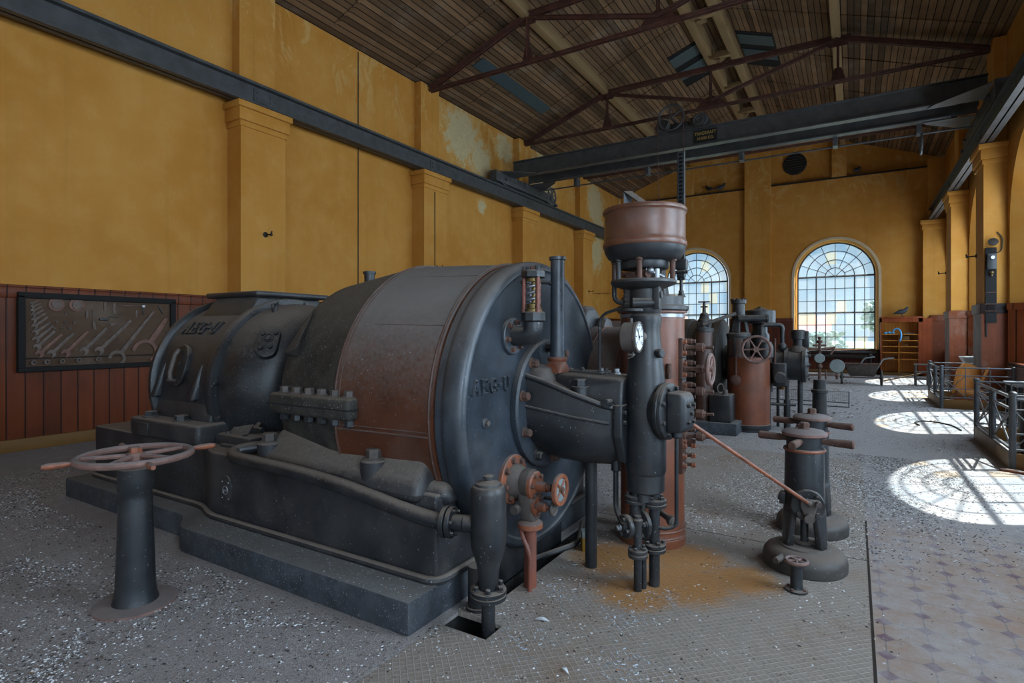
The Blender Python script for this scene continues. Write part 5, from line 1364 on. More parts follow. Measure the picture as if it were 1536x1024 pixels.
hz = 1.328
m = MB(); spoked(m, (mx + .205, my, hz), X_, .105, .0175, 4, .02, .012); m.build('handwheel', M['wheelrust'], mf)
for z in (.745, .67, .60):
    for dy, dx in ((-.035, .0), (.03, .05)):
        bolt(mf, (mx + .02 + dx, my + dy, z + .01), X_, .019, .026, M['orange'])
        if dx: m = MB(); m.cyl((mx + .015, my + dy, z + .01), (mx + .075, my + dy, z + .01), .014); m.build('stud', M['rust'], mf)
m = MB(); m.cyl((SX + .16, SY - .17, 1.28), (SX + .2, SY - .2, 1.28), .02); m.tube([(SX + .185, SY - .19, 1.26), (SX + .185, SY - .19, 1.37)], .02, 10); m.build('pointer_pin', M['rust'], sc_)
m = MB(); m.lathe((-.98, 3.55, .40), (-.6, .7, 0), [(.02, -.03), (.035, -.02), (.035, .02), (.02, .06), (.02, .2)], 12); m.build('pipe_union', M['greyiron'], sc_)

# horizontal lagged pipe between inlet casing and steam chest
lp = thing('lagged_steam_pipe', 'thick dusty red-brown lagged steam pipe between the black inlet casing and the steam cylinder', 'pipe', (-1.7, 4.72, .5))
m = MB(); m.lathe((0, 4.74, 1.08), X_, [(.5, -2.02), (.58, -2.0), (.58, -1.93), (.565, -1.9), (.565, -1.42), (.5, -1.40)], 56); m.build('lagging', M['brownpaint'], lp)
for x in (-1.88, -1.62, -1.44): m = MB(); m.torus((x, 4.74, 1.08), X_, .566, .008, 56, 6); m.build('band', M['redpaint'], lp)
m = MB(); m.cyl((-1.5, 4.7, .55), (-1.5, 4.7, 0), .09); m.build('stand', M['black'], lp)
m = MB(); m.sphere((-1.63, 4.40, .50), .05); m.cyl((-1.5, 4.5, .52), (-1.63, 4.38, .5), .03); m.build('drain_boss', M['rust'], lp)

# lever rod from governor to stand
t = thing('link_rod', 'thin rusty rod slanting from the governor gearbox to the nearer capstan stand', 'rod', (-.25, 4.16, .48))
m = MB(); m.tube([(-.88, 3.52, 1.05), (-.25, 4.13, .478)], .0125, 8); m.build('rod', M['orange'], t)
for p_ in ((-.25, 4.13, .478), (-.88, 3.52, 1.05)): m = MB(); m.sphere(p_, .021, sub=2); m.build('rod_eye', M['greyiron'], t)
# ================================================================== STANDS ON THE FLOOR
# big handwheel pedestal, left foreground
hx, hy = -3.62, 1.65
t = thing('handwheel_pedestal', 'black conical pedestal with a large dusty horizontal rust wheel, left foreground', 'handwheel', (hx, hy, 0))
m = MB(); m.lathe((hx, hy, 0), UP, [(.125, 0), (.108, .06), (.102, .12), (.086, .62), (.083, .66), (.092, .68), (.092, .80), (.08, .81), (0, .81)], 36); m.build('column', M['black'], t)
m = MB(); m.lathe((hx, hy, 0), UP, [(.215, 0), (.215, .012), (.12, .02)], 40); m.build('base_plate', M['wheelrust'], t)
m = MB(); Z = .872; Rw = .285
m.torus((hx, hy, Z), UP, Rw, .021, 56, 10)
for j in range(5):
    q = R(18 + 72 * j); d = Vector((math.cos(q), math.sin(q), 0)); c = Vector((hx, hy, Z))
    m.tube([c + d * .03 + Vector((0, 0, .0)), c + d * Rw], [.015, .012], 8)
m.lathe((hx, hy, Z - .04), UP, [(.05, 0), (.045, .03), (.045, .055)], 18)
w = m.build('wheel', M['wheelrust'], t)
for q in (76, 166, 256, 346):
    d = Vector((math.cos(R(q)), math.sin(R(q)), 0)); c = Vector((hx, hy, Z))
    m = MB(); m.tube([c + d * Rw, c + d * (Rw + .02), c + d * (Rw + .05), c + d * (Rw + .12), c + d * (Rw + .145)], [.014, .012, .017, .019, .012], 10); m.build('grip', M['orange'], w)
bolt(w, (hx, hy, Z + .015), UP, .032, .035, M['orange'])

# capstan valve stands
def capstan(x, y, name, label, rot):
    t = thing(name, label, 'valve stand', (x, y, 0), 'capstan valve stands')
    c = (x, y, 0)
    m = MB(); m.lathe(c, UP, [(.25, 0), (.26, .01), (.262, .06), (.255, .09), (.235, .118), (.205, .135), (.165, .142), (.16, .15), (.12, .152)], 48); m.build('base', M['capbase'], t)
    m = MB()
    # four legged lower frame
    for q in (212, 336, 32, 156):
        d = Vector((math.cos(R(q)), math.sin(R(q)), 0))
        m.hull([V(c) + d * r + Vector((-d.y, d.x, 0)) * w + Vector((0, 0, z)) for r, w, z in ((.140, .035, .12), (.095, .035, .12), (.140, -.035, .12), (.095, -.035, .12), (.128, .035, .37), (.09, .035, .37), (.128, -.035, .37), (.09, -.035, .37), (.11, .07, .42), (.08, .07, .42), (.11, -.07, .42), (.08, -.07, .42))], .008)
    m.lathe(c, UP, [(.06, .13), (.06, .16), (.025, .17), (.025, .42)], 16)
    m.build('lower_frame', M['black'], t)
    m = MB(); m.lathe(c, UP, [(.128, .41), (.126, .44), (.120, .80), (.118, .81)], 40); m.build('column', M['black'], t)
    m = MB(); m.torus((x, y, .80), UP, .121, .012, 40, 8); m.build('collar', M['orange'], t)
    m = MB(); m.lathe(c, UP, [(.112, .80), (.112, .90), (.1, .9)], 36); m.build('head', M['black'], t)
    m = MB(); m.lathe(c, UP, [(.135, .895), (.14, .90), (.14, .915), (.12, .93), (.04, .94), (0, .94)], 40); hd = m.build('cap_disc', M['wheelrust'], t)
    bolt(hd, (x, y, .938), UP, .032, .045, M['rust'])
    for q in (20, 110, 200, 290):
        d = Vector((math.cos(R(q + rot)), math.sin(R(q + rot)), 0)); o = Vector((x, y, .865))
        m = MB(); m.tube([o + d * .10, o + d * .135, o + d * .15, o + d * .17, o + d * .29, o + d * .298], [.021, .019, .024, .025, .028, .022], 14); m.build('handle_bar', M['rust'], t)
    return t
c1 = capstan(-.29, 4.31, 'capstan_stand', 'nearer of two black capstan valve stands, with crank disc and link rod on its front', -30)
d_ = Vector((.22, -1, 0)).normalized(); e_ = Vector((1, .22, 0)).normalized()
o = Vector((-.29, 4.31, .45)) + d_ * .1
m = MB(); m.lathe(o, d_, [(.10, -.02), (.105, 0), (.105, .035), (.098, .04), (0, .04)], 32); cd = m.build('crank_disc', M['black'], c1)
for q in range(4): bolt(cd, o + d_ * .04 + e_ * (.078 * math.cos(R(45 + 90 * q))) + Vector((0, 0, .078 * math.sin(R(45 + 90 * q)))), d_, .017, .022, M['black'])
m = MB(); A_ = o + d_ * .045; m.hull([A_ + e_ * a + Vector((0, 0, b)) + d_ * k for a, b in ((-.045, .05), (.06, .05), (.05, .02), (-.02, -.08), (.03, -.09), (-.05, 0)) for k in (0, .03)], .008); m.cyl(A_ + e_ * .0 + Vector((0, 0, -.07)), A_ + Vector((0, 0, -.07)) + d_ * .06, .03, n=16); m.cyl(A_ + e_ * .055 + Vector((0, 0, .03)), A_ + e_ * .055 + Vector((0, 0, .03)) + d_ * .07, .018, n=14); m.build('crank_arm', M['greyiron'], cd)
m = MB(); m.b2(-.44, -.40, 4.24, 4.30, .42, .50, .006); m.cyl((-.40, 4.27, .46), (-.45, 4.27, .46), .022, n=12); m.build('side_lug', M['black'], c1)
m = MB(); m.cyl((-.40, 4.15, .1), (-.44, 4.03, .1), .025, .02, 14); m.build('base_spigot', M['greyiron'], c1)
capstan(-.29, 5.12, 'capstan_stand', 'farther of two black capstan valve stands, half hidden behind the nearer one', -34)

# small valve stand
sx, sy = -.303, 3.86
t = thing('small_valve_stand', 'knee-low valve post with little rust handwheel in front of the capstan stands', 'valve', (sx, sy, 0))
m = MB(); m.lathe((sx, sy, 0), UP, [(.065, 0), (.065, .015), (.04, .02), (.036, .03), (.034, .15), (.046, .155), (.046, .165), (.02, .17), (.012, .185)], 24); m.build('post', M['black'], t)
bolt_ring(t, (sx, sy, .015), UP, .052, 4, .01, .012, M['rust'], .4)
m = MB(); spoked(m, (sx, sy, .188), UP, .06, .011, 5, .012, .008); m.build('handwheel', M['wheelrust'], t)

# ================================================================== SECOND MACHINE
BY, BZ = 10.25, 1.08
tag(MB().prism([(-6.5, 9.08, 0), (-1.53, 9.08, 0), (-1.53, 11.45, 0), (-6.5, 11.45, 0)], (0, 0, .19), .015).build('machine_plinth', M['concrete'], None, origin=(-4, BY, 0)), 'low dusty plinth under the second machine, beyond the steam cylinder', 'plinth')
t2 = thing('steam_turbine', 'second turbine drum with dusty red-brown lagging and ribbed black end, behind the steam cylinder', 'turbine', (-3.6, BY, .19))
O2 = (0, BY, BZ)
m = MB(); m.lathe(O2, X_, [(.5, -5.2), (.74, -5.15), (.74, -2.75), (.5, -2.7)], 56); m.build('lagging_sheet', M['brownpaint'], t2)
m = MB(); m.lathe(O2, X_, [(.6, -2.78), (.76, -2.77), (.76, -2.45), (.73, -2.44), (.73, -2.3), (.75, -2.29), (.75, -2.15), (.72, -2.14), (.72, -2.05), (.745, -2.04), (.745, -1.94), (.70, -1.92), (.3, -1.9), (.28, -1.6)], 64); m.build('ribbed_end', M['lag'], t2)
m = MB(); m.b2(-5.3, -2.3, BY - .74, BY + .74, .18, .62, .05); m.build('bed', M['bed'], t2)
m = MB(); m.b2(-1.95, -1.62, 9.12, 9.5, .18, .62, .03); m.build('bed_end', M['black'], t2)
m = MB(); m.lathe((-1.72, 9.2, .6), UP, [(.06, 0), (.05, .03), (.04, .03), (.04, .1)], 12); m.torus((-1.78, 9.15, .72), (1, -.6, 0), .07, .012, 20, 6); m.build('bed_cock', M['greyiron'], t2)
# slim valve pillar with T-handle
sp = thing('valve_pillar', 'slim brown upright valve pillar with black head and T handle, left of the second steam cylinder', 'valve', (-2.07, 9.34, .19))
c = (-2.07, 9.34, 0)
m = MB(); m.lathe(c, UP, [(.135, .19), (.13, .22), (.13, 1.60), (.1, 1.605)], 32); m.build('shell', M['brownpaint'], sp)
m = MB(); m.lathe(c, UP, [(.1, 1.6), (.15, 1.605), (.15, 1.66), (.11, 1.67), (.10, 1.8), (.08, 1.82), (.06, 1.9), (.03, 1.92), (.02, 2.1)], 24); m.b2(-2.17, -1.97, 9.24, 9.44, 1.68, 1.76, .02); m.build('valve_head', M['black'], sp)
m = MB(); m.b2(-2.16, -1.98, 9.31, 9.37, 2.08, 2.10); m.b2(-2.12, -2.02, 9.30, 9.38, 2.0, 2.02); m.build('handle', M['rust'], sp)
m = MB(); m.tube([(-2.07, 9.22, 1.72), (-1.62, 9.50, 1.9)], .028, 10); m.build('lever', M['greyiron'], sp)
# main cylinder of the second set
sc2 = thing('steam_chest', 'second, farther red-brown steam cylinder with black frame and big rust handwheel', 'steam cylinder', (-1.48, 9.85, .1))
c = (-1.48, 9.85, 0)
m = MB(); m.lathe(c, UP, [(.325, .1), (.325, 1.19), (.3, 1.2), (0, 1.2)], 52); m.build('shell', M['redpaint'], sc2)
m = MB(); m.lathe(c, UP, [(.31, 0), (.31, .05), (.345, .06), (.345, .11), (.325, .12)], 48); m.build('base_ring', M['black'], sc2)
u_ = (-1.62, 9.78, 0)
m = MB(); m.lathe(u_, UP, [(.175, 1.19), (.175, 1.52), (.1, 1.53)], 36); m.build('upper_shell', M['brownpaint'], sc2)
m = MB()
for z in (1.21, 1.5): m.lathe(u_, UP, [(.17, z - .015), (.182, z - .012), (.182, z + .012), (.17, z + .015)], 36)
m.b2(-1.66, -1.63, 9.585, 9.62, 1.2, 1.5); m.b2(-1.5, -1.47, 9.62, 9.66, 1.2, 1.5)
m.build('black_band', M['black'], sc2)
m = MB(); m.lathe(u_, UP, [(.17, 1.51), (.19, 1.53), (.19, 1.57), (.14, 1.6)], 32)
for q in (30, 150, 270):
    d = Vector((math.cos(R(q)), math.sin(R(q)), 0)); m.hull([V(u_) + d * r + Vector((-d.y, d.x, 0)) * w + Vector((0, 0, z)) for r, w, z in ((.17, .03, 1.58), (.12, .03, 1.58), (.17, -.03, 1.58), (.12, -.03, 1.58), (.11, .025, 1.86), (.07, .025, 1.86), (.11, -.025, 1.86), (.07, -.025, 1.86))])
m.lathe(u_, UP, [(.03, 1.55), (.03, 1.86), (.12, 1.86), (.1, 1.9), (.095, 2.06), (.12, 2.07), (.12, 2.13), (.08, 2.135)], 20)
m.build('frame', M['black'], sc2)
m = MB()
for i in range(8): m.box((u_[0] + .105 * math.cos(i * PI / 4), u_[1] + .105 * math.sin(i * PI / 4), 2.135), (.04, .04, .03), .004)
m.build('crown', M['black'], sc2)
m = MB(); m.cyl((-1.6, 9.62, 1.82), (-1.2, 9.72, 1.82), .055, n=16); m.cyl((-1.2, 9.72, 1.82), (-1.17, 9.73, 1.82), .065, n=16); m.build('side_cylinder', M['black'], sc2)
m = MB(); m.cyl((-1.62, 9.55, 1.25), (-1.62, 9.55, .82), .02, n=10); m.lathe((-1.62, 9.53, .83), (0, -1, 0), [(.08, -.02), (.08, .01), (.04, .02), (.04, .05)], 20); m.build('gauge_cock', M['rust'], sc2)
m = MB(); d_ = Vector((.2, -1, 0)).normalized(); spoked(m, (-1.30, 9.42, 1.33), d_, .205, .021, 6, .04, .014); m.cyl((-1.30, 9.42, 1.33), V((-1.30, 9.42, 1.33)) - d_ * .35, .025, n=12); m.build('handwheel', M['wheelrust'], sc2)
m = MB(); m.lathe((-1.22, 9.75, 0), UP, [(.11, 1.18), (.13, 1.2), (.13, 1.36), (.1, 1.44), (.05, 1.46)], 24); m.build('oil_pot', M['black'], sc2)
# governor of the second machine
g2 = thing('governor_column', 'second governor, squat black pot on a neck with a bent pipe, beyond the farther steam cylinder', 'column', (-1.36, 10.25, .5))
c = (-1.36, 10.25, 0)
m = MB(); m.lathe(c, UP, [(.2, .6), (.2, 1.3), (.15, 1.34), (.15, 1.55), (.12, 1.6), (.12, 1.74), (.2, 1.75)], 32); m.build('neck', M['black'], g2)
m = MB(); m.lathe(c, UP, [(.12, 1.73), (.235, 1.745), (.245, 1.76), (.245, 1.95), (.235, 1.965), (.1, 1.985), (.09, 2.0), (.04, 2.01), (.03, 2.03), (0, 2.03)], 44); m.build('pot', M['black'], g2)
m = MB(); m.tube(round_path([(-1.3, 9.98, 1.5), (-1.3, 9.98, 1.72), (-1.0, 10.1, 1.72), (-1.0, 10.1, 1.35)], .07), .035, 12); m.sphere((-1.0, 10.1, 1.36), .07); m.build('bent_pipe', M['black'], g2)
m = MB(); m.cyl((-1.1, 10.0, 1.1), (-1.1, 10.0, 1.5), .018); m.cyl((-1.16, 9.98, 1.1), (-1.16, 9.98, 1.42), .012); m.build('rod', M['rust'], g2)
p2 = thing('bearing_pedestal', 'black horizontal bearing body on thin legs, right end of the second machine', 'bearing pedestal', (-.95, 10.25, .5))
m = MB(); m.lathe((0, 10.25, 1.06), X_, [(.2, -1.155), (.24, -1.15), (.24, -.98), (.28, -.97), (.28, -.92), (.25, -.91), (.25, -.72), (.28, -.71), (.28, -.66), (.2, -.64), (0, -.63)], 40); m.build('body', M['black'], p2)
m = MB(); m.hull([(x, y, z) for x in (-1.13, -.92) for y in (9.93, 10.4) for z in (.72, 1.1)], .03); m.lathe((-1.02, 9.92, .86), (0.1, -1, 0), [(.1, -.05), (.1, .02), (.08, .05)], 24); m.build('valve_box', M['black'], p2)
m = MB(); m.lathe((-.78, 10.25, 1.28), UP, [(.16, 0), (.12, .06), (.08, .1), (.08, .2), (.11, .21), (.11, .35), (.06, .36)], 20); m.b2(-.72, -.62, 10.2, 10.3, 1.35, 1.62, .02); m.build('top_fitting', M['black'], p2)
bolt_ring(p2, (-.63, 10.25, 1.06), X_, .22, 8, .02, .02, M['black'])
for x, y, r, z in ((-1.187, 10.0, .026, .8), (-.93, 10.1, .05, .5), (-.93, 10.1, .03, .85), (-.75, 10.25, .04, .9), (-1.1, 10.45, .025, .8)):
    m = MB(); m.cyl((x, y, 0), (x, y, z), r, n=14); m.build('leg', M['black'], p2)
m = MB(); m.cyl((-1.35, 10.0, .42), (-.8, 10.1, .42), .022, n=10); m.build('cross_rod', M['black'], p2)
m = MB(); m.cyl((-1.02, 10.25, .65), (-1.02, 10.25, .85), .045, n=14); m.build('brass_drain', M['ochre'], p2)

# gauge stand farther down the hall
gs = thing('gauge_stand', 'black post carrying three blank round gauges on rusty pipework, near the hall centre', 'gauge stand', (-.53, 11.5, 0))
c = (-.53, 11.5, 0)
m = MB(); m.lathe(c, UP, [(.125, 0), (.12, .02), (.115, .5), (.135, .51), (.135, .56), (.105, .57), (.10, .74), (0, .745)], 28); m.build('post', M['black'], gs)
m = MB(); m.cyl((-.53, 11.5, .74), (-.53, 11.5, 1.42), .026, n=10); m.cyl((-.80, 11.33, .83), (-.26, 11.66, .83), .016, n=8)
for z, r in ((.98, .05), (1.06, .042), (1.28, .04)): m.sphere((-.53, 11.5, z), r, sub=2)
m.tube([(-.8, 11.33, 1.32), (-.53, 11.5, 1.29), (-.3, 11.64, 1.32)], .022, 8); m.tube([(-.3, 11.64, 1.32), (-.36, 11.6, 1.2)], .018, 8); m.tube([(-.8, 11.33, 1.32), (-.83, 11.31, 1.15)], .018, 8); m.cyl((-.43, 11.5, .75), (-.43, 11.5, .92), .012, n=8)
m.build('pipework', M['rust'], gs)
m = MB(); m.lathe((-.53, 11.5, 1.40), UP, [(.05, 0), (.05, .05), (.02, .06), (.03, .1), (.02, .12)], 12); m.cyl((-.63, 11.45, 1.36), (-.43, 11.55, 1.36), .02, n=8); m.build('cock', M['rust'], gs)
fa = Vector((.1, -1, 0)).normalized()
for x, y, z, r in ((-.80, 11.33, 1.0, .115), (-.53, 11.46, 1.13, .085), (-.26, 11.66, .99, .12)):
    m = MB(); m.lathe((x, y, z), fa, [(r * .8, -.06), (r, -.05), (r, .02), (r * .9, .026), (r * .88, .018), (0, .018)], 32); g = m.build('gauge', M['blankdial'], gs)
    if r != .085: m = MB(); m.cyl((x, y, z - r), (x, y, z - r - .12), .022, n=8); m.sphere((x, y, z - r - .06), .034, sub=2); m.build('gauge_cock', M['rust'], g)

# low mesh guard on the floor
mg = thing('mesh_guard', 'low thin wire mesh guard standing on the floor beyond the gauge stand', 'guard', (-1.2, 13.8, 0))
m = MB()
xs0, xs1, yy = -2.3, -.09, 13.8
for z in (.012, .10, .33): m.cyl((xs0, yy, z), (xs1, yy, z), .011 if z != .33 else .007, n=6)
for x in (xs0, xs1): m.cyl((x, yy, 0), (x, yy, .34), .012, n=6)
m.build('frame', M['rail'], mg)
m = MB()
for i in range(60): x = xs0 + (xs1 - xs0) * i / 59; m.cyl((x, yy, .1), (x, yy, .33), .0018, n=3)
for i in range(7): m.cyl((xs0, yy, .12 + .03 * i), (xs1, yy, .12 + .03 * i), .0018, n=3)
m.build('mesh', M['rail'], mg)

# ================================================================== RAILED PITS ON THE RIGHT
def railing(y0, y1, name, label, group):
    t = thing('pit_railing', label, 'railing', (1.55, (y0 + y1) / 2, 0), group)
    x = 1.57
    def post(xx, yy, r=.035, h=.885):
        m = MB(); m.cyl((xx, yy, 0), (xx, yy, h), r, n=12); m.sphere((xx, yy, h), r * 1.25, (1, 1, .7), sub=2); m.build('post', M['rail'], t)
    ym = (y0 + y1) / 2
    for yy in (y0, y1): post(x, yy)
    for yy in (ym - .06, ym + .06): post(x, yy, .03, .82)
    post(2.72, y0, .025); post(2.72, y1, .025)
    def bar(m, a, b, r): m.cyl(a, b, r, n=8)
    m = MB(); bar(m, (x, y0, .84), (x, y1, .84), .022); bar(m, (x, y0, .70), (x, y1, .70), .018); bar(m, (x, y0, .235), (x, y1, .235), .018); m.build('gate_rail', M['rail'], t)
    for a, b in ((y0 + .06, ym - .06), (ym + .06, y1 - .06)):
        for za, zb in ((.25, .69), (.69, .25)):
            m = MB(); m.box((x, (a + b) / 2, .47), (.008, math.hypot(b - a, .44), .045), 0, Matrix.Rotation(math.atan2(zb - za, b - a), 3, 'X')); m.build('cross_brace', M['rail'], t)
    for yy in (y0, y1):
        m = MB()
        for z, r in ((.86, .014), (.70, .010), (.42, .010), (.235, .012)): bar(m, (x, yy, z), (2.78, yy, z), r)
        for i in range(1, 3): xx = x + (2.75 - x) * i / 3; bar(m, (xx, yy, .17), (xx, yy, .86), .009)
        for i in range(3):
            a = x + (2.75 - x) * i / 3; b = x + (2.75 - x) * (i + 1) / 3
            if i != 1: bar(m, (a, yy, .24), (b, yy, .70), .008); bar(m, (a, yy, .70), (b, yy, .24), .008)
            else: bar(m, (a, yy, .235), (b, yy, .42), .008); bar(m, (a, yy, .70), (b, yy, .55), .008)
        m.build('side_rail', M['rail'], t)
        m = MB(); m.b2(x, 2.8, yy - .018, yy + .018, 0, .19, .004); m.build('kick_board', M['ochre'], t)
    m = MB(); m.b2(x - .03, x + .03, y0, y1, 0, .195, .006); m.build('gate_kick_board', M['ochre2'], t)
    return t
M['ochre2'] = iron('dusty_ochre_board', '#7d6a52', .6, .8, '#a09a94', .25, .1, '#94692a', .2)
railing(8.56, 10.78, 'near', 'nearer grey tube railing with crossed gate panels and ochre boards at the right wall', 'pit railings')
railing(14.72, 16.85, 'far', 'farther grey tube railing with crossed gate panels, around the tan seat', 'pit railings')
# contents
ts = thing('tub_seat', 'battered tan leather tub seat lying inside the farther railing', 'seat', (2.1, 15.6, .2))
m = MB()
sh = [(2.02, 15.55, .28), (2.5, 15.75, .28)]
P0 = []; 
for i in range(13):
    q = R(-80 + 160 * i / 12); P0.append((2.15 + .26 * math.sin(q), 15.55 + .3 * math.cos(q)))
rings = []
for z, k, dx in ((.25, .8, -.1), (.5, .95, -.03), (.75, 1.05, .04), (.86, 1.0, .1)):
    rings.append([(2.15 + (x - 2.15) * k + dx, 15.55 + (y - 15.55) * k, z + .06 * math.sin(i * .5)) for i, (x, y) in enumerate(P0)] + [(2.15 + (x - 2.15) * (k - .22) + dx, 15.55 + (y - 15.55) * (k - .22), z + .06 * math.sin(i * .5)) for i, (x, y) in reversed(list(enumerate(P0)))])
m.ringsweep(rings); m.build('back', M['leather'], ts, 50)
m = MB(); m.b2(1.9, 2.4, 15.3, 15.8, .2, .34, .05); m.build('cushion', M['leather'], ts)
m = MB(); m.b2(1.85, 2.5, 15.25, 15.9, .0, .2, .02); tag(m.build('wooden_box', M['cabwood'], None, origin=(2.2, 15.6, 0)), 'low dark red wooden box under the tan seat', 'box')
m = MB(); m.b2(1.62, 2.0, 16.95, 17.2, 0, .16, .01); tag(m.build('timber_block', M['cabwood'], None, origin=(1.8, 17, 0)), 'red-brown timber block on the floor beside the farther railing', 'block')
bs = thing('wash_basin', 'small grey-white wash basin on the wall behind the farther railing', 'basin', (2.5, 18.1, .8))
m = MB(); m.hull([(2.3, 17.8, .98), (2.3, 18.4, .98), (2.78, 17.8, .98), (2.78, 18.4, .98), (2.42, 17.95, .74), (2.42, 18.25, .74), (2.78, 17.95, .74), (2.78, 18.25, .74)], .02); m.build('bowl', M['alu'], bs)
m = MB(); m.b2(2.74, 2.79, 17.95, 18.25, .95, 1.5, .01); m.build('splash_plate', M['alu'], bs)
bd = thing('barrel', 'dark barrel with a pale round lid inside the nearer railing', 'barrel', (2.12, 9.75, 0))
m = MB(); m.lathe((2.12, 9.75, 0), UP, [(.24, 0), (.25, .02), (.27, .35), (.25, .68), (.24, .7)], 36); m.build('staves', M['black'], bd)
m = MB()
for z in (.12, .58): m.torus((2.12, 9.75, z), UP, .262, .008, 36, 6)
m.build('hoop', M['rust'], bd)
m = MB(); m.lathe((2.12, 9.75, .7), UP, [(.29, 0), (.29, .02), (.05, .035), (0, .035)], 36); m.build('lid', M['alu'], bd)
wt = thing('side_table', 'dark wooden table standing against the wall at the far side of the nearer railing', 'table', (2.45, 11.6, 0))
m = MB(); m.b2(2.1, 2.78, 11.2, 12.1, .76, .80, .006); m.build('table_top', M['alu'], wt)
for x in (2.15, 2.72):
    for y in (11.26, 12.04): m = MB(); m.b2(x - .025, x + .025, y - .025, y + .025, 0, .76); m.build('leg', M['black'], wt)
sk = MB(); sk.sphere((2.42, 9.1, .45), .2, (1, .9, 1.25), sub=3); sk.lathe((2.42, 9.1, .66), UP, [(.1, 0), (.04, .05), (.07, .1)], 14); sk.b2(2.2, 2.65, 8.9, 9.3, 0, .26, .01)
tag(sk.build('sack', M['alu'], None, origin=(2.42, 9.1, 0)), 'pale tied sack on a crate just inside the nearer railing', 'sack')
m = MB(); m.box((1.72, 8.35, .012), (.6, .1, .024), .003, Matrix.Rotation(-.45, 3, 'Z')); tag(m.build('loose_board', M['orange'], None, origin=(1.72, 8.35, 0)), 'rust-brown loose board on the floor at the near corner of the nearer railing', 'board')
m = MB(); m.tube(smooth_path([(.95, 11.75, .012), (.92, 12.1, .012), (1.05, 12.35, .012), (1.25, 12.3, .012), (1.42, 12.0, .012), (1.48, 11.5, .012)], 8), .012, 6); tag(m.build('hose', M['cable'], None, origin=(1.3, 12, 0)), 'loose dark hose curling on the sunlit floor between the railings', 'hose')
# switch panel on the right pillar
sw = thing('switch_panel', 'tall black switch panel with meter and lamp bracket on the right yellow pillar', 'switch panel', (2.51, 15.66, 1.85))
m = MB(); m.b2(2.42, 2.61, 15.62, 15.68, 1.8, 3.42, .008); m.build('board', M['pitdark'], sw)
m = MB(); m.b2(2.44, 2.60, 15.54, 15.63, 2.95, 3.28, .01); m.lathe((2.53, 15.55, 3.2), (0, -1, 0), [(.05, 0), (.05, .02), (.04, .025)], 20); m.build('meter', M['black'], sw)
m = MB(); m.lathe((2.53, 15.53, 3.2), (0, -1, 0), [(.035, 0), (.035, .006)], 16); m.build('meter_glass', M['dial'], sw)
m = MB(); m.lathe((2.54, 15.58, 3.52), (0, -1, .5), [(.02, -.05), (.08, .0), (.09, .04), (.02, .05)], 20); m.build('lamp_bracket', M['hook'], sw)
m = MB(); m.lathe((2.52, 15.57, 2.9), (0, 0, -1), [(.04, 0), (.04, .04), (.02, .06), (.02, .1)], 14); m.build('fuse_plug', M['brass'], sw)
m = MB()
for z in (2.2, 2.05, 2.45): m.b2(2.42, 2.61, 15.605, 15.625, z, z + .012)
m.build('clip', M['rust'], sw)
m = MB(); m.tube(smooth_path([(2.58, 15.6, 3.3), (2.68, 15.63, 3.35), (2.7, 15.64, 3.6), (2.62, 15.65, 3.75)], 5), .012, 6); m.build('cable', M['cable'], sw)
m = MB(); m.tube([(2.44, 15.64, 1.85), (2.44, 15.64, 1.5)], .018, 6); m.build('cable', M['cable'], sw)

# ================================================================== FAR END
cb = thing('shelf_cabinet', 'tall red-brown shelf cabinet with bright orange interior in the far right corner', 'cabinet', (1.45, 25.1, 0))
x0, x1, yf, yb, zt = .84, 2.12, 24.95, 25.48, 2.17
m = MB(); m.b2(x0, x0 + .05, yf, yb, 0, zt - .06); m.b2(x1 - .12, x1, yf, yb, 0, zt - .06); m.b2(x0, x1, yf, yb, zt - .2, zt - .05); m.b2(x0 - .03, x1 + .03, yf - .03, yb, zt - .06, zt, .012); m.b2(x1 - .14, 2.4, yf + .02, yf + .04, 0, zt - .06); m.build('carcass', M['cabwood'], cb)
m = MB(); m.b2(x0 + .05, x1 - .12, yb - .03, yb, .1, zt - .2); m.build('back_panel', M['shelfwood'], cb)
for z in (1.526, 1.302, 1.079, .855, .607):
    m = MB(); m.b2(x0 + .05, x1 - .12, yf + .01, yb - .03, z - .02, z); m.build('shelf', M['shelfwood'], cb)
m = MB(); m.b2(1.40, 1.425, yf + .01, yb - .03, .1, 1.526); m.build('divider', M['shelfwood'], cb)
m = MB(); m.b2(x0, x1, yf, yf + .03, 0, .11); m.build('plinth', M['ochre'], cb)
m = MB(); m.box((1.62, 25.2, 1.302 + .075), (.24, .2, .15), .006); tag(m.build('cardboard_box', M['ochre'], None, origin=(1.62, 25.2, 1.302)), 'plain orange-brown box on the second shelf of the cabinet', 'box')
m = MB(); m.box((1.64, 25.2, 1.079 + .035), (.09, .12, .07), .004); tag(m.build('cardboard_box', M['ochre'], None, origin=(1.64, 25.2, 1.079)), 'tiny orange box on the third shelf of the cabinet', 'box')
m = MB(); m.tube(smooth_path([(1.22, 25.1, 1.55), (1.26, 25.05, 1.68), (1.36, 25.03, 1.73), (1.45, 25.0, 1.66), (1.48, 24.93, 1.5), (1.46, 24.92, 1.35), (1.43, 24.93, 1.27)], 5), .03, 8); tag(m.build('plastic_hose', M['blueplastic'], None, origin=(1.35, 25, 1.526)), 'looped pale blue plastic hose hanging over the cabinet\'s top shelf', 'hose')
m = MB()
for i in range(5): m.sphere((1.0 + .06 * i, 25.1 + .03 * (i % 2), 1.56 + .015 * (i % 3)), .055, (1, 1, .8), sub=2)
tag(m.build('plastic_bag', M['blueplastic'], None, origin=(1.1, 25.1, 1.526)), 'crumpled blue plastic bag at the left of the cabinet\'s top shelf', 'bag')
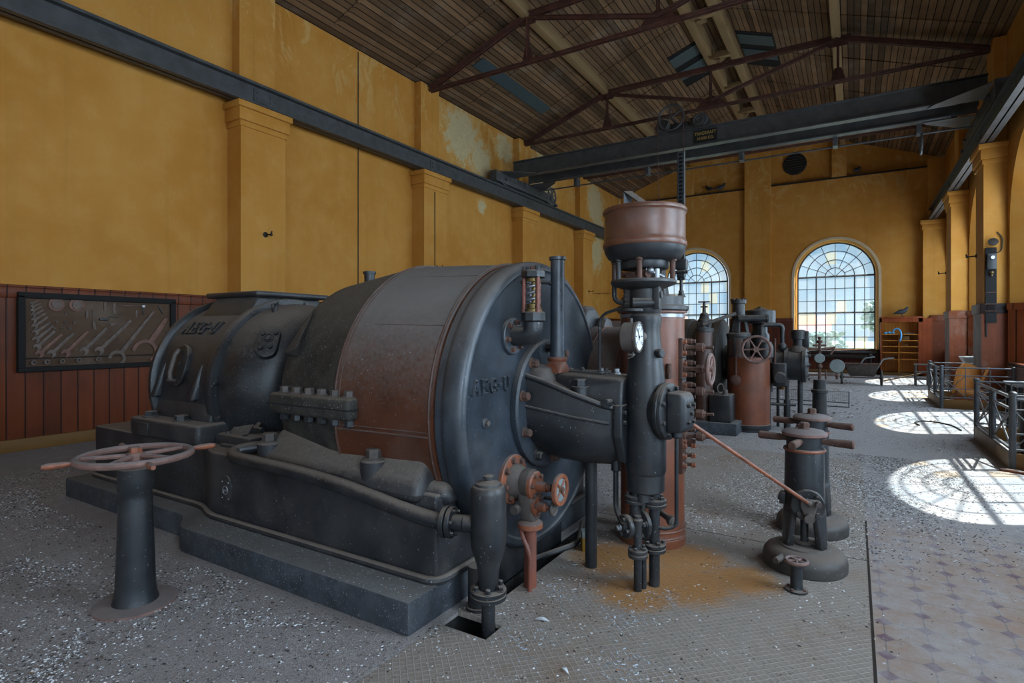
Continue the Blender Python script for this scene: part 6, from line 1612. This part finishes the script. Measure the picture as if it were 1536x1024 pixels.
m = MB(); m.sphere((1.7, 25.15, 1.555), .06, (1.6, 1, .5), sub=2); m.sphere((1.86, 25.15, 1.55), .05, (1.3, 1, .5), sub=2); tag(m.build('rag', M['alu'], None, origin=(1.75, 25.15, 1.526)), 'grey crumpled rag at the right of the cabinet\'s top shelf', 'rag')
m = MB(); m.box((1.66, 25.2, .64), (.3, .18, .06), .01); tag(m.build('flat_box', M['cabwood'], None, origin=(1.66, 25.2, .607)), 'flat dark box on the lowest cabinet shelf', 'box')

def pigeon(x, y, z, s, heading, label):
    t = thing('pigeon', label, 'pigeon', (x, y, z), None)
    rot = Matrix.Rotation(heading, 3, 'Z')
    def L(p): return V((x, y, z)) + rot @ (V(p) * s)
    m = MB()
    m.tube([L(p) for p in ((-.19, 0, .085), (-.13, 0, .10), (-.06, 0, .125), (.03, 0, .145), (.09, 0, .175), (.115, 0, .225), (.13, 0, .25), (.155, 0, .25))], [q * s for q in (.012, .03, .06, .068, .052, .034, .032, .012)], 14)
    b_ = m.build('body', M['pigeon'], t, 60)
    m = MB(); m.tube([L((.155, 0, .25)), L((.185, 0, .243))], [.01 * s, .003 * s], 8); m.build('beak', M['hook'], t)
    for sd in (-1, 1):
        m = MB(); m.hull([L(p) for p in ((.06, .05 * sd, .17), (-.16, .03 * sd, .10), (-.05, .062 * sd, .10), (.05, .066 * sd, .13), (-.05, .05 * sd, .16), (.0, .04 * sd, .11))], .004); m.build('wing', M['pigeon'], t)
        m = MB(); m.tube([L((-.0, .03 * sd, .09)), L((.01, .03 * sd, .0))], .007 * s, 6); m.tube([L((-.02, .03 * sd, .006)), L((.05, .03 * sd, .006))], .006 * s, 6); m.build('leg', M['rust'], t)
    m = MB(); m.hull([L(p) for p in ((-.14, .025, .10), (-.14, -.025, .10), (-.28, .035, .07), (-.28, -.035, .07), (-.2, 0, .085))], .002); m.build('tail', M['pigeon'], t)
pigeon(1.5, 25.1, 2.17, 1.35, .2, 'dark pigeon perched on top of the shelf cabinet')
pigeon(-5.42, 25.42, 7.72, 1.3, 2.6, 'dark pigeon on the far wall ledge, left of the wall pilaster')
pigeon(-4.95, 25.42, 7.72, 1.3, .3, 'dark pigeon on the far wall ledge, nearest to the wall pilaster')
pigeon(.1, 25.42, 7.72, 1.2, 1.0, 'dark pigeon on the far wall ledge, right of the round ventilator')

# heating pipe under the far window
hp_ = thing('finned_heating_pipe', 'dusty finned heating pipe under the right far window', 'heating pipe', (-.6, 25.25, .55))
m = MB(); m.cyl((-2.0, 25.25, .66), (.7, 25.25, .66), .05, n=14)
for i in range(84): m.lathe((-1.95 + 2.5 * i / 83, 25.25, .66), X_, [(.085, -.004), (.085, .004)], 14)
m.build('pipe', M['greyiron'], hp_)
m = MB(); m.b2(-2.05, .75, 25.2, 25.46, .79, .88, .01); m.build('cover_shelf', M['black'], hp_)
m = MB(); m.sphere((.55, 25.2, .68), .1, sub=2); m.cyl((.55, 25.1, .7), (.55, 25.1, 0), .03, n=10); m.build('valve', M['black'], hp_)
for x in (-1.9, .4): m = MB(); m.b2(x - .02, x + .02, 25.2, 25.46, .0, .62); m.build('bracket', M['black'], hp_)

# hand cart
ct = thing('hand_cart', 'two-wheeled iron hand cart with pale bent handles before the far window', 'cart', (.2, 20.15, 0))
W0 = Vector((.2, 20.15, 0))
m = MB(); m.hull([W0 + Vector(p) for p in ((-.45, -.3, .62), (.45, -.3, .62), (-.45, .35, .62), (.45, .35, .62), (-.3, -.2, .26), (.32, -.2, .26), (-.3, .25, .26), (.32, .25, .26))], .02); m.build('tub', M['greyiron'], ct)
m = MB(); m.tube([W0 + Vector(p) for p in ((-.46, -.31, .63), (.46, -.31, .63), (.46, .36, .63), (-.46, .36, .63))], .018, 6, closed=True); m.build('rim', M['rust'], ct)
for x in (-.52, .5):
    m = MB(); m.torus(W0 + Vector((x, -.18, .225)), X_, .195, .03, 28, 8); m.lathe(W0 + Vector((x, -.18, .225)), X_, [(.05, -.05), (.05, .05)], 12)
    for j in range(5): q = 2 * PI * j / 5; m.cyl(W0 + Vector((x, -.18, .225)), W0 + Vector((x, -.18 + .19 * math.cos(q), .225 + .19 * math.sin(q))), .012, n=6)
    m.build('wheel', M['rubber'], ct)
m = MB(); m.cyl(W0 + Vector((-.52, -.18, .225)), W0 + Vector((.5, -.18, .225)), .02, n=8); m.build('axle', M['rust'], ct)
for a in ((-.05, .3), (.42, -.05)):
    m = MB(); m.tube(round_path([W0 + Vector((a[0] - .05, a[1], .45)), W0 + Vector((a[0] + .12, a[1] - .1, .8)), W0 + Vector((a[0] + .38, a[1] - .15, .84))], .08), .024, 8); m.build('handle', M['alu'], ct)
m = MB(); m.cyl(W0 + Vector((.5, -.2, .5)), W0 + Vector((.5, -.2, .0)), .016, n=8); m.build('prop_leg', M['rust'], ct)
# step stool, leaning plank and small litter near it
ss = thing('step_stool', 'small grey wooden step stool left of the farther railing', 'stool', (1.73, 20.7, 0))
for x in (1.58, 1.88):
    for y in (20.5, 20.85): m = MB(); m.b2(x - .02, x + .02, y - .02, y + .02, 0, .64); m.build('leg', M['greyiron'], ss)
for z in (.62, .40, .18): m = MB(); m.b2(1.55, 1.91, 20.47, 20.88, z, z + .025); m.build('step', M['greyiron'], ss)
m = MB(); m.box((1.3, 21.2, .2), (1.3, .08, .035), .004, Matrix.Rotation(-.3, 3, 'Y') @ Matrix.Rotation(-.35, 3, 'Z')); tag(m.build('plank', M['wood'], None, origin=(1.3, 21.2, 0)), 'pale plank leaning from the floor onto the step stool', 'plank')

# ================================================================== LITTER (nobody could count it)
def scatter(name, label, cat, n, size, mat, kind, seed, fn, flat=.45):
    r = np.random.default_rng(seed)
    pts = fn(r, n); n = len(pts)
    if kind == 'chip':
        base = np.array([[-1, -.7, 0], [.9, -.8, 0], [1, .7, 0], [-.8, .9, 0], [.1, .05, 1]])
        fc = np.array([[0, 1, 4], [1, 2, 4], [2, 3, 4], [3, 0, 4]])
    else:
        base = np.array([[-1, 0, .0], [-.4, -.22, .12], [.5, -.2, .16], [1, 0, .05], [.5, .2, .10], [-.4, .22, .05]])
        fc = np.array([[0, 1, 5], [1, 2, 4], [1, 4, 5], [2, 3, 4]])
    k = len(base)
    s = size[0] + (size[1] - size[0]) * r.random(n) ** 2.2
    a = r.random(n) * 2 * PI
    asp = .5 + .7 * r.random(n) if kind == 'chip' else .6 + .8 * r.random(n)
    bx = base[None] * (1 + .35 * (r.random((n, k, 3)) - .5)) if kind == 'chip' else np.repeat(base[None], n, 0)
    X = bx[:, :, 0] * s[:, None]; Y = bx[:, :, 1] * (s * asp)[:, None]; Z = bx[:, :, 2] * (s * (flat if kind == 'chip' else .8))[:, None]
    co = np.stack([X * np.cos(a)[:, None] - Y * np.sin(a)[:, None] + pts[:, 0:1], X * np.sin(a)[:, None] + Y * np.cos(a)[:, None] + pts[:, 1:2], Z + pts[:, 2:3]], -1).reshape(-1, 3)
    faces = (fc[None] + (np.arange(n) * k)[:, None, None]).reshape(-1, 3)
    me = bpy.data.meshes.new(name); me.from_pydata(co.tolist(), [], faces.tolist()); me.update(); me.materials.append(mat)
    o = bpy.data.objects.new(name, me); COL.objects.link(o); ORI[o.name] = Vector((0, 0, 0))
    return tag(o, label, cat, None, 'stuff')
def inplinth(x, y): return ((x > -6.6) & (x < -1.96) & (y > 2.15) & (y < 4.75)) | ((x > -6.5) & (x < -1.5) & (y > 9.05) & (y < 11.5))
def holes(x, y): return ((x > -1.96) & (x < -1.61) & (y > 2.38) & (y < 2.58)) | ((x > -1.96) & (x < -1.78) & (y > 2.72) & (y < 4.27))
def f_main(r, n):
    # denser near the camera, clumped by a cheap value noise, thinner on the swept tile side
    x = -8 + 10.6 * r.random(n * 5); y = .9 + 13 * r.random(n * 5) ** 1.9
    w = .5 + .5 * np.sin(x * 2.1 + 1.3 * np.sin(y * 1.7)) * np.sin(y * 2.6 + 1.1 * np.sin(x * 1.9))
    w2 = .5 + .5 * np.sin(x * 7.1 + 2 * np.sin(y * 5)) * np.sin(y * 8.3 + 2 * np.sin(x * 4))
    d = .15 + .55 * w + .3 * w2
    tile = (x > .085)
    d = np.where(tile, d * np.clip((y - 4.0) * .25, .13, .6), d)
    plate = (x > -1.9) & (x < .085) & (y < 4.8)
    d = np.where(plate, d * .3, d)
    d = d * np.where(w * w2 > .28, 1.5, .55)
    d = np.where((x > 1.5), d * .2, d)
    k = (r.random(n * 5) < d) & ~inplinth(x, y) & ~holes(x, y)
    P = np.stack([x, y, np.full_like(x, .003)], -1)[k]
    return P[:n]
scatter('floor_grit', 'grey and dark grit scattered over the whole floor', 'grit', 130000, (.0018, .0085), M['grit'], 'chip', 3, f_main)
def f_band(r, n):
    x = -1.3 + 2.5 * r.random(n * 3); y = 4.5 + 4.1 * r.random(n * 3)
    k = ~inplinth(x, y)
    d = np.exp(-((x + .3 - .3 * (y - 5.6)) / .8) ** 2) * np.clip((y - 4.3) * .8, 0, 1) * (.55 + .45 * np.sin(x * 5 + y * 3))
    k &= r.random(n * 3) < d
    return np.stack([x, y, np.full_like(x, .003)], -1)[k][:n]
scatter('debris_band', 'band of coarser dark debris across the floor beyond the capstan stands', 'debris', 26000, (.003, .011), M['grit2'], 'chip', 5, f_band, .5)
def f_feather(r, n):
    P = f_main(r, n * 2)
    c = np.array([[-1.55, 3.1], [-1.5, 2.5], [-1.1, 3.0], [-.9, 2.6], [-1.0, 3.35]])
    q = c[r.integers(0, 5, n // 5)] + r.normal(0, .09, (n // 5, 2))
    q = np.concatenate([q, np.full((len(q), 1), .004)], 1)
    q = q[~holes(q[:, 0], q[:, 1])]
    return np.concatenate([P[:n], q])
scatter('pigeon_feathers', 'pale bluish down and feathers strewn over the floor', 'feathers', 3600, (.004, .015), M['feather'], 'leaf', 9, f_feather)
def f_machine(r, n):
    a = np.stack([-4.1 + 2.1 * r.random(n), 2.215 + .2 * r.random(n), np.full(n, .187)], -1)
    b = np.stack([-6.4 + 4.3 * r.random(n // 3), 2.6 + .15 * r.random(n // 3), np.full(n // 3, .682)], -1)
    b = b[(b[:, 0] < -5.7) | ((b[:, 0] > -4.5) & (b[:, 0] < -3.8))]
    return np.concatenate([a, b])
scatter('plinth_litter', 'fine pale litter lying along the top of the black machine plinth', 'litter', 420, (.003, .010), M['feather'], 'leaf', 12, f_machine)
def f_far(r, n):
    x = -6 + 8.6 * r.random(n); y = 12 + 13 * r.random(n)
    k = ~inplinth(x, y) & (r.random(n) < .35 + .65 * (.5 + .5 * np.sin(y * 2.2 + .6 * np.sin(x))))
    return np.stack([x, y, np.full_like(x, .003)], -1)[k]
scatter('far_debris', 'grey debris strewn over the far end of the floor', 'debris', 8000, (.010, .035), M['grit2'], 'chip', 15, f_far, .4)

def feather(x, y, rot, L, label):
    m = MB(); d = Vector((math.cos(rot), math.sin(rot), 0)); n = Vector((-d.y, d.x, 0)); o = Vector((x, y, .006))
    top = [o + d * L * (i / 8 - .5) + n * (.16 * L * math.sin(PI * (i / 8) ** .8)) + Vector((0, 0, .012 * math.sin(PI * i / 8))) for i in range(9)]
    bot = [o + d * L * (i / 8 - .5) - n * (.13 * L * math.sin(PI * (i / 8) ** .8)) + Vector((0, 0, .010 * math.sin(PI * i / 8))) for i in range(9)]
    m.prism(top + bot[1:-1][::-1], (0, 0, .0015)) if False else m.hull([p + Vector((0, 0, k)) for p in top + bot for k in (0, .0015)])
    tag(m.build('feather', M['whitebit'], None, origin=(x, y, .004)), label, 'feather')
feather(-1.47, 2.72, .25, .085, 'long white feather on the checker plate just right of the oil strainer')
feather(-1.16, 2.37, -.5, .06, 'pale curled feather on the plate nearest the camera, below the oil strainer')

# ================================================================== OUTSIDE THE WINDOWS
m = MB(); m.b2(-120, 120, 30, 260, -2.2, -2.0); 
M['grass'] = plain('meadow', '#9aa68c', .9, .2, .2); M['render'] = plain('hazed_house_render', '#cdc4bd', .8, .08, 2); M['rooftile'] = plain('hazed_red_roof_tiles', '#b5807a', .8, .15, 3); M['leaf'] = plain('hazed_tree_foliage', '#84988c', .9, .2, 1.5); M['pane'] = plain('dark_house_window', '#8d949c', .3, .1)  # house and foliage colours paled to paint in the distance haze
o = m.build('ground', M['grass'], None); st(o); o.name = 'ground_outside'
def house(x, y, w, d, h, label):
    t = thing('house', label, 'house', (x, y, -2))
    m = MB(); m.b2(x - w / 2, x + w / 2, y, y + d, -2, h); m.build('wall', M['render'], t)
    m = MB(); m.prism([(x - w / 2 - .5, y - .5, h), (x - w / 2 - .5, y + d + .5, h), (x - w / 2 - .5, y + d / 2, h + d * .32)], (w + 1, 0, 0)); m.build('roof', M['rooftile'], t)
    k_ = max(3, int(w / 2.6))
    for i in range(k_):
        for z in (-.4, 2.4):
            if z + 1.4 < h:
                xx = x - w / 2 + w * (i + .5) / k_; m = MB(); m.b2(xx - .5, xx + .5, y - .06, y, z, z + 1.4); m.build('window', M['pane'], t)
house(-5.6, 66, 6.0, 6, 1.5, 'pale house with a red tiled roof outside the right far window')
house(-22.5, 66, 9, 6, 2.0, 'pale house with a red tiled roof outside the left far window')
def tree(x, y, h, r, seed, label):
    t = thing('tree', label, 'tree', (x, y, -2), 'trees outside the far windows')
    m = MB(); m.cyl((x, y, -2), (x, y, h - r * .6), r * .09, r * .05, 10); m.build('trunk', M['wood'], t)
    rr = random.Random(seed); m = MB()
    for i in range(150):
        a = rr.random() * 2 * PI; b = rr.random(); q = r * math.sqrt(rr.random()) * (1.05 - .5 * abs(b - .4))
        m.sphere((x + q * math.cos(a), y + q * math.sin(a) * .8, h - r * .3 + (b - .5) * r * 1.4), r * (.08 + .1 * rr.random()), (1, 1, .8), sub=1)
    for v in m.b.verts: v.co += Vector((rr.uniform(-1, 1), rr.uniform(-1, 1), rr.uniform(-1, 1))) * r * .05
    m.build('crown', M['leaf'], t, 60)
tree(2.1, 56, 3.4, 1.7, 1, 'green tree outside the right far window, at its right edge')
tree(-6.6, 58, 1.2, 2.0, 2, 'low green bush outside the right far window, before the house')
tree(-2.2, 57, .9, 1.8, 3, 'low green bush outside the right far window, right of centre')
tree(-24.5, 57, 1.0, 2.2, 4, 'low green bush outside the left far window')

# ================================================================== LIGHT, SKY, CAMERA
w = bpy.data.worlds.new('sky'); scene.world = w; w.use_nodes = True
nt = w.node_tree; nt.nodes.clear()
out = nt.nodes.new('ShaderNodeOutputWorld'); bg = nt.nodes.new('ShaderNodeBackground')
tc = nt.nodes.new('ShaderNodeTexCoord'); sp_ = nt.nodes.new('ShaderNodeSeparateXYZ'); nt.links.new(tc.outputs['Generated'], sp_.inputs[0])
rp = nt.nodes.new('ShaderNodeValToRGB'); nt.links.new(sp_.outputs[2], rp.inputs[0])
e = rp.color_ramp.elements; e[0].position = 0; e[0].color = lin('#c9dcea'); e[1].position = .5; e[1].color = lin('#7fb2de')
ns = nt.nodes.new('ShaderNodeTexNoise'); ns.inputs['Scale'].default_value = 5; ns.inputs['Detail'].default_value = 7; ns.inputs['Roughness'].default_value = .6
mp = nt.nodes.new('ShaderNodeMapping'); mp.inputs['Scale'].default_value = (1, 1, 3); nt.links.new(tc.outputs['Generated'], mp.inputs[0]); nt.links.new(mp.outputs[0], ns.inputs['Vector'])
r2 = nt.nodes.new('ShaderNodeMapRange'); r2.inputs[1].default_value = .48; r2.inputs[2].default_value = .7; nt.links.new(ns.outputs[0], r2.inputs[0])
mx_ = nt.nodes.new('ShaderNodeMix'); mx_.data_type = 'RGBA'; nt.links.new(r2.outputs[0], mx_.inputs[0]); nt.links.new(rp.outputs[0], mx_.inputs[6]); mx_.inputs[7].default_value = lin('#eef3f6')
nt.links.new(mx_.outputs[2], bg.inputs[0]); bg.inputs[1].default_value = SKY
nt.links.new(bg.outputs[0], out.inputs[0])

def lamp(name, typ, loc, d, energy, color=(1, 1, 1), **k):
    l = bpy.data.lights.new(name, typ); l.energy = energy; l.color = color
    for a, b in k.items(): setattr(l, a, b)
    o = bpy.data.objects.new(name, l); COL.objects.link(o); o.location = loc
    o.rotation_euler = V(d).to_track_quat('-Z', 'Y').to_euler()
    return o
lamp('sun', 'SUN', (8, 14, 14), (-.8526 * .5417, -.5225 * .5417, -.8406), SUN, (1.0, .93, .82), angle=R(.6))
# daylight entering through the windows
for y in WRY:
    lamp('window_daylight', 'AREA', (XR + .5, y, 3.0), (-1, 0, -.12), WINR * (.55 if y > 20 else 1.1 if y > 13 else 1.0 if y > 6 else 1.6), (.79, .89, 1.0), shape='RECTANGLE', size=2.7, size_y=4.1)
for x in (-6.06, -.64):
    lamp('window_daylight', 'AREA', (x, Y0 - .55, 3.0), (0, 1, -.12), WINN, (.78, .89, 1.0), shape='RECTANGLE', size=2.6, size_y=4.1)

cam = bpy.data.cameras.new('camera'); co = bpy.data.objects.new('camera', cam); COL.objects.link(co)
co.location = (0, 0, 1.6); co.rotation_euler = (R(90), 0, R(31.5))
cam.sensor_width = 36; cam.lens = 837.0 / 1536 * 36; cam.shift_y = -14 / 1536; cam.clip_start = .05; cam.clip_end = 500
scene.camera = co
scene.view_settings.view_transform = 'Standard'; scene.view_settings.look = 'None'; scene.view_settings.gamma = 1; scene.view_settings.use_curve_mapping = False
scene.view_settings.exposure = EXPO
